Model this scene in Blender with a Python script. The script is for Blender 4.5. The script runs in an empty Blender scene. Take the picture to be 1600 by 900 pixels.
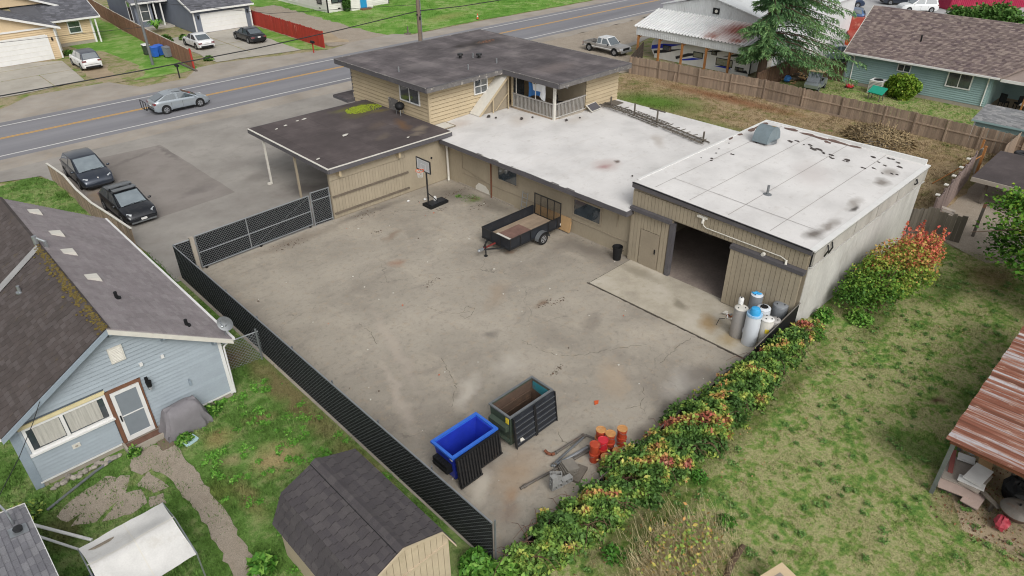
import bpy, math, random
import numpy as np
from mathutils import Vector, Matrix
R = random.Random(7); NR = np.random.default_rng(7)
S = bpy.context.scene; COL = S.collection
rad = math.radians
# ---------------------------------------------------------------- camera
cam = bpy.data.cameras.new("camera"); camo = bpy.data.objects.new("camera", cam); COL.objects.link(camo)
cam.sensor_width = 36; cam.lens = 24.185; cam.clip_start = .2; cam.clip_end = 3000
PITCH, HEAD, ROLL = rad(31.994), rad(45.884), rad(-.219)
fw = Vector((math.cos(HEAD)*math.cos(PITCH), math.sin(HEAD)*math.cos(PITCH), -math.sin(PITCH)))
rt = Vector((math.sin(HEAD), -math.cos(HEAD), 0)); up = rt.cross(fw)
r2 = math.cos(ROLL)*rt + math.sin(ROLL)*up; u2 = -math.sin(ROLL)*rt + math.cos(ROLL)*up
camo.matrix_world = Matrix(((r2.x, u2.x, -fw.x, 0), (r2.y, u2.y, -fw.y, 0), (r2.z, u2.z, -fw.z, 17.5), (0, 0, 0, 1)))
S.camera = camo
# ---------------------------------------------------------------- sky, sun, exposure (overcast)
SUN_AZ, SUN_EL = rad(-114), rad(43)          # direction towards the sun: azimuth from +X, elevation
W = bpy.data.worlds.new("World"); S.world = W; W.use_nodes = True
wn = W.node_tree; bg = wn.nodes["Background"]
sky = wn.nodes.new("ShaderNodeTexSky"); sky.sky_type = 'NISHITA'; sky.sun_disc = False
sky.sun_elevation = SUN_EL; sky.sun_rotation = math.pi/2 - SUN_AZ
sky.air_density = 1.2; sky.dust_density = 6; sky.ozone_density = 1
hs = wn.nodes.new("ShaderNodeHueSaturation"); hs.inputs["Saturation"].default_value = .16   # cloud cover greys the sky
wn.links.new(sky.outputs[0], hs.inputs["Color"]); wn.links.new(hs.outputs[0], bg.inputs[0])
bg.inputs[1].default_value = .15
sl = bpy.data.lights.new("sun", 'SUN'); sl.energy = .8; sl.angle = rad(26); sl.color = (1, .95, .87)
so = bpy.data.objects.new("sun", sl); COL.objects.link(so)
sd = Vector((math.cos(SUN_EL)*math.cos(SUN_AZ), math.cos(SUN_EL)*math.sin(SUN_AZ), math.sin(SUN_EL)))
so.rotation_euler = sd.to_track_quat('Z', 'Y').to_euler()
S.view_settings.view_transform = 'Standard'; S.view_settings.look = 'None'
S.cycles.filter_width = 1.1; S.cycles.use_denoising = True; S.cycles.sample_clamp_indirect = 3
S.view_settings.gamma = 1; S.view_settings.exposure = -.1; S.view_settings.use_curve_mapping = False
# ---------------------------------------------------------------- materials
def lin(h):
    h = h.lstrip('#'); v = [int(h[i:i+2], 16)/255 for i in (0, 2, 4)]
    return tuple(x/12.92 if x <= .04045 else ((x+.055)/1.055)**2.4 for x in v) + (1,)
class NT:
    def __init__(s, name):
        s.m = bpy.data.materials.new(name); s.m.use_nodes = True
        s.t = s.m.node_tree; s.b = s.t.nodes["Principled BSDF"]; s._p = None
    def n(s, k): return s.t.nodes.new(k)
    def l(s, a, b): s.t.links.new(a, b)
    def put(s, sock, v):
        if v is None: return
        if isinstance(v, bpy.types.NodeSocket): s.l(v, sock)
        elif isinstance(v, str): sock.default_value = lin(v)
        else: sock.default_value = v
    def pos(s):
        if s._p is None: s._p = s.n("ShaderNodeNewGeometry").outputs["Position"]
        return s._p
    def vec(s, scale=(1, 1, 1), rotz=0, src=None):
        m = s.n("ShaderNodeMapping"); s.l(src or s.pos(), m.inputs[0])
        m.inputs["Scale"].default_value = scale; m.inputs["Rotation"].default_value = (0, 0, rotz); return m.outputs[0]
    def noise(s, scale, detail=4, rough=.55, vec=None, dist=0):
        k = s.n("ShaderNodeTexNoise"); s.l(vec or s.pos(), k.inputs["Vector"])
        k.inputs["Scale"].default_value = scale; k.inputs["Detail"].default_value = detail
        k.inputs["Roughness"].default_value = rough; k.inputs["Distortion"].default_value = dist; return k.outputs["Fac"]
    def voro(s, scale, feature='F1', vec=None, out="Distance"):
        k = s.n("ShaderNodeTexVoronoi"); k.feature = feature; s.l(vec or s.pos(), k.inputs["Vector"]); k.inputs["Scale"].default_value = scale
        return k.outputs[out]
    def ramp(s, fac, stops, interp='LINEAR'):
        k = s.n("ShaderNodeValToRGB"); s.l(fac, k.inputs[0]); cr = k.color_ramp; cr.interpolation = interp
        while len(cr.elements) < len(stops): cr.elements.new(.5)
        for e, (p, c) in zip(cr.elements, stops):
            e.position = p; e.color = lin(c) if isinstance(c, str) else (c, c, c, 1)
        return k.outputs[0]
    def map(s, v, a, b, c=0, d=1):
        k = s.n("ShaderNodeMapRange"); s.l(v, k.inputs[0])
        for i, x in enumerate((a, b, c, d)): k.inputs[i+1].default_value = x
        return k.outputs[0]
    def math(s, op, a, b=None):
        k = s.n("ShaderNodeMath"); k.operation = op; s.put(k.inputs[0], a); s.put(k.inputs[1], b); return k.outputs[0]
    def mix(s, fac, a, b, mode='MIX'):
        k = s.n("ShaderNodeMix"); k.data_type = 'RGBA'; k.blend_type = mode
        s.put(k.inputs[0], fac); s.put(k.inputs[6], a); s.put(k.inputs[7], b); return k.outputs[2]
    def bump(s, h, strength=.3, dist=.02):
        k = s.n("ShaderNodeBump"); k.inputs["Strength"].default_value = strength; k.inputs["Distance"].default_value = dist
        s.l(h, k.inputs["Height"]); s.l(k.outputs[0], s.b.inputs["Normal"])
    def attr(s, a="rnd"):
        k = s.n("ShaderNodeAttribute"); k.attribute_name = a; return k.outputs["Fac"]
    def rnd(s):                                   # per piece: object random + per-face attribute
        k = s.n("ShaderNodeObjectInfo"); return s.math('FRACT', s.math('ADD', k.outputs["Random"], s.attr()))
    def spots(s, colr, lst, warp=.5):
        nz = s.n("ShaderNodeTexNoise"); s.l(s.pos(), nz.inputs["Vector"]); nz.inputs["Scale"].default_value = 1.3; nz.inputs["Detail"].default_value = 5
        vm = s.n("ShaderNodeVectorMath"); vm.operation = 'SCALE'; s.l(nz.outputs["Color"], vm.inputs[0]); vm.inputs["Scale"].default_value = warp*2
        va = s.n("ShaderNodeVectorMath"); va.operation = 'ADD'; s.l(s.pos(), va.inputs[0]); s.l(vm.outputs[0], va.inputs[1])
        for (x, y, rx, ry, rot, col, a) in lst:
            m = s.n("ShaderNodeMapping"); m.vector_type = 'TEXTURE'; s.l(va.outputs[0], m.inputs[0])
            m.inputs["Location"].default_value = (x+warp, y+warp, 0); m.inputs["Rotation"].default_value = (0, 0, rot); m.inputs["Scale"].default_value = (rx, ry, 1000)
            ln = s.n("ShaderNodeVectorMath"); ln.operation = 'LENGTH'; s.l(m.outputs[0], ln.inputs[0])
            colr = s.mix(s.map(ln.outputs["Value"], 1.0, .25, 0, a), colr, col)
        return colr
    def done(s, col, rough=.85, metal=0, spec=None):
        s.put(s.b.inputs["Base Color"], col); s.put(s.b.inputs["Roughness"], rough); s.put(s.b.inputs["Metallic"], metal)
        if spec is not None: s.b.inputs["Specular IOR Level"].default_value = spec
        return s.m
def M(name, col, rough=.8, var=.25, scale=2.5, metal=0, spec=None, bump=0, bscale=40, rnd=0, stain=None, sfac=.5, stretch=(1, 1, 1)):
    """painted / plain surface: tone varied by two noises, optional per-piece tone, dirt and grain"""
    k = NT(name); c = lin(col)
    v = k.vec(stretch) if stretch != (1, 1, 1) else None
    a = k.mix(1, c, k.ramp(k.noise(scale, 5, .6, v), [(.25, 1-var), (.75, 1+var*.5)]), 'MULTIPLY')
    a = k.mix(1, a, k.ramp(k.noise(scale*14, 3, .6, v), [(.3, 1-var*.5), (.7, 1+var*.3)]), 'MULTIPLY')
    if rnd: a = k.mix(1, a, k.ramp(k.rnd(), [(0, 1-rnd), (1, 1+rnd*.7)]), 'MULTIPLY')
    if stain: a = k.mix(k.map(k.noise(scale*.8, 6, .7, v), .55, .72, 0, sfac), a, stain)
    if bump: k.bump(k.noise(bscale, 4, .6), bump)
    return k.done(a, rough, metal, spec)
m = {}
m['tan'] = M('tan_paint', '#a29783', .8, .12, .7, stain='#857a69', sfac=.3, rnd=.05, stretch=(1, 1, .4))
m['tan_light'] = M('tan_siding_paint', '#b9a98c', .8, .12, .8, rnd=.05)
m['tan_dim'] = M('tan_panel', '#978c7a', .8, .12, 1.0); m['old_rail'] = M('dark_weathered_rail', '#6e6458', .9, .2, 3)
m['cream'] = M('cream_siding', '#cfb997', .8, .08, .7, rnd=.03)
m['fascia'] = M('charcoal_fascia', '#5a585c', .6, .2, 1.2, stain='#8d8b8a', sfac=.25)
m['fascia_worn'] = M('flaking_fascia', '#6f6c6b', .8, .3, 4, stain='#cfc8bd', sfac=.95)
m['white'] = M('white_paint', '#dcdcda', .6, .08, 2)
m['white_wall'] = M('whitewashed_wall', '#c4c2bd', .85, .22, 1.0, stain='#8f897f', sfac=.6, stretch=(1, 1, .35))
m['white_metal'] = M('white_metal_sheet', '#d6d9da', .5, .14, .6, stain='#9b9a97', sfac=.5, stretch=(1, 1, .3))
m['grey_blue'] = M('grey_blue_siding', '#98a3ab', .65, .1, 1.0, rnd=.05)
m['lap_gap'] = M('siding_gap_shade', '#59636c', .9, .1); m['tan_gap'] = M('tan_siding_gap_shade', '#8d7c60', .9, .1); m['joint'] = M('shingle_joint', '#353132', .95, .15)  # both siding backings coloured darker to paint the shade between laps
m['grey_blue_dim'] = M('grey_blue_trim', '#8d9aa5', .7, .15, 2)
m['teal'] = M('pale_teal_siding', '#8fa9a8', .7, .1, .8, rnd=.06)
m['slate'] = M('slate_blue_siding', '#6c7380', .7, .1, .8, rnd=.05)
m['white_lap'] = M('white_lap_siding', '#dedcd6', .7, .08, .8, rnd=.04)
m['shed_wall'] = M('beige_shed_panel', '#bdae97', .75, .12, 2, stain='#8f8068', sfac=.35, rnd=.05)
m['dark'] = M('near_black_plastic', '#1b1c1e', .6, .25, 3, spec=.3)
m['slat'] = M('black_privacy_slat', '#17191c', .75, .3, 3, spec=.15)
m['wire'] = M('dull_chain_wire', '#a2a7aa', .6, .15, 5, metal=.2)
m['black'] = M('black_metal', '#232426', .45, .25, 4, stain='#4b4038', sfac=.4)
m['navy'] = M('dark_navy_metal', '#23272e', .45, .25, 3, stain='#454a52', sfac=.5)
m['rubber'] = M('tyre_rubber', '#1b1b1c', .8, .2, 6)
m['alloy'] = M('alloy_wheel', '#a9acb0', .35, .1, 4, metal=.6)
m['galv'] = M('galvanised_steel', '#a9aeb2', .4, .15, 6, metal=.7)
m['steel_pole'] = M('grey_steel', '#7d8184', .45, .2, 5, metal=.4)
m['pipe_rust'] = M('rusty_steel_pipe', '#6d6862', .6, .25, 6, metal=.3, stain='#6a4836', sfac=.7)
m['rust'] = M('rust', '#7a4a34', .85, .3, 5)
m['wood'] = M('weathered_fence_wood', '#9d8a78', .9, .22, 1.3, rnd=.25, stain='#5c5148', sfac=.5, stretch=(1, 1, .12), bump=.2, bscale=20)
m['wood_grey'] = M('grey_weathered_wood', '#6d665d', .95, .28, 2, rnd=.25, stain='#4a4a3c', sfac=.6, stretch=(1, 1, .12))
m['wood_new'] = M('plywood', '#bb9a70', .8, .15, 2.5, stain='#9c7448', sfac=.5)
m['wood_deck'] = M('deck_boards', '#9c8a76', .9, .2, 3, rnd=.15)
m['wood_post'] = M('treated_timber', '#a4703f', .8, .15, 3)
m['wood_pole'] = M('utility_pole_wood', '#76695d', .9, .22, 2, stretch=(1, 1, .1))
m['red_fence'] = M('red_painted_boards', '#a83327', .8, .15, 1.5, rnd=.12, stretch=(1, 1, .2))
m['brown_fence'] = M('brown_painted_boards', '#866250', .85, .15, 1.5, rnd=.15, stretch=(1, 1, .2))
m['concrete_post'] = M('concrete', '#a49c90', .9, .15, 3)
m['block'] = M('concrete_block', '#8f8f8d', .95, .15, 6, bump=.3, bscale=60)
m['orange'] = M('orange_bucket', '#b8472a', .55, .22, 6, rnd=.15, stain='#c98a5a', sfac=.5)
m['amber'] = M('amber_lid', '#c08a52', .6, .25, 7, stain='#e0c8a0', sfac=.5)
m['redpl'] = M('red_bucket', '#c42a36', .5, .15, 6)
m['blue'] = M('blue_plastic', '#2036ae', .5, .2, 2, stain='#3c4c9c', sfac=.5)
m['blue_rim'] = M('blue_plastic_rim', '#2f66c8', .5, .12, 3)
m['green_bin'] = M('dark_green_steel', '#3d4a3f', .6, .25, 3, stain='#6c5c48', sfac=.5)
m['rust_in'] = M('rusty_bin_inside', '#59473b', .9, .35, 2.5, stain='#8a6a52', sfac=.6)
m['teal_in'] = M('teal_paint_rust', '#2f7f8c', .7, .2, 3, stain='#6b4a38', sfac=.9)
m['gtank'] = M('grey_tank', '#a3a09d', .5, .08, 3, stain='#8a8078', sfac=.4)
m['wtank'] = M('white_tank', '#cfd5dc', .4, .06, 3)
m['dtank'] = M('dark_grey_tank', '#7f8388', .5, .1, 3)
m['sky_blue'] = M('blue_cap', '#3aa3dd', .5, .1, 6)
m['yellow'] = M('yellow_sticker', '#d8c23a', .6, .1, 6)
m['tarp'] = M('white_canopy_cloth', '#cfcecb', .85, .12, 1.6, stain='#a9a296', sfac=.55)
m['dirty_spot'] = M('dirt_stain', '#8d8374', .9, .3, 5)
m['grey_cover'] = M('grey_cover_cloth', '#7c797d', .75, .12, 4)
m['curtain'] = M('curtain_cloth', '#b8b6ae', .9, .3, 3, stretch=(6, 6, .3))
m['yellow_trim'] = M('pale_yellow_trim', '#d8cba0', .7, .12, 3)
m['red_wood'] = M('red_brown_door_frame', '#77533f', .8, .25, 4)
m['bluedoor'] = M('bright_blue_door', '#2590c4', .5, .08, 2)
m['screen'] = M('grey_screen_mesh', '#7c848b', .6, .08, 4)
m['vent'] = M('offwhite_vent', '#d2cfc6', .6, .1, 4)
m['redcont'] = M('crimson_container', '#a31f45', .6, .12, 1, stain='#c46a70', sfac=.4)
m['junk_red'] = M('faded_red_metal', '#a4473a', .7, .3, 2, stain='#d8a590', sfac=.6)
m['umbr'] = M('orange_plastic', '#cf5a28', .5, .1, 5)
m['stone'] = M('grey_stone', '#a39c92', .95, .2, 4, rnd=.2, bump=.4, bscale=15)
m['banner'] = M('blue_white_banner', '#e3e6ea', .8, .05, 3)
m['banner_blue'] = M('blue_cloth', '#2f6aa8', .8, .1, 3)
m['green_plastic'] = M('jade_plastic', '#1f9a80', .5, .1, 3)
m['bark'] = M('bark', '#5b4a3c', .95, .3, 5, stretch=(1, 1, .2), bump=.5, bscale=14)
m['twig'] = M('brown_canes', '#6f5244', .9, .3, 6)
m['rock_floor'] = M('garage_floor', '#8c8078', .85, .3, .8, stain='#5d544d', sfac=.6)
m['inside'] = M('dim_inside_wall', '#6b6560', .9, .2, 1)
m['cable'] = M('black_cable', '#2a2a2c', .6, .1, 2)
m['tyre_old'] = M('old_tyres', '#2c2d31', .8, .2, 5)
m['osb'] = M('scrap_boards', '#a39a90', .9, .2, 3, rnd=.3, stain='#7a6a5c', sfac=.5)
m['junk_white'] = M('white_board', '#cfcfcd', .7, .1, 3)
m['red_trim'] = M('faded_red_board', '#8d4f48', .85, .2, 3)
def glass(name, col='#20262b', rough=.06, spec=.9, cior=1.6):
    k = NT(name); k.b.inputs["Coat Weight"].default_value = 1; k.b.inputs["Coat Roughness"].default_value = .03; k.b.inputs["Coat IOR"].default_value = cior
    return k.done(k.mix(k.map(k.noise(1.5, 2), .3, .7), lin(col), k.mix(.5, lin(col), '#5a646c')), rough, 0, spec)
m['glass'] = glass('window_glass', '#2f363b')
m['carglass'] = glass('car_glass', '#4a555b', .04, 1.0, 2.3); m['shield'] = glass('windscreen_sky_tint', '#808c92', .05, 1.0, 2.3)  # windscreen base colour lightened to stand in for the reflected sky
m['lamp'] = glass('lamp_lens', '#c9ced2', .15)
m['tail'] = glass('tail_lamp', '#7d1a22', .2)
def paint(name, col, metal=.3):
    k = NT(name); k.b.inputs["Coat Weight"].default_value = .7; k.b.inputs["Coat Roughness"].default_value = .08
    dirt = k.map(k.noise(3, 5, .6), .5, .8, 0, .25)
    return k.done(k.mix(dirt, lin(col), k.mix(.6, lin(col), '#8a857c')), .28, metal)
for kk, cc, mt in (('p_silver', '#aab3ba', .5), ('p_white', '#dcdedf', 0), ('p_navy', '#3a414d', .5), ('p_black', '#22252b', .4), ('p_grey', '#9d9a96', .4), ('p_blue', '#3d5f8a', .4), ('p_dblue', '#2b3c58', .4), ('p_red', '#a03a32', .1)):
    m[kk] = paint('car_paint_'+kk[2:], cc, mt)
# roofing
def roof_white():
    k = NT('white_coated_roof')
    a = k.ramp(k.noise(.45, 6, .6), [(.3, '#c4c2c0'), (.5, '#d3d1cf'), (.7, '#dcdad8')])
    a = k.mix(k.map(k.noise(2.2, 8, .72), .56, .70, 0, .40), a, '#aaa49e')
    a = k.mix(k.map(k.noise(24, 4, .6), .5, .8, 0, .25), a, '#b5b1ad')
    vx = k.vec((.35, 2.2, 1)); a = k.mix(k.map(k.noise(1.2, 6, .65, vx), .55, .75, 0, .3), a, '#bdb6ae')
    a = k.spots(a, [(28.9, 22.2, 1.25, 1.0, .3, '#bdb0ac', .85), (28.7, 22.2, .55, .4, .2, '#a98a88', .9), (29.7, 22.2, .35, .2, .5, '#5d4d44', .9), (28.2, 9.55, 1.2, .35, 0, '#7d756d', .8), (27, 9.6, .75, .5, .1, '#625b54', .9),
        (31.2, 9.7, 1.2, .35, .1, '#857d74', .7), (30.6, 9.5, .5, .18, 0, '#3f3934', .9), (34.6, 9.8, .7, .45, .3, '#6f665e', .8), (36.2, 10.0, .7, .5, .3, '#7b736a', .7), (33.0, 12.6, 2.2, 1.2, .4, '#c2bbb8', .6), (27.6, 33.4, 1.2, .8, 0, '#b3a59a', .5), (31.0, 31.2, 1.6, .9, .6, '#bdb4aa', .6), (33.6, 28.6, 1.3, .7, .2, '#c0b9b0', .6), (34.2, 22.5, 1.5, .5, .8, '#a9a097', .6), (35.3, 16.2, .9, .6, 0, '#a39b93', .6)], .35)
    k.bump(k.noise(6, 6, .6), .25, .02); return k.done(a, .75)
m['roof_white'] = roof_white()
def roof_dark(name, c1, c2, c3, spots, strip=.9):
    k = NT(name)
    a = k.ramp(k.noise(.5, 6, .62), [(.3, c1), (.52, c2), (.75, c3)])
    br = k.n("ShaderNodeTexBrick"); k.l(k.vec((1, 1, 1), math.pi/2), br.inputs["Vector"])
    for nm, v in (("Scale", 1), ("Mortar Size", .012), ("Brick Width", 6.0), ("Row Height", strip), ("Bias", 0)): br.inputs[nm].default_value = v
    br.inputs["Color1"].default_value = (.72, .72, .72, 1); br.inputs["Color2"].default_value = (1.16, 1.16, 1.16, 1); br.inputs["Mortar"].default_value = (.5, .5, .5, 1)
    a = k.mix(.8, a, br.outputs[0], 'MULTIPLY')
    a = k.mix(k.map(k.noise(2.0, 7, .7, k.vec((.5, 2.5, 1))), .52, .75, 0, .4), a, c3)
    a = k.mix(k.map(k.noise(40, 3, .6), .5, .8, 0, .35), a, c3)
    a = k.spots(a, spots, .5); k.bump(k.noise(25, 4, .6), .3, .01); return k.done(a, .92)
m['roof_upper'] = roof_dark('torch_down_roof', '#443f41', '#5c5658', '#807978', [(35.9, 40.4, 2.6, 1.3, 0, '#332d2b', 1), (36.4, 40.4, 1.0, .5, 0, '#5a5048', .8), (34.0, 40.8, .8, .4, 0, '#2e2826', .9), (33.6, 39.6, 1.6, .6, .3, '#7d7570', .6), (34.5, 31.5, 2.5, 1.2, 0, '#7b706d', .5), (28.5, 38, 2, 1.2, 0, '#6f696a', .5)])
m['roof_carport'] = roof_dark('carport_felt', '#413a3a', '#4d4545', '#635a59', [(24.5, 39.7, 2.1, 1.2, .5, '#5a5624', .85), (23.6, 40.6, 1.2, .5, .2, '#66642a', .6), (24.6, 40.1, 1.0, .5, .5, '#7d8a1f', .95), (25.2, 38.6, .8, .5, 0, '#6a5f2a', .7), (24.6, 35.3, 1.5, .5, 1.2, '#6b4f34', .75), (25.0, 34.0, .9, .5, .3, '#8a7d6c', .6), (23.5, 36.3, 1.2, .6, .6, '#5c5048', .7), (22.4, 34.3, 1, .4, .4, '#675c50', .5), (24.2, 33.3, .8, .3, .1, '#85796a', .5)], 3)
def shingle(name, c1, c2, c3, moss=None):
    k = NT(name)
    a = k.ramp(k.rnd(), [(0, c1), (.5, c2), (.93, c3)])
    a = k.mix(1, a, k.ramp(k.noise(1.0, 5, .6), [(.3, .84), (.7, 1.1)]), 'MULTIPLY')
    a = k.mix(1, a, k.ramp(k.noise(60, 3, .6), [(.3, .75), (.7, 1.2)]), 'MULTIPLY')
    if moss: a = k.mix(k.map(k.noise(2.2, 7, .75), .60, .72, 0, .8), a, moss)
    return k.done(a, .95)
m['sh_grey'] = shingle('grey_shingle', '#888183', '#8d8688', '#938d8e')
m['sh_brown'] = shingle('dark_brown_shingle', '#4a4341', '#504846', '#585150', '#5e5236')
m['sh_shed'] = shingle('charcoal_shingle', '#474346', '#4a4648', '#524e4f')
m['sh_tan'] = shingle('brown_blend_shingle', '#66585a', '#7b6d69', '#94867f')
m['sh_slate'] = shingle('slate_shingle', '#55565b', '#606168', '#707178')
m['sh_pale'] = shingle('pale_grey_shingle', '#77797c', '#8b8c8e', '#9d9d9d')
m['moss'] = M('roof_moss', '#6b5c2e', .95, .35, 6, stain='#87812f', sfac=.8)
m['moss_green'] = M('green_moss', '#8a9a26', .95, .35, 5, stain='#5e5a1c', sfac=.7)
def corr_rust():
    k = NT('rusty_corrugated_roof')
    v = k.vec((4.5, .16, 1)); n1 = k.noise(1.0, 5, .6, v)
    a = k.ramp(n1, [(.36, '#68402f'), (.47, '#865442'), (.52, '#97705f'), (.57, '#aba3a4'), (.66, '#c0bdc0')])
    a = k.mix(k.map(k.noise(5, 6, .7), .55, .75, 0, .6), a, '#7d4632')
    a = k.mix(k.map(k.noise(3, 4, .6, k.vec((5, .5, 1))), .60, .72, 0, .7), a, '#d6c2b0')
    return k.done(a, .7, .15)
m['corr_rust'] = corr_rust()
def awn():
    k = NT('white_corrugated_awning'); a = k.ramp(k.noise(.8, 4), [(.3, '#cfd0d0'), (.7, '#dfe0e0')])
    a = k.spots(a, [(62.0, 34.0, 3.2, 3.2, 0, '#b58a80', .45), (62.8, 33.8, 1.6, 2.2, .3, '#8f4d3e', .9), (61.0, 35.4, .8, .8, 0, '#8f5a4c', .8), (60.9, 32.6, .9, 1.1, 0, '#94513f', .9)], .9)
    return k.done(a, .5, .1)
m['awning'] = awn()
# ground covers
def yard_mat():
    k = NT('worn_yard_asphalt')
    a = k.ramp(k.noise(.22, 6, .6, None, .6), [(.3, '#867f75'), (.5, '#9b9488'), (.7, '#aba396')])
    a = k.mix(k.map(k.noise(.55, 8, .66, k.vec((1.0, .5, 1), .6), .8), .50, .74, 0, .6), a, '#b3a999')
    a = k.mix(k.map(k.noise(.9, 8, .72, k.vec((.6, 1.3, 1), -.4), .6), .54, .72, 0, .5), a, '#77706a')
    a = k.mix(k.map(k.noise(2.8, 6, .7), .54, .70, 0, .5), a, '#a5937c'); a = k.mix(k.map(k.noise(4.5, 8, .75, None, .5), .52, .66, 0, .45), a, '#6f6962'); a = k.mix(k.map(k.noise(7, 6, .7), .60, .70, 0, .5), a, '#b9b0a2')
    a = k.mix(k.map(k.voro(38), .0, .45, .35, 0), a, '#6e6963')
    a = k.mix(k.map(k.noise(90, 2, .5), .52, .75, 0, .45), a, '#c0b7ab')
    sp = [(24.6, 30.6, 1.8, 1.8, 0, '#6d665d', .8), (25.2, 27.5, .9, 2.6, 0, '#6a645b', .7), (24.9, 28.9, .8, .5, 0, '#6a7044', .8), (25.0, 20.2, .9, 2.3, 0, '#6e675f', .7), (24.4, 21.4, 1.6, .7, .2, '#736c64', .6), (19.5, 32.0, 3.2, .45, 0, '#6c665f', .7), (14.5, 31.8, 3.5, .6, 0, '#75695d', .5), (9.3, 27, .8, 6, 0, '#847b72', .5), (18.6, 28.6, 1.0, .4, .5, '#7e6a58', .6), (17.0, 26.0, .6, .4, 0, '#8c5f44', .5), (22, 22.8, .5, .3, 0, '#8d6a50', .5), (15.3, 15.9, 1.2, .8, .4, '#b8b1a6', .6), (13.0, 15.9, 1.4, .5, .5, '#bdb6ab', .7), (10.6, 11.0, .5, .35, .2, '#93704f', .5), (10.2, 12.0, 1.1, .4, .6, '#bdb5a8', .7), (10.1, 10.6, .6, .5, 0, '#6a4a36', .35), (11.5, 11.6, 1.6, .9, .3, '#a08466', .45), (19.3, 10.3, 1.6, .9, .3, '#b9b5af', .45), (20.3, 10.3, 1.0, .7, 0, '#6d665f', .6), (18.3, 9.9, 1.6, .4, 0, '#5f5850', .7), (16, 9.7, 1.5, .5, 0, '#665e56', .6), (17.6, 12.4, 1.6, .8, .8, '#a7957f', .5), (20, 15.5, 1.1, .5, .5, '#746d66', .5), (18.6, 20.2, 1.6, .6, .6, '#93806c', .45), (16.2, 18.1, .55, .45, 0, '#6f6a64', .7), (19.5, 18.2, .6, .25, .4, '#6f5139', .6), (12.3, 13.3, .9, .5, .2, '#756e66', .5), (14.2, 12.9, 1, .4, 0, '#6f6861', .5), (12.7, 20.3, 4, .35, 1.25, '#aea397', .5), (11.0, 17.8, 3.2, .3, 1.2, '#b0a599', .5)]
    a = k.spots(a, sp, .45)
    ve = k.n("ShaderNodeVectorMath"); ve.operation = 'ADD'; k.l(k.pos(), ve.inputs[0])
    nz = k.n("ShaderNodeTexNoise"); nz.inputs["Scale"].default_value = 1.1; nz.inputs["Detail"].default_value = 6; k.l(k.pos(), nz.inputs["Vector"]); k.l(nz.outputs["Color"], ve.inputs[1])
    cr = k.voro(.21, 'DISTANCE_TO_EDGE', ve.outputs[0])
    cm = k.math('MULTIPLY', k.map(cr, .005, .0015), k.map(k.noise(.18, 2), .52, .64))
    a = k.mix(k.math('MULTIPLY', cm, k.map(k.noise(2.2, 4), .42, .6, .1, .7)), a, '#544e47')
    k.bump(k.noise(70, 4, .6), .3, .01); return k.done(a, .93, 0, .3)
m['yard'] = yard_mat()
def asphalt(name, c1, c2, c3, dirt, spots=(), stretch=(1, 1, 1)):
    k = NT(name); a = k.ramp(k.noise(.3, 6, .6, k.vec(stretch)), [(.3, c1), (.5, c2), (.7, c3)])
    a = k.mix(k.map(k.noise(1.1, 7, .7, k.vec(stretch)), .52, .75, 0, .5), a, dirt)
    a = k.mix(k.map(k.voro(30), 0, .4, .35, 0), a, c1); a = k.mix(k.map(k.noise(60, 3), .5, .75, 0, .4), a, c3)
    if spots: a = k.spots(a, spots, .6)
    k.bump(k.noise(60, 3), .25, .01); return k.done(a, .9, 0, .3)
m['road'] = asphalt('road_asphalt', '#747479', '#7f7f84', '#8b8b8f', '#72726f', (), (.12, 1.2, 1))
m['lot'] = asphalt('parking_asphalt', '#847f7a', '#94908a', '#a09b95', '#77716b', [(18.6, 37.5, 1.4, 2, .4, '#57514e', .7), (17.2, 41.5, 1.5, 1, .5, '#75706b', .6), (14, 55, 5, .4, .2, '#6c6762', .5), (25, 46, 3, 1.5, 0, '#7b756f', .5), (13, 35.5, 3, 1, .6, '#847d76', .6)])
m['patch'] = asphalt('newer_asphalt_patch', '#7a746f', '#87817c', '#918b86', '#726c68', [(8.9, 45.4, .8, 1.8, 0, '#85735f', .8), (13.5, 42, 1.5, .7, .3, '#6d6764', .6), (12.6, 47.5, 2, .6, 1.0, '#8f8884', .6), (14.8, 50, .3, 3, 0, '#66605d', .6), (12.5, 50.5, 3, .3, .4, '#645e5b', .5)])
m['shoulder'] = asphalt('gravel_shoulder', '#8b847b', '#9b948b', '#a8a198', '#a3927c')
def gravel_mat():
    k = NT('loose_gravel'); a = k.ramp(k.voro(60, out='Color'), [(0, '#857b6f'), (.5, '#9d9284'), (1, '#b8ad9e')])
    a = k.mix(k.map(k.noise(.8, 6, .7), .4, .7, 0, .6), a, '#8a7f70'); a = k.mix(k.map(k.noise(3, 5, .7), .55, .75, 0, .5), a, '#6f6456'); k.bump(k.voro(34), .5, .02); return k.done(a, .95)
m['gravel'] = gravel_mat()
m['dirt'] = asphalt('dry_dirt', '#8c7c66', '#a3927a', '#b6a68e', '#7d7357')
m['drive'] = asphalt('concrete_drive', '#99948a', '#a8a399', '#b5b0a6', '#857e72')
m['farlot'] = asphalt('far_lot', '#9a9a9b', '#a5a5a6', '#b0b0b0', '#959391')
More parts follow.
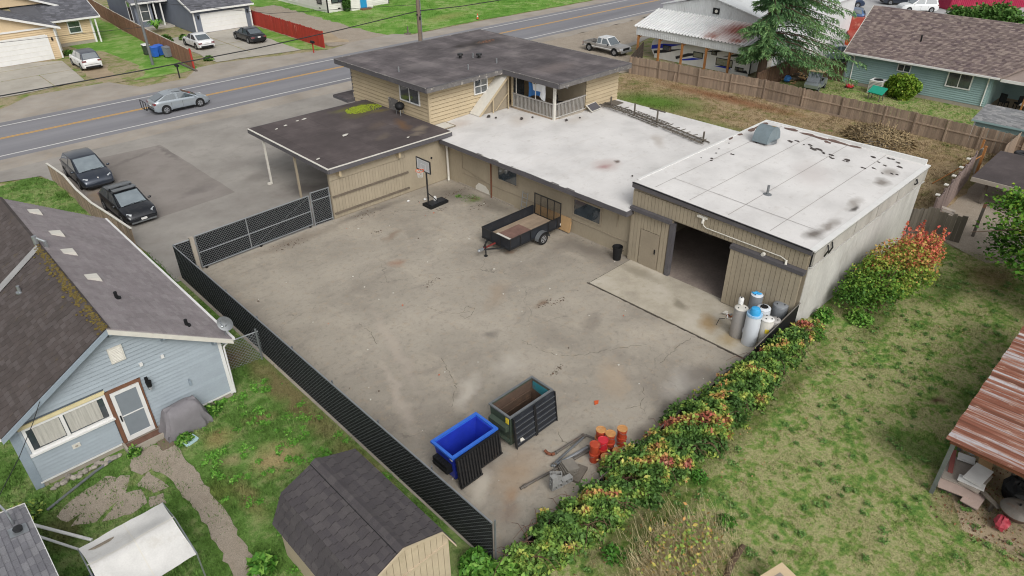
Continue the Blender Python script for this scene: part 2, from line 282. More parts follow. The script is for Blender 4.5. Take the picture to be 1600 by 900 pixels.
def apron_mat():
    k = NT('concrete_apron'); a = k.ramp(k.noise(.6, 6, .65), [(.3, '#989082'), (.5, '#ada595'), (.7, '#bbb4a7')])
    a = k.mix(k.map(k.noise(1.6, 8, .7), .55, .7, 0, .6), a, '#8d846f'); a = k.mix(k.map(k.noise(50, 3), .5, .75, 0, .4), a, '#cfc8ba')
    a = k.spots(a, [(23.6, 11.9, .9, .6, .4, '#8c6f3e', .7), (24.6, 10.6, .8, .8, 0, '#7d7355', .6), (24.0, 13.6, .7, .3, 1.2, '#6d6656', .6), (25.0, 16.6, .5, 1.5, 0, '#7f7868', .6), (23.2, 10.6, .7, .5, 0, '#a08a5e', .6)], .4)
    k.bump(k.noise(50, 3), .2, .01); return k.done(a, .9)
m['apron'] = apron_mat()
def grass_nodes(k, cols, sc=1.0, spots=()):
    n1 = k.noise(.35*sc, 6, .65); n2 = k.noise(1.7*sc, 5, .6); f = k.math('ADD', k.math('MULTIPLY', n1, .55), k.math('MULTIPLY', n2, .45))
    n = len(cols); a = k.ramp(f, [(.34+.32*i/(n-1), c) for i, c in enumerate(cols)])
    return k.spots(a, list(spots), .5) if spots else a
def lawn(name, cols, sc=1.0, spots=()):
    k = NT(name); a = grass_nodes(k, cols, sc, spots)
    a = k.mix(1, a, k.ramp(k.noise(22, 5, .7), [(.3, .6), (.7, 1.25)]), 'MULTIPLY')
    k.bump(k.noise(30, 4, .7), .5, .04); g = k.done(a, .95, 0, .2)
    k = NT(name+'_blades'); a = grass_nodes(k, cols, sc, spots)
    a = k.mix(1, a, k.ramp(k.attr(), [(0, .6), (.6, .95), (1, 1.25)]), 'MULTIPLY'); b = k.done(a, .85, 0, .2)
    m[name] = g; m[name+'_b'] = b
lawn('lawn_dry', ['#4a7030', '#5d813b', '#7e924e', '#a5a076', '#8a955c', '#547a34'], 2.3, [(22.2, 2.6, 1.0, 2.0, 0, '#4a6a2a', .7), (26.5, 2.2, 1.5, .8, 0, '#4f6a2e', .6), (25.4, 3.0, .45, .3, 0, '#5a4636', .9), (34.2, 5.6, 2.5, 1.2, 0, '#4f662c', .8), (29, 6.8, 3, .8, .1, '#4d5d28', .6), (37, 4.4, 2.0, 1.6, 0, '#7a6448', .7), (21, 7.4, 6, .6, 0, '#4f5428', .6), (13, 7.0, 5, 1.0, .1, '#556228', .6), (20.6, .8, 1.4, 1.2, 0, '#8a7762', .6), (33.6, 7.4, 1.8, .7, 0, '#6a5440', .7), (12.0, 7.6, 3, .4, 0, '#4d452c', .5)])
lawn('lawn_lush', ['#4d6c2d', '#567634', '#638440', '#87955e', '#5b793c'], 1.2, [(6.0, 17.9, 1.1, 1.0, 0, '#a09268', 1), (5.0, 20.3, .8, .6, 0, '#94895c', .9), (8.0, 20.5, .7, 6, 0, '#7d7250', .9), (7.8, 15.2, .8, 2, 0, '#857c54', .9), (6.6, 20.2, .7, .5, 0, '#8a7c58', .8), (7.2, 24.4, 1.2, 1.0, 0, '#7a5e44', .9), (4.5, 17.0, .5, 1.6, 0, '#8a8058', .7), (3.9, 17.8, .5, .9, 0, '#777a44', .5), (1.0, 16.9, 1.3, .5, 0, '#8c8660', .8), (4.7, 18.9, .4, .4, 0, '#948a66', .7), (-.2, 19.8, .8, 1.2, 0, '#615e3e', .8)])
lawn('lawn_straw', ['#62733c', '#7d794e', '#948462', '#a69375', '#8c785c', '#6a783e'], .9, [(48.8, 33, 3.4, 5.5, .3, '#5d7a32', 1), (46.0, 27, 2.6, 6, .1, '#66793a', .9), (44, 22, 2, 3, 0, '#627a36', .8), (41.5, 19.4, 1.2, .9, 0, '#587a30', .9), (40.5, 24, 1.2, 3, 0, '#5f6038', .6), (54, 29, 1.3, 9, 0.0, '#8a6348', .9), (43, 14.5, 3, 3, 0, '#8f7c66', .6), (51, 12, 4, 2, 0, '#8f7a5c', .7), (42.5, 20.5, .5, 3.5, -.1, '#4f4236', .6)])
lawn('lawn_bright', ['#4f7f2a', '#5c8a33', '#6d973f', '#92a566', '#608a38'], .5, [(60, 74, 5, 2, .2, '#93975c', .7), (52, 80, 4, 1.5, 0, '#86985a', .5), (55, 72, 3, 1, 0, '#8f9a5e', .4)])
lawn('lawn_mixed', ['#5c7a34', '#6f8440', '#8f8a62', '#a3967c', '#7d8450', '#5c8030'], .7)
# ---------------------------------------------------------------- mesh building
class MB:
    def __init__(s): s.v = []; s.f = []; s.mi = []; s.r = []; s.mat = 0; s.rv = 0
    def add(s, vs, fs):
        b = len(s.v); s.v += [tuple(p) for p in vs]
        for f in fs: s.f.append([b+i for i in f]); s.mi.append(s.mat); s.r.append(s.rv)
        return s
    def quad(s, *p): return s.add(p, [list(range(len(p)))])
    def box(s, x0, y0, z0, x1, y1, z1):
        return s.add([(x0, y0, z0), (x1, y0, z0), (x1, y1, z0), (x0, y1, z0), (x0, y0, z1), (x1, y0, z1), (x1, y1, z1), (x0, y1, z1)],
                     [(3, 2, 1, 0), (4, 5, 6, 7), (0, 1, 5, 4), (1, 2, 6, 5), (2, 3, 7, 6), (3, 0, 4, 7)])
    def obox(s, o, u, v, w):
        o, u, v, w = map(Vector, (o, u, v, w))
        if u.cross(v).dot(w) < 0: o = o+w; w = -w
        p = [o, o+u, o+u+v, o+v]; return s.add(p+[q+w for q in p], [(3, 2, 1, 0), (4, 5, 6, 7), (0, 1, 5, 4), (1, 2, 6, 5), (2, 3, 7, 6), (3, 0, 4, 7)])
    def prism(s, pts, d):                       # polygon extruded by d
        pts = [Vector(p) for p in pts]; d = Vector(d); n = len(pts)
        nr = Vector((0, 0, 0))
        for i in range(n): nr += pts[i].cross(pts[(i+1) % n])
        if nr.dot(d) < 0: pts = pts[::-1]
        return s.add(pts+[p+d for p in pts], [list(range(n))[::-1], list(range(n, 2*n))]+[(i, (i+1) % n, n+(i+1) % n, n+i) for i in range(n)])
    def cyl(s, a, b, r0, r1=None, n=10, cap=True):
        a, b = Vector(a), Vector(b); r1 = r0 if r1 is None else r1; d = (b-a).normalized()
        x = d.orthogonal().normalized(); y = d.cross(x); A = [2*math.pi*i/n for i in range(n)]
        vs = [a+(x*math.cos(t)+y*math.sin(t))*r0 for t in A]+[b+(x*math.cos(t)+y*math.sin(t))*r1 for t in A]
        fs = [(i, (i+1) % n, n+(i+1) % n, n+i) for i in range(n)]
        if cap: fs += [list(range(n))[::-1], list(range(n, 2*n))]
        return s.add(vs, fs)
    def tube(s, pts, r, n=6):
        for i in range(len(pts)-1):
            rr = r if not isinstance(r, (list, tuple)) else r[i]; r1 = rr if not isinstance(r, (list, tuple)) else r[i+1]
            s.cyl(pts[i], pts[i+1], rr, r1, n)
        return s
    def lathe(s, prof, c=(0, 0, 0), n=20, close=True):     # (r, z) profile
        cx, cy, cz = c; vs = []; fs = []
        for r, z in prof: vs += [(cx+r*math.cos(2*math.pi*i/n), cy+r*math.sin(2*math.pi*i/n), cz+z) for i in range(n)]
        for j in range(len(prof)-1): fs += [(j*n+i, j*n+(i+1) % n, (j+1)*n+(i+1) % n, (j+1)*n+i) for i in range(n)]
        if close: fs += [list(range(n))[::-1], [(len(prof)-1)*n+i for i in range(n)]]
        return s.add(vs, fs)
    def blob(s, c, rx, ry, rz, n=10, k=6, jit=.12):
        vs = []; fs = []
        for j in range(k+1):
            t = math.pi*j/k
            for i in range(n):
                a = 2*math.pi*i/n; q = 1+R.uniform(-jit, jit)
                vs.append((c[0]+rx*q*math.sin(t)*math.cos(a), c[1]+ry*q*math.sin(t)*math.sin(a), c[2]+rz*q*math.cos(t)))
        for j in range(k): fs += [(j*n+i, (j+1)*n+i, (j+1)*n+(i+1) % n, j*n+(i+1) % n) for i in range(n)]
        return s.add(vs, fs)
ORIG = {}
def raw(name, v, f, mats, parent=None, mi=None, r=None, smooth=None):
    o0 = ORIG.get(parent.name, (0, 0, 0)) if parent else (0, 0, 0)
    me = bpy.data.meshes.new(name)
    if o0 != (0, 0, 0): v = [(p[0]-o0[0], p[1]-o0[1], p[2]-o0[2]) for p in v]
    me.from_pydata(v, [], f)
    for q in (mats if isinstance(mats, (list, tuple)) else [mats]): me.materials.append(q)
    if mi and any(mi): me.polygons.foreach_set("material_index", mi)
    if r and any(r): me.attributes.new("rnd", 'FLOAT', 'FACE').data.foreach_set("value", r)
    if smooth: me.shade_smooth(); me.set_sharp_from_angle(angle=rad(smooth))
    me.update(); o = bpy.data.objects.new(name, me); COL.objects.link(o)
    if parent: o.parent = parent; ORIG[o.name] = o0
    return o
def part(name, mb, mats, parent, smooth=None, label=None, kind=None):
    o = raw(name, mb.v, mb.f, mats, parent, mb.mi, mb.r, smooth)
    if label: o['label'] = label
    if kind: o['kind'] = kind
    return o
def thing(name, label, cat, loc=(0, 0, 0), rz=0, group=None, world=False):
    o = bpy.data.objects.new(name, None); COL.objects.link(o); o.location = loc; o.rotation_euler = (0, 0, rz); o.empty_display_size = .3
    o['label'] = label; o['category'] = cat
    if group: o['group'] = group
    if world: ORIG[o.name] = tuple(loc)
    return o
def solo(name, mb, mats, label, cat, group=None, smooth=None):
    c = [sum(p[i] for p in mb.v)/len(mb.v) for i in (0, 1)]+[min(p[2] for p in mb.v)]
    mb.v = [(p[0]-c[0], p[1]-c[1], p[2]-c[2]) for p in mb.v]
    o = raw(name, mb.v, mb.f, mats, None, mb.mi, mb.r, smooth); o.location = c; o['label'] = label; o['category'] = cat
    if group: o['group'] = group
    return o
def inst(name, me, parent, loc, rot=None, sc=None):
    o = bpy.data.objects.new(name, me); COL.objects.link(o); o.parent = parent
    o0 = ORIG.get(parent.name, (0, 0, 0)); o.location = (loc[0]-o0[0], loc[1]-o0[1], loc[2]-o0[2])
    if rot is not None:
        if isinstance(rot, Matrix): o.rotation_euler = rot.to_euler()
        else: o.rotation_euler = rot
    if sc: o.scale = sc
    return o
def copy_thing(root, loc, rz, label, group=None):
    c = root.copy(); COL.objects.link(c); c.location = loc; c.rotation_euler = (0, 0, rz); c['label'] = label
    if group: c['group'] = group
    def rec(a, b):
        for ch in list(a.children):
            d = ch.copy(); COL.objects.link(d); d.parent = b; rec(ch, d)
    rec(root, c); return c
def bx(*a): return MB().box(*a)
def sheet(name, pts, z, mt, jit=0, seg=1.0):
    P = []
    for i, a in enumerate(pts):
        b = pts[(i+1) % len(pts)]; L = math.hypot(b[0]-a[0], b[1]-a[1]); k = max(1, int(L/seg)) if jit else 1
        for j in range(k):
            t = j/k; q = jit if jit and j else 0
            P.append((a[0]+(b[0]-a[0])*t+R.uniform(-q, q), a[1]+(b[1]-a[1])*t+R.uniform(-q, q), z))
    o = raw(name, P, [list(range(len(P)))], mt)
    if o.data.polygons[0].normal.z < 0: o.data.flip_normals()
    o['kind'] = 'structure'; return o
def fast_mesh(name, V, F, mt, attr=None, parent=None, smooth=False):
    """V (n,3) array, F (k,3 or 4) array"""
    me = bpy.data.meshes.new(name); k, c = F.shape
    o0 = ORIG.get(parent.name, (0, 0, 0)) if parent else (0, 0, 0)
    me.vertices.add(len(V)); me.vertices.foreach_set("co", (V-np.array(o0)).astype(np.float32).ravel())
    me.loops.add(k*c); me.loops.foreach_set("vertex_index", F.astype(np.int32).ravel())
    me.polygons.add(k); me.polygons.foreach_set("loop_start", np.arange(0, k*c, c, dtype=np.int32))
    me.materials.append(mt)
    if attr is not None: me.attributes.new("rnd", 'FLOAT', 'FACE').data.foreach_set("value", attr.astype(np.float32))
    me.update(calc_edges=True); o = bpy.data.objects.new(name, me); COL.objects.link(o)
    if parent: o.parent = parent; ORIG[o.name] = o0
    return o
def inpoly(P, poly):
    x, y = P[:, 0], P[:, 1]; c = np.zeros(len(P), bool); n = len(poly)
    for i in range(n):
        (x0, y0), (x1, y1) = poly[i], poly[(i+1) % n]
        if y0 != y1: c ^= ((y0 > y) != (y1 > y)) & (x < (x1-x0)*(y-y0)/(y1-y0)+x0)
    return c
def wob(P, s=1.0, ph=0.0):               # cheap smooth noise in numpy, about -1..1
    x, y = P[:, 0]*s, P[:, 1]*s; z = (P[:, 2]*s if P.shape[1] > 2 else 0)
    return (np.sin(1.7*x+2.1*np.sin(.9*y+ph)+ph)+np.sin(2.3*y+1.7*np.sin(1.3*x+1+ph)+1.1*z)+np.sin(3.1*(x+y)*.7+2*z+ph*2))/3
def grass(name, poly, n, h, mt, holes=(), z=0, spread=.05, bias=0, clump=.7):
    xs = [p[0] for p in poly]; ys = [p[1] for p in poly]
    P = np.column_stack([NR.uniform(min(xs), max(xs), n*2), NR.uniform(min(ys), max(ys), n*2)])
    ok = inpoly(P, poly)
    for hp in holes: ok &= ~inpoly(P, hp)
    P = P[ok][:n]; w = wob(P, clump); P = P[NR.uniform(-1.2, 1, len(P)) < w+bias+.4]; n = len(P); B = 4
    w = wob(P, clump)
    base = np.repeat(P, B, 0)+NR.normal(0, spread, (n*B, 2)); hh = h*(NR.uniform(.5, 1.2, n*B))*(1+.5*np.repeat(w, B))
    hh = np.maximum(hh, h*.25); a = NR.uniform(0, 2*np.pi, n*B); wd = h*NR.uniform(.12, .22, n*B); lean = hh*NR.uniform(.2, .9, n*B); la = NR.uniform(0, 2*np.pi, n*B)
    V = np.empty((n*B, 3, 3)); V[:, 0, :2] = base; V[:, 1, :2] = base; V[:, 0, 2] = z; V[:, 1, 2] = z
    V[:, 0, 0] -= np.cos(a)*wd; V[:, 0, 1] -= np.sin(a)*wd; V[:, 1, 0] += np.cos(a)*wd; V[:, 1, 1] += np.sin(a)*wd
    V[:, 2, 0] = base[:, 0]+np.cos(la)*lean; V[:, 2, 1] = base[:, 1]+np.sin(la)*lean; V[:, 2, 2] = z+hh
    o = fast_mesh(name, V.reshape(-1, 3), np.arange(n*B*3).reshape(-1, 3), mt, NR.uniform(0, 1, n*B)); o['kind'] = 'stuff'; return o
def leaves(P, size, flat=.5, fold=True, elong=1.4):
    """leaf-shaped quads at points P -> V, F"""
    n = len(P); nz = NR.normal(0, 1, (n, 3)); nz[:, 2] = np.abs(nz[:, 2])+flat; nz /= np.linalg.norm(nz, axis=1)[:, None]
    t = NR.normal(0, 1, (n, 3)); u = np.cross(nz, t); u /= np.linalg.norm(u, axis=1)[:, None]+1e-9; v = np.cross(nz, u)
    s = size*NR.uniform(.6, 1.3, n)[:, None]; V = np.empty((n, 4, 3))
    V[:, 0] = P-u*s*elong*.5; V[:, 1] = P+v*s*.42+nz*s*.12; V[:, 2] = P+u*s*elong*.5-nz*s*.1; V[:, 3] = P-v*s*.42+nz*s*.12
    return V.reshape(-1, 3), np.arange(n*4).reshape(-1, 4)
def leafmat(name, stops, rough=.6):
    k = NT(name); a = k.ramp(k.attr(), stops); a = k.mix(1, a, k.ramp(k.noise(9, 3), [(.3, .75), (.7, 1.25)]), 'MULTIPLY')
    k.b.inputs["Transmission Weight"].default_value = 0; return k.done(a, rough, 0, .25)
# ================================================================ GROUND
sheet('ground', [(-400, -400), (700, -400), (700, 700), (-400, 700)], -.06, m['lawn_mixed'])
YARD = [(8.4, 9.3), (26.1, 9.1), (26.1, 32.7), (8.4, 32.4)]
sheet('parking_lot', [(8.2, 32.0), (26.2, 32.0), (46, 45), (60, 46), (110, 57), (110, 57.6), (-60, 57.6), (-60, 53.6), (4.2, 52.6), (7.2, 51.6), (8.0, 47.5), (7.9, 41), (8.3, 36)], -.012, m['lot'], .06)
sheet('asphalt_patch', [(10.9, 39.9), (15.1, 40.2), (15.0, 52.0), (9.6, 52.4), (7.9, 51.2), (8.0, 44), (8.6, 39.8)], -.006, m['patch'], .04)
sheet('yard_paving', YARD, 0.0, m['yard'])
ap = bx(22.5, 8.9, -.03, 25.76, 17.78, .035); o = part('concrete_apron', ap, m['apron'], None); o['kind'] = 'structure'
mb = MB()
for i in range(46):                           # broken black joint along the apron
    t = i/45; y = 17.8-9*t; mb.box(22.42+R.uniform(-.03, .02), y-.11, .0, 22.5, y+.11, .006)
for i in range(16): x = 22.6+i*.2; mb.box(x-.11, 17.78, 0, x+.11, 17.82+R.uniform(0, .03), .006)
o = part('joint_dirt', mb, M('dark_joint', '#4c453d', .95, .3), None); o['kind'] = 'structure'
sheet('road', [(-120, 56.7), (260, 56.7), (260, 65.9), (-120, 65.9)], -.004, m['road'])
for nm, y0, y1 in (('edge_line', 57.45, 57.6), ('edge_line', 64.8, 64.95)):
    sheet(nm, [(-120, y0), (260, y0), (260, y1), (-120, y1)], .001, M('worn_white_line', '#d5d4d0', .8, .12, 3, stain='#8d8c8a', sfac=.35))
yl = M('worn_yellow_line', '#d8a544', .8, .15, 3, stain='#8a857c', sfac=.35)
for y in (61.5, 61.72): sheet('centre_line', [(-120, y), (260, y), (260, y+.12), (-120, y+.12)], .001, yl)
sheet('near_shoulder', [(-120, 54.0), (40, 54.6), (110, 56), (260, 56), (260, 56.75), (-120, 56.75)], -.008, m['shoulder'], .15, 2)
sheet('far_shoulder', [(-120, 65.85), (260, 65.85), (260, 67.4), (90, 67.9), (60, 68.8), (50.2, 68.6), (49, 70.5), (43, 70.2), (39.5, 69), (28.5, 71.8), (26, 71.6), (23.5, 68.3), (19.5, 68.6), (18, 72.2), (11.5, 72.5), (9.4, 70.4), (7.5, 69), (-120, 68.5)], -.016, m['shoulder'], .12, 1.5)
sheet('white_driveway', [(10.8, 73.6), (16.6, 74.4), (17.3, 84.2), (15, 85.4), (4, 85.5), (5.5, 74)], -.012, m['drive'])
sheet('grey_driveway', [(28.4, 72.4), (37.2, 71), (37.6, 86.8), (28.6, 86.8)], -.012, m['drive'], .15)
mb = MB()
for y in (79.5, 83.4): mb.box(10.9, y, -.013, 17.1, y+.09, -.006)
mb.box(14, 74, -.013, 14.08, 79.5, -.006); mb.box(32.8, 74, -.013, 32.9, 86, -.006); mb.box(28.6, 79.5, -.013, 37.3, 79.6, -.006)
o = part('driveway_joints', mb, m['lawn_mixed'], None); o['kind'] = 'structure'
sheet('dirt_verge', [(17.0, 72.2), (19.8, 71.6), (21.8, 73.5), (22.2, 78), (21.5, 86), (17.5, 86)], -.02, m['lawn_mixed'], .3)
sheet('dirt_track', [(17.3, 73), (19.4, 73.2), (20, 82), (17.8, 83)], -.016, m['dirt'], .35)
sheet('white_lawn', [(20, 71.2), (26.3, 70.8), (27, 96), (27.8, 118), (20, 118)], -.024, m['lawn_bright'], .2)
sheet('far_lawn', [(47.8, 70.3), (50.2, 68.9), (60, 69.2), (90, 68.3), (260, 68), (260, 300), (40, 300), (40.5, 112), (46.3, 98)], -.022, m['lawn_bright'], .2, 2)
sheet('red_fence_verge', [(37.0, 71.5), (39.3, 69.3), (39.5, 86), (37.4, 86)], -.02, m['lawn_bright'], .12)
sheet('gravel_drive', [(40.5, 69.9), (48.2, 70.2), (47.6, 78), (48.5, 98), (45, 98), (41.2, 88), (39.8, 80)], -.018, m['gravel'], .3)
sheet('straw_strip', [(39.6, 72.6), (43, 70.6), (44.0, 76), (42.4, 96), (39.8, 96)], -.014, m['dirt'], .35)
sheet('corner_grass', [(-8, 36), (7.4, 36), (7.7, 43), (7.6, 50), (6.9, 51.9), (4.8, 51.6), (2, 50.6), (-8, 50)], -.016, m['lawn_lush'], .12)
sheet('house_yard', [(-14, 2), (8.5, 9.2), (8.5, 36), (-14, 36)], -.028, m['lawn_lush'])
sheet('back_strip', [(38, 34.6), (39, 9.1), (37, 8.4), (56.5, 8.4), (57.2, 27.5), (56, 34), (54.6, 40.2), (39.5, 44)], -.026, m['lawn_straw'])
sheet('dry_lawn', [(-10, -14), (60, -14), (38.6, 6.2), (40.2, 8.6), (26.0, 9.2), (8.4, 9.3), (8.4, 8.0), (-10, 2)], -.03, m['lawn_dry'])
sheet('gravel_yard', [(39.9, 8.5), (38.4, 5.0), (43, -1), (60, -6), (60, 8.5)], -.02, m['gravel'], .12)
sheet('neighbour_lawn', [(57, 8), (66.2, 8), (66.2, 30), (57.4, 28.6)], -.024, m['lawn_dry'])
sheet('truck_gravel', [(41, 44.6), (55, 40.5), (60.3, 41.5), (60, 47), (110, 56.2), (41, 54.5)], -.008, m['gravel'], .2)
sheet('far_parking', [(66.4, 10), (66.4, 44), (100, 57), (260, 57), (260, -40), (100, -40)], -.02, m['farlot'])
# ---- gravel path and pads in the house yard
PATH = [(2.55, 21.0), (3.75, 21.0), (3.8, 19.5), (3.72, 17.5), (3.62, 15.5), (3.45, 13.9), (2.75, 13.9), (3.0, 16), (3.08, 18), (2.95, 19.8)]
PADS = [[(-.16, 20.47), (.24, 20.79), (1.52, 21.16), (1.75, 20.82), (.59, 20.05), (.02, 19.99)], [(.04, 19.73), (.81, 20.34), (1.88, 20.85), (2.11, 20.62), (1.76, 19.96), (.66, 19.36)], [(.78, 19.25), (1.71, 19.93), (2.15, 19.74), (2.09, 19.02), (1.56, 18.9)], [(2.11, 20.04), (2.62, 20.36), (2.85, 19.2), (2.39, 19.28)], [(2.22, 19.21), (2.61, 19.06), (2.52, 18.56), (2.09, 18.76)], [(2.21, 20.8), (2.43, 21.54), (3.21, 21.5), (3.48, 20.93), (3.25, 20.56), (2.4, 20.34)]]
sheet('gravel_path', PATH, .002, m['gravel'], .07, .25)
for i, P in enumerate(PADS): sheet('gravel_pad', P, -.024+.004*i, m['gravel'], .04, .2)
# grass blades (uncountable)
BLD = [(5.6, 10), (4.2, 14.3)]
SH = [(4.2, 10), (7.5, 10), (7.5, 14.3), (4.2, 14.3)]; HOUSE = [(-.4, 22), (6.6, 22), (6.6, 36), (-.4, 36)]
grass('grass_blades', [(-3, 12), (8.35, 11.5), (8.35, 36), (-3, 36)], 15000, .10, m['lawn_lush_b'], [PATH, SH, HOUSE]+PADS, -.03, .06, .25)
grass('grass_tufts', [(.2, 17.2), (2.9, 17.2), (3.9, 14), (3.9, 21.3), (.2, 21.3)], 500, .09, m['lawn_lush_b'], (), -.02, .07, 0, 1.6)
grass('grass_blades', [(-2, 37), (7.5, 37), (7.6, 50), (6.9, 51.7), (-2, 50)], 6000, .12, m['lawn_lush_b'], (), -.02)
grass('dry_grass_blades', [(8.6, -6), (42, -6), (39, 6.5), (38, 8.6), (9, 8.8)], 62000, .06, m['lawn_dry_b'], (), -.03, .07, .3, 1.6)
grass('dry_grass_blades', [(38.8, 9.3), (56.4, 9), (56.8, 28), (54.4, 40), (39.4, 42)], 16000, .12, m['lawn_straw_b'], (), -.03, .09, .3)
grass('grass_blades', [(47.8, 70.6), (88, 69), (88, 95), (48, 98)], 9000, .14, m['lawn_bright_b'], (), -.03, .15, .2)
grass('grass_blades', [(57.5, 10), (65.6, 10), (65.6, 25), (57.5, 26)], 4000, .11, m['lawn_dry_b'], (), -.03, .1, .2)
# ================================================================ MAIN BUILDING
B = thing('commercial_building', 'tan flat-roofed workshop and upstairs flat with white roofs, carport and open garage bay', 'building', (25.9, 18, 0), world=True)
T = m['tan']
def window_x(X, y0, y1, z0, z1, parent, split=1, fr=.07, mt=None, sash=None):   # window in a wall facing -X
    mt = mt or m['white']; w = MB(); w.box(X-.06, y0-fr, z0-fr, X+.02, y1+fr, z0); w.box(X-.06, y0-fr, z1, X+.02, y1+fr, z1+fr)
    w.box(X-.059, y0-fr, z0, X+.02, y0, z1); w.box(X-.059, y1, z0, X+.02, y1+fr, z1)
    for i in range(1, split): yy = y0+(y1-y0)*i/split; w.box(X-.05, yy-.03, z0, X+.02, yy+.03, z1)
    f = part('window_frame', w, mt, parent); part('pane', bx(X-.022, y0, z0, X+.01, y1, z1), m['glass'], f); return f
def window_y(Y, x0, x1, z0, z1, parent, split=1, fr=.07, mt=None, hsplit=False, gl=None):   # window in a wall facing -Y
    mt = mt or m['white']; w = MB(); w.box(x0-fr, Y-.06, z0-fr, x1+fr, Y+.02, z0); w.box(x0-fr, Y-.06, z1, x1+fr, Y+.02, z1+fr)
    w.box(x0-fr, Y-.059, z0, x0, Y+.02, z1); w.box(x1, Y-.059, z0, x1+fr, Y+.02, z1)
    for i in range(1, split): xx = x0+(x1-x0)*i/split; w.box(xx-.025, Y-.05, z0, xx+.025, Y+.02, z1)
    if hsplit: w.box(x0, Y-.048, (z0+z1)/2-.03, x1, Y+.02, (z0+z1)/2+.03)
    f = part('window_frame', w, mt, parent); part('pane', bx(x0, Y-.022, z0, x1, Y+.01, z1), gl or m['glass'], f); return f
# --- low wing
part('wing_wall', bx(25.9, 18.1, -.05, 26.1, 34.4, 2.72), T, B)
part('wing_back_wall', bx(38.6, 18.05, -.05, 38.8, 34.4, 2.72), T, B)
mb = MB(); NX, NY = 26, 30
def wr(x, y): return 2.88+.12*min(1, (x-25.1)/3)+.025*math.sin(x*1.3+y*.4)*math.sin(y*.9+.3*x)
for i in range(NX+1):
    for j in range(NY+1):
        x = 25.15+(39.0-25.15)*i/NX; y = 17.9+(34.35-17.9)*j/NY; mb.v.append((x, y, wr(x, y) if 0 < i < NX and 0 < j < NY else wr(x, y)-.0))
for i in range(NX):
    for j in range(NY): a = i*(NY+1)+j; mb.f.append([a, a+NY+1, a+NY+2, a+1]); mb.mi.append(0); mb.r.append(0)
part('wing_roof', mb, m['roof_white'], B, 40)
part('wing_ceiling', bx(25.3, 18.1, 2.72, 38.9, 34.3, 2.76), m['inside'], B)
part('eave_fascia', bx(25.11, 17.86, 2.62, 25.16, 32.3, 2.875), m['fascia'], B)
part('eave_fascia', bx(25.16, 17.86, 2.60, 25.75, 17.91, 2.87), m['fascia'], B)
part('back_fascia', bx(38.99, 18.1, 2.7, 39.04, 34.3, 3.02), m['white'], B)
for i in range(5):                         # curled scraps along the eave
    y = R.uniform(19, 31); part('roofing_scrap', MB().quad((25.12, y, 2.885), (25.12, y+.7, 2.885), (25.24, y+.6, 2.90), (25.22, y+.1, 2.90)), m['fascia_worn'], B)
part('soffit', bx(25.16, 17.95, 2.60, 25.9, 32.4, 2.64), m['tan_dim'], B)
for a in ((26.25, 27.82, 1.42, 2.2), (20.05, 21.85, 1.18, 2.06)): window_x(25.9, *a, B, 1, .09, m['tan_dim'])
part('wall_batten', bx(25.87, 18.2, .78, 25.9, 31.1, .83), m['tan_dim'], B)
part('downpipe', MB().cyl((25.84, 28.42, 0), (25.84, 28.42, 2.6), .04), m['rust'], B)
part('conduit', MB().tube([(25.87, 31.08, 2.5), (25.87, 31.07, 1.15), (25.87, 28.5, .78)], .018), m['tan_dim'], B)
part('conduit', MB().cyl((25.87, 18.9, 1.45), (25.87, 18.92, 2.5), .02), m['tan_dim'], B)
part('bare_plaster_patch', MB().prism([(25.895, 29.9, .02), (25.895, 28.6, .02), (25.895, 28.7, .35), (25.895, 29.0, .55), (25.895, 29.6, .6), (25.895, 29.9, .3)], (-.004, 0, 0)), m['vent'], B)
part('base_flashing', bx(25.86, 26.5, 0, 25.9, 31.5, .10), m['concrete_post'], B)
part('white_drainpipe', MB().tube([(25.72, 32.35, 2.7), (25.72, 32.3, .25), (25.55, 32.1, .08)], .075, 10), m['vent'], B)
# --- garage bay
gz = lambda y: 4.28-.24*(17.97-y)/8.9      # roof falls a little to the right
mb = MB(); NX, NY = 20, 14
for i in range(NX+1):
    for j in range(NY+1):
        x = 25.66+12.9*i/NX; y = 9.06+8.94*j/NY; mb.v.append((x, y, gz(y)+(.012*math.sin(x*2+y) if 0 < i < NX and 0 < j < NY else 0)))
for i in range(NX):
    for j in range(NY): a = i*(NY+1)+j; mb.f.append([a, a+NY+1, a+NY+2, a+1]); mb.mi.append(0); mb.r.append(0)
part('garage_roof', mb, m['roof_white'], B, 40)
mb = MB()
for y in (16.9, 15.0, 13.0, 11.0): mb.add([(25.9, y, gz(y)+.016), (38.3, y, gz(y)+.016), (38.3, y+.03, gz(y)+.018), (25.9, y+.03, gz(y)+.018)], [(0, 1, 2, 3)])
mb.add([(27.4, 9.4, gz(9.4)+.016), (27.43, 9.4, gz(9.4)+.016), (27.43, 16.9, gz(16.9)+.018), (27.4, 16.9, gz(16.9)+.018)], [(0, 1, 2, 3)])
part('roof_seams', mb, M('seam_tar', '#aaa6a3', .9, .3), B)  # thin grey lines along the roof seams
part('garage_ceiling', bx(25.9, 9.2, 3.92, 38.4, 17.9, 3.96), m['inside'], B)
def board_wall(name, X, y0, y1, z0, z1, mt, sep=.2, th=.05):     # vertical grooved boards facing -X, each its own part
    y = y0
    while y < y1-.02:
        w = min(sep, y1-y); part(name, bx(X-th, y+.008, z0, X, y+w-.008, z1), mt, B); y += w
part('garage_front_wall', bx(25.75, 15.62, -.05, 25.9, 18.0, 3.0), m['tan_dim'], B)
part('garage_header', bx(25.75, 9.05, 3.0, 25.9, 18.0, 3.95), m['tan_dim'], B)
part('garage_front_wall', bx(25.75, 9.05, -.05, 25.9, 12.3, 3.0), m['tan_dim'], B)
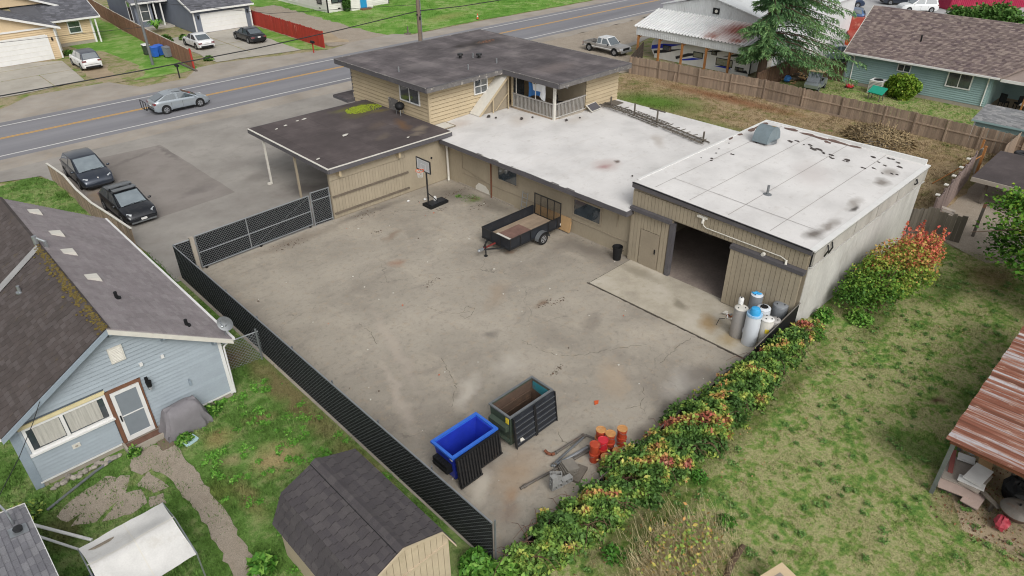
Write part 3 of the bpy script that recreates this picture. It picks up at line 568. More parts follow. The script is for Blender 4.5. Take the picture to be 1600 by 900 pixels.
board_wall('wall_board', 25.75, 15.78, 16.2, .02, 2.84, T); board_wall('wall_board', 25.75, 17.36, 18.0, .02, 2.84, T); board_wall('wall_board', 25.75, 16.2, 17.36, 2.0, 2.84, T)
board_wall('header_board', 25.75, 9.1, 18.0, 3.06, gz(9.1)-.2, T)
d = part('side_door', bx(25.69, 16.24, .03, 25.74, 17.32, 1.97), m['tan_dim'], B)
part('door_handle', MB().cyl((25.64, 16.4, .98), (25.7, 16.4, .98), .03).box(25.66, 16.37, .9, 25.69, 16.43, 1.15), m['dark'], d)
for z in (.35, 1.0, 1.7): part('hinge', bx(25.68, 17.26, z, 25.7, 17.32, z+.1), m['tan'], d)
sdoor = part('sliding_door', bx(25.52, 9.12, .06, 25.56, 12.42, 2.86), m['tan_dim'], B)
y = 9.12
while y < 12.40: w = min(.22, 12.42-y); part('door_board', bx(25.48, y+.008, .06, 25.52, y+w-.008, 2.86), T, sdoor); y += w
part('track_board', bx(25.5, 15.66, 2.86, 25.74, 17.98, 3.05), m['fascia'], B)
part('track_board', bx(25.44, 9.06, 2.87, 25.74, 12.45, 3.05), m['fascia'], B)
part('door_jamb', bx(25.66, 15.5, .03, 25.9, 15.72, 2.86), m['fascia'], B)
part('garage_fascia', MB().prism([(25.58, 8.98, gz(9)-.22), (25.58, 18.02, gz(18)-.26), (25.58, 18.02, gz(18)-.005), (25.58, 8.98, gz(9)-.005)], (.08, 0, 0)), m['fascia'], B)
part('metal_edge', MB().prism([(25.565, 8.98, gz(9)-.03), (25.565, 18.03, gz(18)-.03), (25.565, 18.03, gz(18)+.015), (25.565, 8.98, gz(9)+.015)], (.014, 0, 0)), m['dark'], B)
part('pipe_conduit', MB().tube([(25.66, 14.0, 3.75), (25.64, 14.0, 3.4), (25.64, 13.85, 3.3), (25.64, 10.2, 3.28), (25.62, 9.95, 3.2)], .025), m['vent'], B)
part('wall_lamp', MB().box(25.6, 13.85, 3.70, 25.7, 14.35, 3.80).cyl((25.55, 14.02, 3.5), (25.66, 14.02, 3.7), .05, .07), m['vent'], B)
part('security_camera', MB().cyl((25.5, 10.95, 3.12), (25.62, 10.95, 3.12), .08, .09, 10).cyl((25.52, 9.9, 3.05), (25.64, 9.95, 3.2), .05), m['vent'], B)
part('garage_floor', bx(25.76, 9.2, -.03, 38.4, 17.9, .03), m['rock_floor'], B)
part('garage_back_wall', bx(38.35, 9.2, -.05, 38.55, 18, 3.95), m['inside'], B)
part('garage_left_wall', bx(25.9, 17.9, -.05, 38.5, 18.05, 4.22), m['tan_dim'], B)
# right side wall, whitewashed with panel band above
part('garage_right_wall', bx(25.76, 9.02, -.05, 38.55, 9.2, 3.2), m['white_wall'], B)
m['parapet'] = M('weathered_parapet', '#b3afa8', .9, .25, 1.2, stain='#8a8378', sfac=.6, stretch=(1, 1, .4)); part('parapet_ledge', bx(25.78, 8.90, 3.16, 38.55, 9.02, 3.2), m['white_wall'], B); part('parapet_joint', bx(25.78, 8.99, 3.2, 38.55, 9.02, 3.27), m['fascia'], B)  # dark joint line between ledge and parapet panels
x = 25.78
for w in (1.6, 2.4, 2.44, 2.44, 2.44, 1.46): part('parapet_panel', bx(x+.035, 8.92, 3.26, x+w-.035, 9.0, gz(9)-.03), m['parapet'], B); x += w
part('parapet_backing', bx(25.78, 9.02, 3.2, 38.55, 9.06, gz(9)-.04), m['dark'], B)
part('roof_edge_cap', bx(25.62, 8.88, gz(9)-.05, 38.62, 9.12, gz(9)+.02), m['white'], B)
part('gutter_edge', bx(25.7, 8.90, gz(9)-.12, 38.6, 8.94, gz(9)-.05), m['galv'], B)
for x in (26.9, 27.3): part('bracket', MB().tube([(x, 8.9, 3.85), (x-.15, 8.78, 3.7), (x-.1, 8.9, 3.35)], .03), m['black'], B)
part('bracket', MB().tube([(36.9, 8.9, 3.8), (36.8, 8.78, 3.65), (36.9, 8.9, 3.5)], .04), m['black'], B)
part('roof_edge_cap', bx(38.48, 9.1, gz(9)-.05, 38.64, 18.02, gz(18)+.02), m['white'], B)
part('roof_edge_cap', bx(26, 17.95, gz(18)-.08, 38.6, 18.08, gz(18)+.03), m['white'], B)
# torn, bare brown patches: thin flakes of exposed felt
bp = M('bare_felt', '#6f5a52', .95, .3, 4); bk = M('tar_scrap', '#4d4643', .9, .3, 5)
def flake(x, y, z, r, mt, n=9, name='torn_patch', el=1.0, rot=0):
    P = []
    for i in range(n):
        a = 2*math.pi*i/n; q = r*R.uniform(.55, 1.15); u, w = q*math.cos(a)*el, q*math.sin(a)/el; P.append((x+u*math.cos(rot)-w*math.sin(rot), y+u*math.sin(rot)+w*math.cos(rot), z))
    part(name, MB().prism(P, (0, 0, .012)), mt, B)
for (x, y, r, e, q) in ((37.4, 17.75, .42, 1.9, .1), (36.4, 17.8, .3, 1.5, 0), (35.2, 17.85, .16, 1.4, 0), (34.3, 17.9, .18, 1.6, .1), (38.2, 16.3, .3, 1.7, 1.6), (38.15, 15.2, .33, 1.8, 1.5), (38.1, 14.4, .36, 1.6, 1.6), (38.2, 13.6, .4, 1.7, 1.5), (38.25, 12.7, .28, 1.6, 1.6), (37.8, 14.0, .2, 1.4, 1.2)):
    flake(x, y, gz(y)+.014, r, bp, 11, 'bare_felt_patch', e, q)
for i in range(15):
    t = i/14; x, y = 36.6-.8*t+R.uniform(-.25, .25), 15.3-3.4*t+R.uniform(-.2, .2); flake(x, y, gz(y)+.012, R.uniform(.06, .2), bk, 8, 'tar_scrap', 1.4, 1.2)
for i in range(12):
    x, y = R.uniform(35.5, 38.2), R.uniform(9.6, 12); flake(x, y, gz(y)+.012, R.uniform(.05, .16), bk, 8, 'tar_scrap', 1.4, 1.2)
for i in range(9): x, y = R.uniform(30, 35.5), R.uniform(16.5, 17.8); flake(x, y, gz(y)+.012, R.uniform(.04, .1), bk, 7, 'tar_scrap')
for (x, y, r) in ((31.2, 31.2, .24), (31.9, 30.9, .15), (33.0, 28.9, .18), (34.0, 28.6, .12), (30.1, 32.5, .14), (26.7, 33.9, .1), (29.9, 33.0, .2), (28.6, 20.2, .08)): flake(x, y, wr(x, y)+.03, r, bk, 9, 'tar_scrap', 1.5, .7)
# roof ventilator hood
v = part('ventilator_base', MB().lathe([(.62, gz(16.4)), (.58, gz(16.4)+.12)], (35.4, 16.4, 0)), m['steel_pole'], B)
mb = MB(); n = 12
for i in range(n+1):
    a = math.pi*i/n
    for yy in (15.95, 16.85): mb.v.append((35.4-.72*math.cos(a), yy, gz(16.4)+.1+.78*math.sin(a)))
for i in range(n): mb.f.append([2*i, 2*i+1, 2*i+3, 2*i+2]); mb.mi.append(0); mb.r.append(0)
mb.add([mb.v[2*i] for i in range(n+1)], [list(range(n+1))]); mb.add([mb.v[2*i+1] for i in range(n+1)], [list(range(n+1))])
part('ventilator_hood', mb, M('galv_blue_grey', '#7f8d93', .5, .15, 3, metal=.3), B, 40)
mb = MB()
for i in range(6, 10):
    a0, a1 = math.pi*i/n, math.pi*(i+1)/n
    mb.quad(*[(35.4-.73*math.cos(a), yy, gz(16.4)+.1+.79*math.sin(a)) for a, yy in ((a0, 16.0), (a1, 16.0), (a1, 16.25), (a0, 16.25))])
part('rust_stripe', mb, M('tan_rust', '#9d8a66', .8, .3, 5), B)
part('roof_pipe', MB().cyl((29.13, 12.9, gz(13)), (29.13, 12.9, gz(13)+.45), .06).cyl((29.13, 12.9, gz(13)), (29.13, 12.9, gz(13)+.05), .22, .12), m['steel_pole'], B)
# --- carport
part('carport_wall', bx(17.45, 32.55, -.05, 25.9, 32.68, 2.95), m['tan_dim'], B)
x = 17.47
while x < 22.6: part('wall_board', bx(x+.006, 32.51, .06, x+.194, 32.55, 2.3), m['tan'], B); x += .2
part('wall_panel', bx(22.62, 32.52, .06, 25.86, 32.55, 2.86), m['tan'], B)
part('wall_panel', bx(17.47, 32.515, 2.32, 22.6, 32.55, 2.86), m['tan'], B)
for z in (1.32, .30): part('guard_rail', bx(17.5, 32.43, z, 22.75, 32.51, z+.10), m['old_rail'], B)
part('wall_hole', MB().cyl((24.6, 32.49, 1.75), (24.6, 32.53, 1.75), .07), m['dark'], B)
mb = MB(); NX, NY = 16, 18
for i in range(NX+1):
    for j in range(NY+1):
        x = 17.3+8.72*i/NX; y = 32.15+9.35*j/NY; mb.v.append((x, y, 3.2+(.03*math.sin(x*.8)*math.sin(y*.7) if 0 < i < NX and 0 < j < NY else 0)))
for i in range(NX):
    for j in range(NY): a = i*(NY+1)+j; mb.f.append([a, a+NY+1, a+NY+2, a+1]); mb.mi.append(0); mb.r.append(0)
part('carport_roof', mb, m['roof_carport'], B, 40)
part('carport_ceiling', bx(17.35, 32.7, 2.92, 25.9, 41.4, 2.96), m['tan_dim'], B)
part('carport_fascia', bx(17.22, 32.1, 2.93, 17.3, 41.5, 3.19), m['fascia'], B)
part('carport_fascia', bx(17.3, 32.07, 2.93, 26.0, 32.15, 3.19), m['fascia'], B)
part('carport_fascia', bx(17.3, 41.5, 2.93, 25.9, 41.58, 3.19), m['fascia'], B)
part('drip_edge', bx(17.20, 32.05, 3.19, 17.32, 41.5, 3.215), m['vent'], B)
part('drip_edge', bx(17.32, 32.05, 3.192, 26.0, 32.17, 3.218), m['vent'], B)
for (x, y, r) in ((18.5, 40.1, .12), (19.2, 40.3, .13), (20.2, 40.6, .1), (20.7, 40.6, .14), (20.9, 36.1, .2), (17.7, 33.8, .12), (23.4, 33.1, .12)): flake(x, y, 3.235, r, m['vent'], 7, 'pale_patch', 1.4, .3)
for x in (17.95, 22.0): part('rafter_end', bx(x, 32.2, 2.55, x+.14, 32.5, 2.92), m['tan_light'], B)
for (px, py, mt) in ((17.35, 39.82, 'vent'), (17.42, 36.2, 'tan')): part('carport_post', bx(px-.05, py-.05, -.02, px+.06, py+.06, 2.92), m[mt], B)
part('post_foot', bx(17.1, 39.75, -.02, 17.4, 39.9, .1), m['vent'], B)
mb = MB()
for i in range(900):
    a = R.uniform(0, 6.28); q = R.random()**.6; x = 24.7+1.25*q*math.cos(a)+.4*q*math.sin(a); y = 39.8+.75*q*math.sin(a)-.3*q*math.cos(a); s = .05*R.uniform(.5, 1.3); mb.rv = R.random()
    mb.add([(x-s, y-s, 3.2), (x+s, y-s*.6, 3.2), (x, y+s, 3.2), (x, y, 3.2+s*.9)], [(0, 1, 3), (1, 2, 3), (2, 0, 3)])
part('roof_moss', mb, m['moss_green'], B, kind='stuff')
# --- upper storey
def siding_x(X, y0, y1, z0, z1, mt, step=.25, parent=None, name='siding_board'):       # lapped boards facing -X
    z = z0
    while z < z1-.01: h = min(step, z1-z); part(name, MB().prism([(X-.06, y0, z+.045), (X-.01, y0, z+h), (X, y0, z+h), (X, y0, z+.045)], (0, y1-y0, 0)), mt, parent or B); z += step
def siding_y(Y, x0, x1, z0, z1, mt, step=.25, parent=None, name='siding_board'):       # lapped boards facing -Y
    z = z0
    while z < z1-.01: h = min(step, z1-z); part(name, MB().prism([(x0, Y-.06, z+.045), (x0, Y-.01, z+h), (x0, Y, z+h), (x0, Y, z+.045)], (x1-x0, 0, 0)), mt, parent or B); z += step
part('upper_left_wall', bx(26.13, 34.43, 2.7, 26.3, 43.1, 5.4), m['tan_gap'], B); siding_x(26.13, 34.47, 43.1, 2.75, 5.4, m['tan_light'])
part('upper_front_wall', bx(26.3, 34.43, 2.7, 35.5, 34.6, 5.4), m['tan_gap'], B); siding_y(34.43, 26.16, 32.4, 2.9, 5.4, m['tan_light'])
part('upper_back_wall', bx(26.3, 43, -.05, 39, 43.15, 5.4), m['tan_light'], B)
part('lower_left_wall', bx(26.15, 34.5, -.05, 26.3, 43.1, 2.7), T, B)
part('corner_trim', bx(26.05, 34.35, 2.8, 26.17, 34.47, 5.3), m['tan_light'], B); part('corner_trim', bx(26.09, 43.05, 2.8, 26.16, 43.18, 5.3), m['fascia_worn'], B)
part('room_side_wall', bx(35.6, 29.63, 2.8, 35.75, 34.43, 5.3), m['tan'], B)
part('room_front_wall', bx(35.75, 29.55, 2.8, 39.0, 29.7, 5.4), m['tan_gap'], B); siding_y(29.55, 35.6, 39.03, 2.95, 5.3, m['tan_light'])
part('room_right_wall', bx(38.9, 29.7, 2.8, 39.05, 43.1, 5.4), m['tan_light'], B)
window_x(26.06, 35.3, 37.25, 4.16, 5.04, B, 2, .08); window_y(34.36, 29.95, 31.0, 4.25, 5.15, B, 2, .07, hsplit=True)
part('roof_hatch_door', bx(26.03, 37.7, 3.2, 26.12, 38.7, 3.95), m['fascia_worn'], B)
window_x(35.6, 31.2, 32.2, 4.2, 4.9, B, 1, .07)
UR = [(25.45, 33.68), (31.85, 33.68), (31.85, 28.6), (39.1, 28.6), (39.1, 44.0), (25.45, 44.0)]
part('upper_roof', MB().prism([(x, y, 5.52) for x, y in UR], (0, 0, .13)), m['roof_upper'], B)
part('upper_ceiling', MB().prism([(x+(.1 if x < 30 else -.1 if x > 38 else .1), y+(.1 if y < 40 else -.1), 5.30) for x, y in UR], (0, 0, .05)), m['fascia_worn'], B)
for i in range(6):
    (x0, y0), (x1, y1) = UR[i], UR[(i+1) % 6]; t = .05
    d = Vector((x1-x0, y1-y0, 0)).normalized(); nrm = Vector((d.y, -d.x, 0))
    worn = i in (0, 2)
    e0 = -.0; o_ = Vector((x0, y0, 5.34))-d*(.0 if i in (2,) else .0)
    f = part('upper_fascia', MB().obox(o_, d*math.hypot(x1-x0, y1-y0), nrm*.06, (0, 0, .30)), m['fascia_worn'] if worn else m['fascia'], B)
    part('drip_edge', MB().obox(o_+Vector((0, 0, .30))-nrm*.04, d*math.hypot(x1-x0, y1-y0), nrm*.115, (0, 0, .025)), m['fascia_worn' if not worn else 'fascia'], B)
for (x, y, k) in ((31.8, 37.9, 0), (32.75, 37.0, 0), (32.5, 37.35, 1), (32.66, 35.1, 1), (30.17, 35.2, 1), (26.55, 37.95, 1)):
    if k: part('vent_pipe', MB().cyl((x, y, 5.62), (x, y, 5.98), .05), m['galv'], B)
    else: part('roof_vent', MB().cyl((x, y, 5.62), (x, y, 5.85), .10).cyl((x, y, 5.85), (x, y, 5.97), .21, .19, 12), m['black'], B)
mb = MB()
for i in range(60): a = R.uniform(0, 6.28); q = R.random(); x, y = 36.6+.9*q*math.cos(a), 40.4+.4*q*math.sin(a); mb.rv = R.random(); mb.blob((x, y, 5.66), .06, .06, .03, 5, 3)
part('roof_debris', mb, m['twig'], B, kind='stuff')
part('front_canopy', bx(25.45, 43.0, 2.75, 39, 44.9, 2.95), m['fascia'], B); part('canopy_deck', bx(25.5, 43.05, 2.95, 39, 44.85, 2.975), m['roof_upper'], B)
# --- stair cover: sloping white panel on a timber frame
a0, a1 = Vector((29.45, 33.42, 3.04)), Vector((32.25, 33.42, 5.32)); sl_ = a1-a0
st = part('stair_cover', MB().obox(a0, sl_, (0, .95, 0), Vector((-sl_.z, 0, sl_.x)).normalized()*.04), m['vent'], B)
part('stair_stringer', MB().obox(a0-Vector((0, .06, .12)), sl_, (0, .06, 0), (0, 0, .16)), m['tan_light'], st)
for t in (.45, .95): p = a0+sl_*t; part('stud', bx(p.x-.04, 33.37, 3.0, p.x+.04, 33.43, p.z-.1), m['tan_light'], st)
part('brace', MB().tube([(30.9, 33.4, 3.1), (32.1, 33.4, 4.1)], .03, 4), m['tan_light'], st)
part('stair_side_panel', MB().prism([(29.9, 33.6, 3.0), (32.2, 33.6, 3.0), (32.2, 33.6, 5.1)], (0, .03, 0)), m['tan_dim'], st)
# --- balcony
part('balcony_floor', bx(32.45, 29.5, 2.96, 35.6, 34.4, 3.12), m['wood_deck'], B)
bal = []
for i in range(30): bal.append((32.5, 33.3-i*.128))
for i in range(22): bal.append((32.6+i*.135, 29.53))
me = bx(-.022, -.022, 0, .022, .022, .85); m['rail_grey'] = M('weathered_railing', '#a8a5a0', .85, .2, 4, stain='#6f6a64', sfac=.6); me = raw('baluster', me.v, me.f, m['rail_grey']); mesh = me.data; bpy.data.objects.remove(me)
for p in bal: inst('baluster', mesh, B, (p[0], p[1], 3.14))
part('railing', bx(32.45, 29.5, 3.98, 32.55, 33.4, 4.04), m['rail_grey'], B); part('railing', bx(32.55, 29.48, 3.98, 35.6, 29.58, 4.04), m['rail_grey'], B)
part('railing', bx(32.46, 29.6, 3.1, 32.54, 33.4, 3.15), m['white_wall'], B); part('railing', bx(32.6, 29.49, 3.1, 35.6, 29.57, 3.15), m['white_wall'], B)
part('balcony_post', bx(32.43, 29.46, 3.0, 32.58, 29.61, 5.3), m['vent'], B)
part('balcony_beam', bx(32.43, 29.62, 5.1, 32.58, 33.6, 5.3), m['tan_light'], B)
for y in (33.0, 31.2): part('slim_post', bx(32.47, y, 4.04, 32.51, y+.05, 5.1), m['vent'], B)
part('post', bx(32.45, 33.36, 3.0, 32.55, 33.46, 5.1), m['tan_light'], B)
part('curb_blocks', bx(32.9, 29.36, 3.0, 35.2, 29.46, 3.1), m['concrete_post'], B)
part('patio_door', bx(33.4, 34.36, 3.15, 34.6, 34.42, 5.0), m['glass'], B)
# banner hung on the balcony
mb = MB(); n = 12
for i in range(n+1):
    y = 32.0-1.5*i/n; x = 32.62+.05*math.sin(i*1.1)
    mb.v += [(x, y, 5.0-.05*math.sin(i*.5)), (x+.03*math.sin(i), y-.05, 4.6-.12*i/n), (x, y, 3.95+.3*abs(math.sin(i*.26)))]
for i in range(n):
    for j in (0, 1): mb.f.append([3*i+j, 3*i+3+j, 3*i+4+j, 3*i+1+j]); mb.mi.append(1 if (j == 1 and i < 8) or (i < 3) else 0); mb.r.append(0)
solo('hanging_banner', mb, [m['banner'], m['banner_blue']], 'blue and white cloth hanging along the upstairs balcony', 'banner', smooth=60)
ch = thing('balcony_chair', 'dark patio chair half hidden behind the balcony railing', 'chair', (34.3, 30.6, 3.12), .8)
part('seat', bx(-.25, -.25, .4, .25, .25, .45), m['dark'], ch); part('backrest', bx(-.25, .22, .45, .25, .27, .95), m['dark'], ch)
for x in (-.22, .22):
    for y in (-.22, .22): part('leg', bx(x-.02, y-.02, 0, x+.02, y+.02, .4), m['dark'], ch)
# items inside the garage
fz = thing('chest_freezer', 'white freezer standing inside the open garage bay', 'freezer', (31.5, 16.6, .03))
part('cabinet', bx(-.5, -.35, 0, .5, .35, 1.1), m['white'], fz); part('door', bx(-.54, -.36, .05, -.5, .36, 1.05), m['white'], fz); part('handle', bx(-.58, .2, .4, -.54, .26, .8), m['steel_pole'], fz)
wb = thing('work_bench', 'cluttered bench along the dim back of the garage bay', 'bench', (36, 14, .03))
part('bench_top', bx(-.4, -2.5, .85, .4, 2.5, .92), m['wood_deck'], wb)
for y in (-2.3, 0, 2.3): part('leg', bx(-.3, y-.05, 0, -.2, y+.05, .85), m['wood_deck'], wb); part('leg', bx(.2, y-.05, 0, .3, y+.05, .85), m['wood_deck'], wb)
hb = thing('ceiling_heater', 'white box heater hanging under the garage ceiling by the sliding door', 'heater', (28.6, 12.8, 2.95)); part('case', bx(-.25, -.3, 0, .25, .3, .3), m['white'], hb)
part('grille', bx(-.27, -.25, .05, -.25, .25, .25), m['galv'], hb); part('hanger', MB().tube([(0, 0, .3), (0, 0, .98)], .02), m['steel_pole'], hb)
# ---- loose things on the roofs
g = thing('kettle_grill', 'round black kettle grill standing on the dark carport roof', 'grill', (25.7, 37.0, 3.22))
part('bowl', MB().lathe([(.05, .3), (.24, .38), (.31, .52), (.31, .56)], n=18), m['dark'], g, 40); part('lid', MB().lathe([(.32, .56), (.29, .7), (.17, .8), (.03, .83)], n=18), m['dark'], g, 40)
for i in range(3): a = i*2.1; part('leg', MB().cyl((.2*math.cos(a), .2*math.sin(a), .4), (.3*math.cos(a), .3*math.sin(a), 0), .015), m['galv'], g)
part('handle', bx(-.06, -.015, .83, .06, .015, .87), m['dark'], g)
sc = thing('framed_screen', 'dark framed screen lying tilted against the upstairs room wall', 'screen', (35.9, 29.1, 3.03), .1)
part('frame', MB().obox((-.5, -.25, 0), (1.1, 0, 0), (0, .5, .35), (0, -.03, .04)), m['vent'], sc); part('mesh', MB().obox((-.44, -.24, .05), (.98, 0, 0), (0, .42, .295), (0, -.03, .04)), m['fascia'], sc)
hp = thing('wire_frame_panel', 'flat square frame lying on the white roof by the carport edge', 'frame', (26.75, 33.72, 3.0))
w = MB(); w.box(-.5, -.55, 0, .5, -.5, .04); w.box(-.5, .5, 0, .5, .55, .04); w.box(-.5, -.5, 0, -.45, .5, .041); w.box(.45, -.5, 0, .5, .5, .041); part('frame', w, m['tan_dim'], hp)
part('mesh', bx(-.45, -.5, .01, .45, .5, .018), m['vent'], hp)
# long fallen antenna/trellis of slats lying across the wing roof
tr = thing('fallen_trellis', 'long broken wooden trellis lying in pieces across the white roof', 'trellis', (36.4, 25, 3.04), world=True)
L = [(37.2, 29.3), (37.0, 26.6), (36.4, 23.6), (35.6, 20.2)]
for si in range(3):
    (x0, y0), (x1, y1) = L[si], L[si+1]; d = Vector((x1-x0, y1-y0, 0)); n_ = Vector((d.y, -d.x, 0)).normalized()
    for k in range(8):
        off = n_*(k*.115-.45)+Vector((R.uniform(-.05, .05), R.uniform(-.05, .05), R.uniform(.0, .12)))
        part('slat', MB().obox(Vector((x0, y0, 3.05))+off, d*R.uniform(.9, 1.05), n_*.045, (0, 0, .03)), m['wood_grey'], tr)
    for k in range(7):
        p = Vector((x0, y0, 3.1+R.uniform(0, .1)))+d*((k+.5)/7); q = R.uniform(-.25, .25); u_ = (n_+d.normalized()*q)*R.uniform(.8, 1.2)
        part('cross_slat', MB().obox(p-u_*.5, u_, d.normalized()*.05, (0, 0, .03)), m['wood_grey'], tr)
for (x, y, h) in ((37.24, 28.64, .75), (37.05, 26.49, .8), (36.72, 24.45, .85), (35.87, 20.48, .65)): part('upright', bx(x-.04, y-.04, 3.0, x+.04, y+.04, 3.0+h), m['wood_grey'], tr)
part('cross_arm', bx(36.7, 23.9, 3.82, 36.78, 25.1, 3.88), m['wood_grey'], tr)
part('flat_panel', bx(37.3, 28.6, 3.02, 38.6, 29.4, 3.08), m['wood_grey'], tr)
# ================================================================ SHINGLES
def shingles(parent, o, u, v, Lu, Lv, tw, rh, mt, nsep=300, name='shingle', near=None, skew=None, gap=.006):
    """courses of tabs on a slope: o = top-left corner, u along the ridge, v down the slope; nearest nsep are parts, the rest one stuff part"""
    o, u, v = Vector(o), Vector(u).normalized(), Vector(v).normalized(); n = u.cross(v)
    if n.z < 0: n = -n
    rot = Matrix((u, v, n)).transposed(); cells = []
    rows = max(1, round(Lv/rh)); rh = Lv/rows
    for r in range(rows):
        x = -(r % 2)*tw*.5-(r % 3)*.07
        a0, a1 = (0, Lu) if not skew else skew(r*rh/Lv)
        while x < a1:
            x0, x1 = max(a0, x), min(a1, x+tw)
            if x1-x0 > .03: cells.append((x0, x1-x0, r*rh))
            x += tw
    c0 = Vector((0, 0, 17.5)); 
    def cpos(c): return o+u*(c[0]+c[1]/2)+v*(c[2]+rh/2)
    nr = near or (lambda p: (p-c0).length)
    cells.sort(key=lambda c: nr(cpos(c)))
    def shape(b, p, w):
        e = gap; q = [p+u*e, p+u*(w-e), p+u*(w-e)+v*(rh+.02), p+u*e+v*(rh+.02)]
        t = [q[0]+n*.006, q[1]+n*.006, q[2]+n*.024, q[3]+n*.024]
        b.add(q+t, [(4, 5, 6, 7), (3, 2, 6, 7), (0, 3, 7, 4), (1, 5, 6, 2)])
    full = {}
    for c in cells[:nsep]:
        key = round(c[1], 2)
        if key not in full:
            b = MB(); old = (u, v, n); b2 = MB()
            e = gap; w = c[1]; q = [(e, 0, 0), (w-e, 0, 0), (w-e, rh+.02, 0), (e, rh+.02, 0)]; t = [(q[0][0], 0, .006), (q[1][0], 0, .006), (q[2][0], rh+.02, .024), (q[3][0], rh+.02, .024)]
            hand = 1 if Matrix((u, v, n)).determinant() > 0 else -1
            b2.add(q+t, [f if hand > 0 else f[::-1] for f in [(4, 5, 6, 7), (3, 2, 6, 7), (0, 3, 7, 4), (1, 5, 6, 2)]])
            if hand < 0: b2.v = [(x, y, z) for x, y, z in b2.v]
            tmp = raw(name, b2.v, b2.f, mt); full[key] = tmp.data; bpy.data.objects.remove(tmp)
        ob = bpy.data.objects.new(name, full[key]); COL.objects.link(ob); ob.parent = parent
        o0 = Vector(ORIG.get(parent.name, (0, 0, 0))); p = o+u*c[0]+v*c[2]-o0
        if Matrix((u, v, n)).determinant() > 0: ob.matrix_local = Matrix.Translation(p) @ rot.to_4x4()
        else:       # keep a right-handed frame: flip u
            ob.matrix_local = Matrix.Translation(p+u*c[1]) @ Matrix((-u, v, n)).transposed().to_4x4()
    if cells[nsep:]:
        b = MB()
        for c in cells[nsep:]: b.rv = R.random(); shape(b, o+u*c[0]+v*c[2], c[1])
        part(name+'_field', b, mt, parent, kind='stuff')
# ================================================================ GREY-BLUE HOUSE (left)
H = thing('grey_blue_house', 'grey-blue clapboard house with patched shingle roof and red-brown framed back door', 'house', (3.15, 22.1, -.03), world=True)
XL, XR, YF, YB, RX, RZ, EZ = -.12, 6.45, 22.1, 35.3, 3.16, 4.92, 2.66
sl = (RZ-EZ)/(6.78-RX)
part('front_wall', MB().prism([(XL, YF, -.05), (XR, YF, -.05), (XR, YF, 2.72), (RX, YF, RZ-.16), (XL, YF, 2.72)], (0, .12, 0)), m['lap_gap'], H)
part('side_wall', bx(XR-.12, YF+.12, -.05, XR, YB, 2.72), m['grey_blue'], H); part('side_wall', bx(XL, YF+.12, -.05, XL+.12, YB, 2.72), m['grey_blue'], H); part('rear_wall', bx(XL+.12, YB-.12, -.05, XR-.12, YB, 2.72), m['grey_blue'], H)
z = .22
while z < RZ-.35:
    xa = max(XL, RX-(RZ-.16-z-.15)/sl) if z > 2.5 else XL; xb = min(XR, RX+(RZ-.16-z-.15)/sl) if z > 2.5 else XR
    segs = [(xa, xb)]
    def cut(s, a, b):
        out = []
        for p, q in s:
            if b <= p or a >= q: out.append((p, q))
            else:
                if a > p: out.append((p, a))
                if b < q: out.append((b, q))
        return out
    if z < 2.42: segs = cut(segs, 2.45, 3.62)
    if 1.35 < z < 2.5: segs = cut(segs, .02, 2.5)
    for (p, q) in segs:
        if q-p > .06: part('siding_board', MB().prism([(p, YF-.05, z+.028), (p, YF-.008, z+.15), (p, YF, z+.15), (p, YF, z+.028)], (q-p, 0, 0)), m['grey_blue'], H)
    z += .15
part('foundation', bx(XL+.02, YF-.01, -.1, XR-.02, YF, .2), m['concrete_post'], H)
part('sill_board', bx(XL, YF-.06, .17, 2.4, YF-.01, .23), m['white'], H); part('sill_board', bx(3.75, YF-.06, .17, XR, YF-.01, .23), m['white'], H)
part('corner_board', bx(XR-.08, YF-.05, .1, XR+.04, YF, 2.62), m['white'], H); part('corner_board', bx(XL-.06, YF-.05, .0, XL+.06, YF, 2.55), m['grey_blue_dim'], H); part('corner_board', bx(XL-.2, YF-.03, 0, XL-.06, YF+.5, 2.5), m['grey_blue_dim'], H)
# roof decks
def slope(x0, z0, x1, z1, ya, yb): return MB().prism([(x0, ya, z0), (x1, ya, z1), (x1, ya, z1-.1), (x0, ya, z0-.1)], (0, yb-ya, 0))
YR0, YR1 = 21.72, 35.6
rr = part('roof_right', slope(RX, RZ, 6.80, EZ, YR0, YR1), m['sh_grey'], H); rl = part('roof_left', slope(-.48, EZ, RX, RZ, YR0, YR1), m['joint'], H)
Ls = math.hypot(6.80-RX, RZ-EZ)
shingles(rr, (RX, YR0, RZ), (0, 1, 0), (6.80-RX, 0, EZ-RZ), YR1-YR0, Ls, .33, .15, m['sh_grey'], 300)
shingles(rl, (RX, YR0, RZ), (0, 1, 0), (-.48-RX, 0, EZ-RZ), YR1-YR0, Ls, .31, .17, m['sh_brown'], 300, gap=.016)
for i, y in enumerate(np.arange(YR0, YR1-.2, .34)):
    part('ridge_cap', MB().prism([(RX-.17, y, RZ-.06), (RX, y, RZ+.055), (RX+.13, y, RZ-.03), (RX+.13, y, RZ-.06), (RX, y, RZ+.02), (RX-.17, y, RZ-.09)], (0, .35, 0)), m['sh_brown'], H)
mb = MB()
for i in range(420):
    y = R.uniform(YR0, 29.5); x = RX-abs(R.gauss(0, .13))+.04; s = R.uniform(.02, .05); zz = RZ-abs(x-RX)*sl+.05; mb.rv = R.random(); mb.blob((x, y, zz), s*1.4, s*1.6, s*.7, 5, 3)
part('ridge_moss', mb, m['moss'], H, kind='stuff')
def fasc(x0, z0, x1, z1, y, mt): return MB().prism([(x0, y, z0-.02), (x1, y, z1-.02), (x1, y, z1-.2), (x0, y, z0-.2)], (0, .05, 0))
part('barge_board', fasc(-.5, EZ, RX, RZ, 21.66, 0), m['grey_blue_dim'], H); part('barge_board', fasc(RX, RZ, 6.82, EZ, 21.66, 0), m['vent'], H)
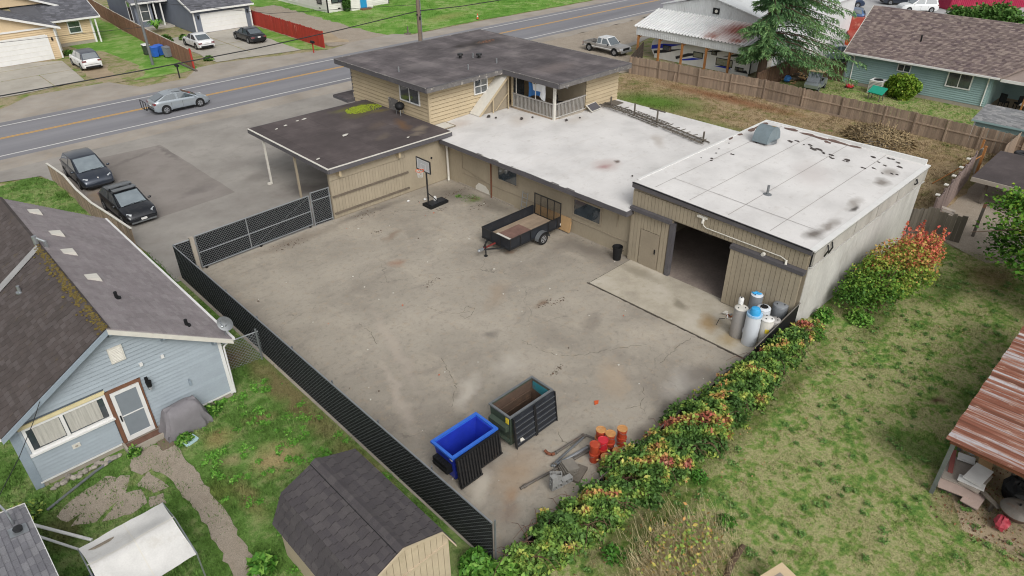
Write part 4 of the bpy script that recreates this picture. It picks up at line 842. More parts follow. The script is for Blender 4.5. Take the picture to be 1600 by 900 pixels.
part('gutter', bx(6.8, 21.75, EZ-.12, 6.93, YR1, EZ-.01), m['white'], H); part('gutter', bx(-.66, 21.75, EZ-.12, -.5, YR1, EZ-.01), m['white'], H)
part('downspout', MB().tube([(6.86, 21.9, EZ-.1), (6.55, 22.04, EZ-.4), (6.52, 22.04, .1)], .035), m['white'], H)
for t in (-1, -.46, .02, .46, .93):
    x = RX+t*3.3; zz = RZ-abs(t)*3.3*sl-.14; part('eave_bracket', MB().prism([(x-.05, 22.08, zz-.05), (x-.05, 21.74, zz-.05), (x-.05, 21.74, zz-.14), (x-.05, 22.08, zz-.36)], (.1, 0, 0)), m['grey_blue_dim'], H)
for (y, d) in ((34.0, .9), (31.2, 1.0), (28.9, .85), (26.2, .9)):
    x = RX+d; zz = RZ-d*sl
    b = MB(); b.prism([(x-.22, y, zz+.19), (x+.18, y, zz+.08), (x+.22, y, zz-.12), (x-.22, y, zz+.1)], (0, .42, 0)); part('box_vent', b, m['vent'], H)
for (x, y, mt) in ((4.25, 24.6, 'dark'), (5.7, 22.6, 'dark'), (1.9, 27.7, 'galv')): zz = RZ-abs(x-RX)*sl; part('pipe_vent', MB().cyl((x, y, zz-.05), (x, y, zz+.28), .06).cyl((x, y, zz), (x, y, zz+.04), .14), m[mt], H)
fp = part('flashing_strip', MB().prism([(RX-.05, 29.45, RZ+.03), (RX-.05, 29.05, RZ+.03), (-.45, 28.5, EZ+.07), (-.45, 28.95, EZ+.07)], (0, 0, .02)), m['sh_pale'], H)
part('ridge_vent', MB().cyl((RX, 29.6, RZ), (RX, 29.6, RZ+.35), .09).cyl((RX+.25, 29.4, RZ-.15), (RX+.25, 29.4, RZ+.12), .07).tube([(RX, 29.6, RZ+.3), (RX+.25, 29.4, RZ+.1)], .05), m['galv'], H)
for (x, y) in ((1.2, 31.6), (.6, 31.2), (.9, 32.2)): zz = RZ-abs(x-RX)*sl; part('tar_paper_patch', MB().prism([(x-.4, y-.6, zz+.04-.4*sl), (x+.4, y-.5, zz+.04+.4*sl), (x+.35, y+.6, zz+.04+.35*sl), (x-.45, y+.4, zz+.04-.45*sl)], (0, 0, .02)), m['sh_pale'], H)
# gable vent, knobs
gv = part('gable_vent', bx(3.0, YF-.08, 3.4, 3.45, YF-.03, 4.0), m['vent'], H)
for i in range(9): z = 3.46+i*.055; part('louvre', MB().prism([(3.05, YF-.10, z), (3.05, YF-.085, z+.03), (3.05, YF-.08, z)], (.35, 0, 0)), m['vent'], gv)
for (x, z) in ((3.8, 2.96), (4.5, 2.92)): part('conduit_box', bx(x-.05, YF-.10, z-.06, x+.05, YF-.03, z+.06), m['white'], H)
ob = part('outlet_box', bx(1.06, YF-.06, .9, 1.3, YF-.03, 1.06), m['vent'], H); part('outlet', bx(1.14, YF-.075, .95, 1.22, YF-.06, 1.01), m['concrete_post'], ob)
# window band with curtains
part('yellow_head_board', bx(-.05, YF-.07, 2.42, 2.5, YF-.02, 2.56), m['yellow_trim'], H)
wf = window_y(YF-.01, .12, 2.38, 1.5, 2.34, H, 1, .09); part('mullion', bx(1.08, YF-.08, 1.5, 1.18, YF-.02, 2.34), m['white'], wf)
for xa, xb in ((.3, 1.06), (1.22, 2.2)):
    b = MB(); n = 14
    for i in range(n+1): x = xa+(xb-xa)*i/n; yy = YF-.045+.008*math.sin(i*2.2); b.v += [(x, yy, 1.55), (x, yy, 2.32)]
    for i in range(n): b.f.append([2*i, 2*i+2, 2*i+3, 2*i+1]); b.mi.append(0); b.r.append(0)
    part('curtain', b, m['curtain'], wf)
part('window_sill', bx(-.05, YF-.14, 1.34, 2.5, YF-.02, 1.41), m['white'], H)
# door
df = part('door_frame', MB().box(2.47, YF-.09, .2, 2.59, YF, 2.5).box(3.54, YF-.09, .2, 3.60, YF, 2.5).box(2.47, YF-.092, 2.38, 3.62, YF, 2.50), m['red_wood'], H)
sd_ = part('storm_door', MB().box(2.6, YF-.11, .24, 2.72, YF-.05, 2.36).box(3.41, YF-.11, .24, 3.53, YF-.05, 2.36).box(2.72, YF-.109, 2.24, 3.41, YF-.05, 2.36).box(2.72, YF-.109, .24, 3.41, YF-.05, .42).box(2.72, YF-.1, 1.28, 3.41, YF-.06, 1.32), m['white'], H)
part('screen', bx(2.72, YF-.085, .42, 3.41, YF-.07, 2.24), m['screen'], sd_); part('handle', bx(2.64, YF-.15, 1.15, 2.68, YF-.11, 1.4), m['dark'], sd_)
part('door_leaf', bx(2.58, YF-.04, .2, 3.55, YF-.01, 2.38), m['grey_blue_dim'], H)
wl = part('wall_lantern', MB().box(3.74, YF-.12, 2.25, 3.84, YF-.03, 2.4).cyl((3.8, YF-.2, 2.0), (3.8, YF-.2, 2.3), .07, .1, 8), m['dark'], H)
part('lamp_glass', MB().cyl((3.8, YF-.2, 1.95), (3.8, YF-.2, 2.08), .06, .085, 8), m['lamp'], wl)
st = part('concrete_step', MB().box(2.4, 21.55, -.05, 3.72, 21.62, .22).box(2.4, 21.62, -.05, 2.48, 22.08, .22).box(3.64, 21.62, -.05, 3.72, 22.08, .22).box(2.48, 21.62, -.05, 3.64, 22.08, .14), m['concrete_post'], H)
part('step_soil', bx(2.49, 21.63, .14, 3.63, 22.0, .165), m['twig'], H)
part('wall_bolt', bx(5.05, YF-.1, 1.3, 5.12, YF-.03, 1.55), m['grey_blue_dim'], H)
dish = thing('satellite_dish', 'grey satellite dish on the roof corner of the grey-blue house', 'dish', (6.72, 22.0, EZ+.05))
part('mast', MB().tube([(0, 0, -.1), (.02, -.05, .35), (.1, -.1, .5)], .03), m['galv'], dish)
mb = MB(); dd = Vector((-.5, -.75, .35)).normalized(); uu = dd.orthogonal().normalized(); vv = dd.cross(uu); c = Vector((.05, -.1, .55)); rings = [(0, -.06), (.14, -.045), (.26, 0)]
for r_, h_ in rings: mb.v += [tuple(c+dd*h_+(uu*math.cos(a)*r_+vv*math.sin(a)*r_*1.15)) for a in [6.2832*i/16 for i in range(16)]]
for j in (0, 1): mb.f += [[j*16+i, j*16+(i+1) % 16, (j+1)*16+(i+1) % 16, (j+1)*16+i] for i in range(16)]
mb.mi = [0]*32; mb.r = [0]*32; part('reflector', mb, m['steel_pole'], dish, 60)
part('feed_arm', MB().tube([tuple(c-vv*.25), tuple(c+dd*.4)], .02).blob(tuple(c+dd*.42), .06, .06, .05, 8, 5, 0), m['galv'], dish)
gc = thing('covered_grill', 'barbecue under a wrinkled grey cover beside the back step', 'covered grill', (4.42, 21.55, -.03), .04)
mb = MB(); n = 40; rings = [(0, .80, .42), (.25, .80, .42), (.55, .72, .40), (.85, .66, .36), (1.02, .60, .30), (1.14, .54, .17), (1.17, .3, .06)]
for z, a_, b_ in rings:
    for i in range(n):
        t = 2*math.pi*i/n; ct, st_ = math.cos(t), math.sin(t); e = .45
        f = 1+(.07*math.sin(9*t+z*3)+.05*math.sin(17*t-z*5)+.03*math.sin(29*t+z*4))*(1.2-z if z < 1.1 else .1)
        mb.v.append((a_*f*math.copysign(abs(ct)**e, ct), b_*f*math.copysign(abs(st_)**e, st_), z+.03*math.sin(5*t+z*6)*(1 if z > .1 else 0)))
for j in range(len(rings)-1): mb.f += [[j*n+i, j*n+(i+1) % n, (j+1)*n+(i+1) % n, (j+1)*n+i] for i in range(n)]
mb.f.append([(len(rings)-1)*n+i for i in range(n)]); mb.mi = [0]*len(mb.f); mb.r = [0]*len(mb.f)
part('cover', mb, m['grey_cover'], gc, 50); part('grill_body', bx(-.5, -.25, .02, .5, .25, .9), m['dark'], gc)
tb = thing('plastic_tub', 'pale blue plastic tray lying in the grass by the covered grill', 'tray', (4.2, 20.75, -.02), .2)
part('tray', MB().box(-.22, -.15, 0, .22, .15, .05).box(-.24, -.17, .05, .24, -.14, .12).box(-.24, .14, .05, .24, .17, .12).box(-.24, -.14, .051, -.21, .14, .12).box(.21, -.14, .051, .24, .14, .12), M('pale_blue_plastic', '#b7d4dc', .5, .1), tb)
sp = thing('splash_slab', 'brown concrete slab on the ground in front of the back step', 'slab', (3.55, 21.25, -.03)); part('slab', bx(-.22, -.28, 0, .22, .28, .05), M('brown_slab', '#77695a', .9, .2, 3), sp)
for i in range(17):                              # loose stones along the foundation
    x = .1+i*.125+R.uniform(-.05, .05); b = MB().blob((0, 0, 0), R.uniform(.09, .17), R.uniform(.08, .13), R.uniform(.06, .11), 6, 4, .25)
    o = solo('foundation_stone', b, m['stone'], 'loose grey stone in the row along the foot of the grey-blue wall', 'stone', 'stones along the house foot'); o.location = (x, 21.82+R.uniform(-.12, .1), -.04)
pipe_ = solo('drain_pipe', MB().tube([(-.3, 20.9, .02), (1.3, 21.55, .03), (2.2, 21.8, .04)], .045, 8), m['steel_pole'], 'long grey pipe lying past the stones along the grey-blue house', 'pipe')
# ================================================================ GAMBREL SHED
SHD = thing('gambrel_shed', 'beige garden shed with charcoal shingled barn roof', 'shed', (5.83, 10.1, -.03), world=True)
SC, SY0, SY1 = 5.83, 10.0, 14.2
gp = [(SC-1.62, 1.42), (SC-1.18, 2.32), (SC, 2.78), (SC+1.24, 2.32), (SC+1.66, 1.42)]
part('wall', bx(SC-1.5, SY0+.12, -.05, SC-1.44, SY1-.1, 1.6), m['shed_wall'], SHD); part('wall', bx(SC+1.44, SY0+.12, -.05, SC+1.5, SY1-.1, 1.6), m['shed_wall'], SHD); part('wall', bx(SC-1.44, SY1-.16, -.05, SC+1.44, SY1-.1, 1.6), m['shed_wall'], SHD)
x = SC-1.5
while x < SC+1.49:
    w = min(.2, SC+1.5-x)
    def top(xx): 
        xx = abs(xx-SC); return 2.7-(xx/1.2)*.42 if xx < 1.2 else 2.28-(xx-1.2)*2.1
    part('wall_board', MB().prism([(x+.007, SY0+.1, -.05), (x+w-.007, SY0+.1, -.05), (x+w-.007, SY0+.1, top(x+w)), (x+.007, SY0+.1, top(x))], (0, .03, 0)), m['shed_wall'], SHD); x += w
part('gable_backing', MB().prism([(SC-1.48, SY0+.13, -.05), (SC+1.48, SY0+.13, -.05), (SC+1.48, SY0+.13, 1.6), (SC+1.16, SY0+.13, 2.25), (SC, SY0+.13, 2.7), (SC-1.16, SY0+.13, 2.25), (SC-1.48, SY0+.13, 1.6)], (0, .04, 0)), M('shed_groove', '#6f6454', .9, .2), SHD)
part('trim_rail', bx(SC-1.45, SY0+.06, 1.52, SC+1.45, SY0+.1, 1.6), m['shed_wall'], SHD)
for s in (0, 1, 2, 3):
    (x0, z0), (x1, z1) = gp[s], gp[s+1]; L_ = math.hypot(x1-x0, z1-z0)
    n_ = Vector((-(z1-z0), 0, x1-x0)).normalized()*.05
    dk = part('roof_slope', MB().prism([(x0, SY0, z0), (x1, SY0, z1), (x1-n_.x, SY0, z1-n_.z), (x0-n_.x, SY0, z0-n_.z)], (0, SY1-SY0, 0)), m['joint'], SHD)
    (hx, hz), (lx, lz) = ((x1, z1), (x0, z0)) if z1 > z0 else ((x0, z0), (x1, z1))
    shingles(dk, (hx, SY0, hz), (0, 1, 0), (lx-hx, 0, lz-hz), SY1-SY0, L_, .3, .145, m['sh_shed'], 150 if s in (1, 2) else 75, gap=.012)
    part('rake_trim', MB().prism([(x0, SY0-.035, z0-.01), (x1, SY0-.035, z1-.01), (x1, SY0-.035, z1-.1), (x0, SY0-.035, z0-.1)], (0, .03, 0)), m['shed_wall'], SHD)
for y in np.arange(SY0, SY1-.1, .145): part('ridge_cap', MB().prism([(SC-.17, y, 2.73), (SC, y, 2.815+R.uniform(0, .01)), (SC+.17, y, 2.735), (SC+.17, y, 2.715), (SC-.17, y, 2.71)], (0, .16, 0)), m['sh_shed'], SHD)
part('gap_strip', bx(SC-.20, SY0, 2.712, SC-.17, SY1, 2.722), m['dark'], SHD)
for y in (10.7, 11.6): part('door_latch', bx(SC-1.56, y, .9, SC-1.5, y+.06, 1.2), m['dark'], SHD)
# ================================================================ BOTTOM LEFT ROOF
LR = thing('grey_roofed_outbuilding', 'outbuilding with grey shingled low roof and a square metal vent at the left edge', 'outbuilding', (-2.2, 16.5, -.03), world=True)
part('wall', bx(-4, 12.2, -.05, -.85, 18.8, 2.1), m['grey_blue_dim'], LR)
dk = part('roof', MB().prism([(-.68, 12, 2.22), (-4.5, 12, 2.75), (-4.5, 12, 2.68), (-.68, 12, 2.15)], (0, 6.95, 0)), m['sh_pale'], LR)
shingles(dk, (-4.5, 12, 2.75), (0, 1, 0), (3.82, 0, -.53), 6.95, math.hypot(3.82, .53), .32, .15, shingle('grey_blue_shingle', '#6d6d73', '#77777c', '#858589'), 200)
part('edge_trim', bx(-.68, 12, 2.13, -.64, 18.98, 2.24), m['white'], LR); part('edge_trim', MB().prism([(-.68, 18.95, 2.13), (-4.5, 18.95, 2.66), (-4.5, 18.95, 2.77), (-.68, 18.95, 2.24)], (0, .04, 0)), m['vent'], LR)
vp = part('square_vent', MB().obox((-1.22, 17.75, 2.335), (.42, 0, -.058), (0, .36, 0), (.005, 0, .03)), m['galv'], LR); part('vent_cap', MB().cyl((-1.0, 17.93, 2.32), (-1.0, 17.93, 2.42), .1, .12, 12), m['black'], LR)
part('service_mast', MB().tube([(-1.05, 18.3, 2.3), (-1.05, 18.3, 2.75), (-1.15, 18.6, 3.0)], .03).blob((-1.15, 18.62, 3.05), .06, .06, .07, 8, 5), m['galv'], LR)
solo('service_wire', MB().tube([(-1.15, 18.6, 3.0), (-.3, 19.9, 3.05), (.4, 21.0, 3.25), (.78, 21.62, 3.42)], .012, 5), m['cable'], 'thin wire from the outbuilding mast to the grey-blue gable', 'cable')
po = thing('white_poles', 'pair of long white poles leaning beside the grey-roofed outbuilding', 'poles', (-1.2, 20, 0), world=True)
part('pole', MB().cyl((-1.9, 21.5, .9), (.35, 18.6, .1), .05), m['white'], po); part('pole', MB().cyl((-1.7, 21.0, .7), (.1, 18.3, .05), .04), m['white'], po)
pk = thing('wood_plank', 'long brown plank lying between the outbuilding roof and the white canopy', 'plank', (-.2, 16.2, -.03), -.75); part('board', bx(-1.0, -.1, .25, 1.0, .1, .32), m['wood_post'], pk); part('support', bx(-.1, -.1, 0, .1, .1, .25), m['wood_grey'], pk)
jt = solo('blue_tarp_bundle', MB().blob((0.05, 17.05, .15), .4, .2, .18, 12, 7, .3), M('dark_blue_tarp', '#2d3c58', .7, .3, 4), 'crumpled dark blue tarp beside the white canopy', 'tarp')
# ================================================================ WHITE CANOPY
CN = thing('canopy_tent', 'off-white cloth canopy tent with a dirty stain in the bottom left yard', 'canopy', (1.07, 15.5, -.03), world=True)
mb = MB(); NX, NY = 18, 18; x0, x1, y0, y1 = -.04, 2.16, 14.25, 16.58
def cz(s, t):
    zz = 1.93+.36*(1-abs(2*t-1.08)) ; zz -= .09*math.sin(math.pi*s)*(math.sin(math.pi*min(1, 2*t)) if t < .5 else math.sin(math.pi*(2*t-1)))
    return zz+.014*math.sin(9*s+4*t)+.010*math.sin(23*s-6*t)*abs(2*s-1)+.012*math.sin(17*t+5*s)*math.sin(math.pi*s)-.02*math.exp(-((s-.52)*30)**2)
for i in range(NX+1):
    for j in range(NY+1):
        s, t = i/NX, j/NY; mb.v.append((x0+(x1-x0)*s+.05*math.sin(math.pi*t)*(1 if s < .5 else -1)*abs(2*s-1)**4, y0+(y1-y0)*t, cz(s, t)))
for i in range(NX):
    for j in range(NY): a = i*(NY+1)+j; mb.f.append([a, a+NY+1, a+NY+2, a+1]); mb.mi.append(0); mb.r.append(0)
part('cloth_top', mb, m['tarp'], CN, 50)
for s in (.52,):
    sm = MB()
    for j in range(18): sm.quad(*[(x0+(x1-x0)*ss, y0+(y1-y0)*tt, cz(ss, tt)+.012) for ss, tt in ((s-.006, j/18), (s+.006, j/18), (s+.006, (j+1)/18), (s-.006, (j+1)/18))])
    part('cloth_seam', sm, m['vent'], CN)
sm = MB()
for i in range(18): sm.quad(*[(x0+(x1-x0)*ss, y0+(y1-y0)*tt, cz(ss, tt)+.012) for ss, tt in ((i/18, .533), ((i+1)/18, .533), ((i+1)/18, .547), (i/18, .547))])
part('cloth_seam', sm, m['vent'], CN)
b = MB()
for (p, q) in (((x0, y0), (x0, y1)), ((x1, y0), (x1, y1))): b.tube([(p[0], p[1], 1.93), (q[0], (p[1]+q[1])/2+.1, 2.2), (q[0], q[1], 1.93)], .022)
part('roof_frame', b, m['galv'], CN)
for (x, y) in ((x0, y0), (x1, y0), (x0, y1), (x1, y1)): part('leg', MB().cyl((x, y, -.03), (x, y, 1.95), .022), m['galv'], CN)
P = [(.45+.30*math.cos(a)*(1+.2*math.sin(3*a)), 16.22+.09*math.sin(a)*(1+.2*math.cos(2*a)), cz((.49+.3*math.cos(a))/2.2, (16.22+.09*math.sin(a)-14.25)/2.33)+.012) for a in [6.283*i/14 for i in range(14)]]
part('dirt_stain', MB().prism(P, (0, 0, .004)), m['dirty_spot'], CN)
# ================================================================ FENCES ROUND THE YARD
def chain_panel(root, a, b, h, slat=True, rails=(1,), slp=.092, z0=.03, wires=True):
    a, b = Vector((a[0], a[1], 0)), Vector((b[0], b[1], 0)); d = b-a; L = d.length; d.normalize(); n = Vector((d.y, -d.x, 0))
    if slat:
        k = int(L/slp); tmp = raw('slat', *(lambda q: (q.v, q.f))(bx(-slp*.485, -.006, z0, slp*.485, .006, h-.04)), m['slat']); me = tmp.data; bpy.data.objects.remove(tmp)
        for i in range(k):
            p = a+d*((i+.5)*L/k); inst('slat', me, root, (p.x, p.y, 0), (0, 0, math.atan2(d.y, d.x)))
    if wires:
        w = MB(); st = .15; r = .0046
        s = -h
        while s < L:
            for sg in (1, -1):
                # diagonal from bottom to top
                u0, v0, u1, v1 = (s, z0, s+h, h) if sg > 0 else (s+h, z0, s, h)
                def clip(u0, v0, u1, v1):
                    t0, t1 = 0, 1; du = u1-u0
                    for lo, hi in ((0, L),):
                        ta, tb = sorted(((lo-u0)/du, (hi-u0)/du)); t0, t1 = max(t0, ta), min(t1, tb)
                    return (t0, t1)
                t0, t1 = clip(u0, v0, u1, v1)
                if t1-t0 > .02:
                    for side in (1, -1):
                        p0 = a+d*(u0+(u1-u0)*t0)+n*.014*side; p1 = a+d*(u0+(u1-u0)*t1)+n*.014*side
                        p0.z = v0+(v1-v0)*t0; p1.z = v0+(v1-v0)*t1
                        e = Vector((0, 0, r)); q = n*.003*side; w.add([p0-e, p1-e, p1+e, p0+e], [(0, 1, 2, 3)])
            s += st
        part('chain_link', w, m['wire'], root, kind='stuff')
    top = MB().cyl(a+Vector((0, 0, h)), b+Vector((0, 0, h)), .028, n=8); part('top_rail', top, m['galv'], root)
LF = thing('slatted_chain_fence', 'long chain link fence with black slats along the left side of the yard', 'fence', (8.5, 20.8, 0), world=True)
chain_panel(LF, (8.46, 9.55), (8.55, 32.15), 1.84)
for i in range(9): y = 9.55+i*2.82; part('post', MB().cyl((8.56+.004*i, y, -.05), (8.56+.004*i, y, 1.87), .03, n=8), m['steel_pole'], LF)
GA = thing('slatted_gate_panel', 'short black slatted chain link panel at the left corner of the yard gate', 'fence panel', (9, 32.2, 0), world=True)
chain_panel(GA, (8.6, 32.2), (9.36, 32.2), 1.82)
gp_ = thing('gate_post', 'square beige post at the left end of the rolling gate', 'post', (9.46, 32.2, -.03)); part('shaft', bx(-.09, -.09, 0, .09, .09, 1.95), m['concrete_post'], gp_); part('bracket', bx(.09, -.04, 1.5, .2, .04, 1.58), m['galv'], gp_)
RG = thing('rolling_gate', 'wide rolling chain link gate with black slats and grey steel frame', 'gate', (12.9, 32.4, 0), world=True)
chain_panel(RG, (9.66, 32.3), (16.1, 32.62), 1.86, z0=.14)
g0, g1 = Vector((9.66, 32.3, 0)), Vector((16.1, 32.62, 0)); gd = g1-g0
for z in (.14, .95): part('frame_rail', MB().cyl(g0+Vector((0, -.03, z)), g1+Vector((0, -.03, z)), .026, n=8), m['galv'], RG)
for t in (0, .42, 1): p = g0+gd*t; part('frame_upright', MB().cyl(p+Vector((0, -.03, .12)), p+Vector((0, -.03, 1.87)), .03, n=8), m['galv'], RG)
part('brace', MB().cyl(g0+gd*.42+Vector((0, -.04, .15)), g1+Vector((0, -.04, 1.8)), .006), m['steel_pole'], RG)
for t in (.03, .5, .97): p = g0+gd*t; part('roller', MB().cyl(p+Vector((0, -.05, .08)), p+Vector((0, .05, .08)), .08, n=12), m['rubber'], RG)
FX = thing('fixed_gate_panel', 'narrow fixed chain link panel joining the rolling gate to the carport wall', 'fence panel', (16.8, 32.6, 0), world=True)
chain_panel(FX, (16.22, 32.62), (17.4, 32.6), 1.98)
for z in (.14, 1.5): part('rail', MB().cyl((16.22, 32.58, z), (17.4, 32.56, z), .024), m['galv'], FX)
for x in (16.22, 17.36): part('post', MB().cyl((x, 32.58, -.05), (x, 32.58, 2.02), .035), m['galv'], FX)
SF = thing('plain_chain_fence', 'short bare chain link fence between the grey-blue house and the black slatted fence', 'fence', (7.5, 23.6, 0), world=True)
chain_panel(SF, (6.62, 23.6), (8.4, 23.4), 1.35, slat=False); part('post', MB().cyl((8.3, 23.4, -.05), (8.3, 23.4, 1.5), .035), m['galv'], SF); part('post', MB().cyl((6.66, 23.6, -.05), (6.66, 23.6, 1.4), .03), m['galv'], SF)
LWF = thing('low_wood_fence', 'low warped board fence beside the two dark parked cars', 'fence', (7.6, 45, 0), world=True)
pts = [(7.55, 50.3), (7.75, 47.4), (7.62, 44.5), (7.66, 41.9), (7.9, 39.4), (8.1, 37)]
for i in range(len(pts)-1):
    a, b = Vector((*pts[i], 0)), Vector((*pts[i+1], 0)); k = int((b-a).length/.16); d = (b-a).normalized()
    for j in range(k): p = a+(b-a)*(j+.5)/k; part('board', MB().obox(p-d*.07-Vector((.01, 0, .03)), d*.14, (.025, 0, 0), (R.uniform(-.03, .03), 0, 1.12+R.uniform(-.05, .03))), m['wood'], LWF)
    part('cap_rail', MB().obox(a+Vector((-.05, 0, 1.12)), b-a, (.12, 0, 0), (0, 0, .045)), m['vent'], LWF)
HF = thing('hedge_side_fence', 'low chain link fence with dark slats swallowed by the bramble hedge', 'fence', (17, 9.25, 0), world=True)
part('slat_panel', MB().box(8.6, 9.24, .0, 22.3, 9.26, .4), m['slat'], HF); part('top_rail', MB().cyl((8.5, 9.25, .45), (22.3, 9.25, .5), .03), m['pipe_rust'], HF); part('top_rail', MB().cyl((22.3, 9.25, .5), (25.68, 8.98, 1.5), .03), m['pipe_rust'], HF)
part('slat_panel', MB().prism([(22.3, 9.22, 0), (25.6, 8.96, 0), (25.6, 8.96, 1.46), (22.3, 9.22, .46)], (0, .02, 0)), m['dark'], HF)
for x in (8.6, 13.0, 16.5, 20, 23.5): part('post', MB().cyl((x, 9.25, 0), (x, 9.25, .5), .03), m['galv'], HF)
# ---- tall board fences (right)
def board_fence(root, pts, h, pitch, mt, th=.022, rails=(.35, .5), side=1, posts=2.4, cap=None, jit=.03, name='picket', z0=-.05, post_h=None, rail_mt=None):
    tmp = raw(name, *(lambda q: (q.v, q.f))(bx(-pitch*.47, -th/2, 0, pitch*.47, th/2, 1)), mt); me = tmp.data; bpy.data.objects.remove(tmp); np_ = 0
    for i in range(len(pts)-1):
        a, b = Vector((*pts[i][:2], 0)), Vector((*pts[i+1][:2], 0)); d = b-a; L = d.length; d.normalize(); n = Vector((d.y, -d.x, 0))*side; k = max(1, int(L/pitch)); an = math.atan2(d.y, d.x)
        for j in range(k):
            t = (j+.5)/k; p = a+d*(t*L); hh = (h if not callable(h) else h(p))+R.uniform(-jit, jit)
            inst(name, me, root, (p.x+n.x*R.uniform(0, .012), p.y+n.y*R.uniform(0, .012), z0), (R.uniform(-.012, .012), R.uniform(-.008, .008), an), (L/k/pitch*1.03, 1, hh))
        hm = h if not callable(h) else h(a+d*L/2)
        for r in rails: part('rail', MB().obox(a+n*.02+Vector((0, 0, hm*r)), d*L, n*.045, (0, 0, .09)), rail_mt or mt, root)
        q = max(1, int(round(L/posts)))
        for j in range(q+(1 if i == len(pts)-2 else 0)):
            p = a+d*(L*j/q); part('post', MB().obox(p-d*.05+n*.02+Vector((0, 0, -.05)), d*.1, n*.1, (0, 0, (post_h or hm)+.05)), mt, root)
BF = thing('long_board_fence', 'long weathered board fence crossing behind the white roofs', 'fence', (56.5, 25, 0), world=True)
board_fence(BF, [(54.7, 40.1), (55.1, 37.0), (55.5, 33.0), (56.2, 27), (56.0, 23.5), (56.0, 17), (55.7, 10.4), (55.6, 0), (55.6, -6)], 1.6, .165, m['wood'], side=1, rails=(.52,), posts=2.6, jit=.045)
part('prop', MB().obox((55.0, 35.3, 0), (.08, 0, 0), (0, .04, 0), (.3, .1, 1.2)), m['wood'], BF)
part('base_board', MB().obox((55.8, 26.5, -.02), (.05, -7, 0), (-.04, 0, 0), (0, 0, .16)), m['wood'], BF)
m['wood_purple'] = M('purple_grey_boards', '#8d7c76', .9, .2, 1.5, rnd=.15, stain='#5f544f', sfac=.4, stretch=(1, 1, .15))
RF = thing('leaning_board_fence', 'purplish leaning board fence along the gravel yard by the big shrub', 'fence', (45, 8.6, 0), world=True)
board_fence(RF, [(40.2, 8.35), (43.5, 8.6), (46.5, 8.8), (49.4, 9.05)], 1.85, .17, m['wood_purple'], side=-1, rails=(.3, .9), posts=1.7, post_h=1.9, jit=.015)
for x in (40.6, 42.4, 44.1, 45.8, 47.6): part('post_cap', bx(x-.12, 8.42+(x-40.2)*.076, 1.86, x+.12, 8.62+(x-40.2)*.076, 1.92), m['vent'], RF)
WF = thing('rotten_plank_fence', 'short rotten grey plank fence behind the red tipped shrub', 'fence', (39, 7.6, 0), world=True)
board_fence(WF, [(38.7, 9.0), (39.6, 8.4), (39.7, 6.7)], 1.5, .2, m['wood_grey'], side=-1, rails=(.8,), jit=.12)
GT = thing('crooked_gate', 'crooked pale plank gate standing open where the two board fences meet', 'gate', (52, 8.9, 0), world=True)
for i in range(6): x = 50.2+i*.2; part('plank', MB().obox((x, 8.9+i*.08, 0), (.19, .07, 0), (-.01, .02, 0), (0, 0, 1.75-.1*abs(i-2))), m['osb'], GT)
for i in range(14): x = 52.3+i*.25; part('plank', MB().obox((x, 8.2, 0), (.24, 0, 0), (0, .03, 0), (0, 0, 1.75+.02*(i % 3))), m['wood'], GT)
part('post', bx(50.0, 8.8, 0, 50.14, 8.94, 2.1), m['wood_post'], GT); part('post', bx(51.5, 9.3, 0, 51.62, 9.42, 2.0), m['wood_post'], GT)
solo('prop_pole', MB().cyl((47.0, 10.4, .05), (49.9, 8.9, 1.5), .04), m['wood_post'], 'thin brown pole leaning from the dry grass to the crooked gate', 'pole')
YF_ = thing('yard_divider_fence', 'dark brown board fence closing the neighbour yard beside the conifer', 'fence', (62, 28, 0), world=True)
board_fence(YF_, [(57.2, 28.4), (62.0, 28.6), (66.0, 28.9)], 1.75, .17, M('dark_brown_boards', '#5d4636', .9, .25, 2, rnd=.2, stretch=(1, 1, .2)), side=1, rails=(.2, .85))
YG = thing('brown_yard_gate', 'dark brown board gate between the conifer fence and the teal house', 'gate', (66, 26, 0), world=True)
board_fence(YG, [(66.05, 28.8), (66.0, 24.6)], 1.75, .18, M('brown_boards', '#6b5443', .9, .2, 2, rnd=.15), side=-1, rails=(.2, .5, .9))
DF_ = thing('dark_side_fence', 'short dark plank fence running from the long fence under the metal awning', 'fence', (57.5, 41, 0), world=True)
board_fence(DF_, [(54.8, 40.2), (60.2, 42.8)], 1.6, .18, M('blackish_boards', '#4a4038', .9, .25, 2, rnd=.2), side=1)
# ================================================================ YARD OBJECTS
bk_ = thing('basketball_hoop', 'portable basketball hoop with clear backboard and orange rim by the carport wall', 'basketball hoop', (22.3, 30.05, 0))
part('base', MB().prism([(-.15, -.4, 0), (1.25, -.32, 0), (1.25, .32, 0), (-.15, .4, 0)], (0, 0, .16)), m['dark'], bk_); part('base_top', MB().prism([(0, -.3, .16), (1.15, -.24, .16), (1.15, .24, .16), (0, .3, .16)], (0, 0, .03)), m['navy'], bk_)
part('pole', MB().tube([(0, 0, .1), (0, 0, 2.45)], .05, 10), m['black'], bk_); part('strut', MB().tube([(0, 0, .9), (.7, 0, .15)], .025), m['black'], bk_); part('arm', MB().tube([(0, .12, 2.3), (-.12, .1, 2.6)], .025).tube([(0, -.12, 2.3), (-.12, -.1, 2.6)], .025), m['black'], bk_)
bb = part('backboard', MB().box(-.15, -.55, 2.32, -.12, .63, 2.98), M('hazy_acrylic', '#b4b8bb', .3, .06, 4), bk_)
part('frame', MB().box(-.17, -.6, 2.27, -.10, .68, 2.32).box(-.17, -.6, 2.98, -.10, .68, 3.02).box(-.17, -.6, 2.32, -.10, -.55, 2.98).box(-.17, .63, 2.32, -.10, .68, 2.98), m['black'], bb)
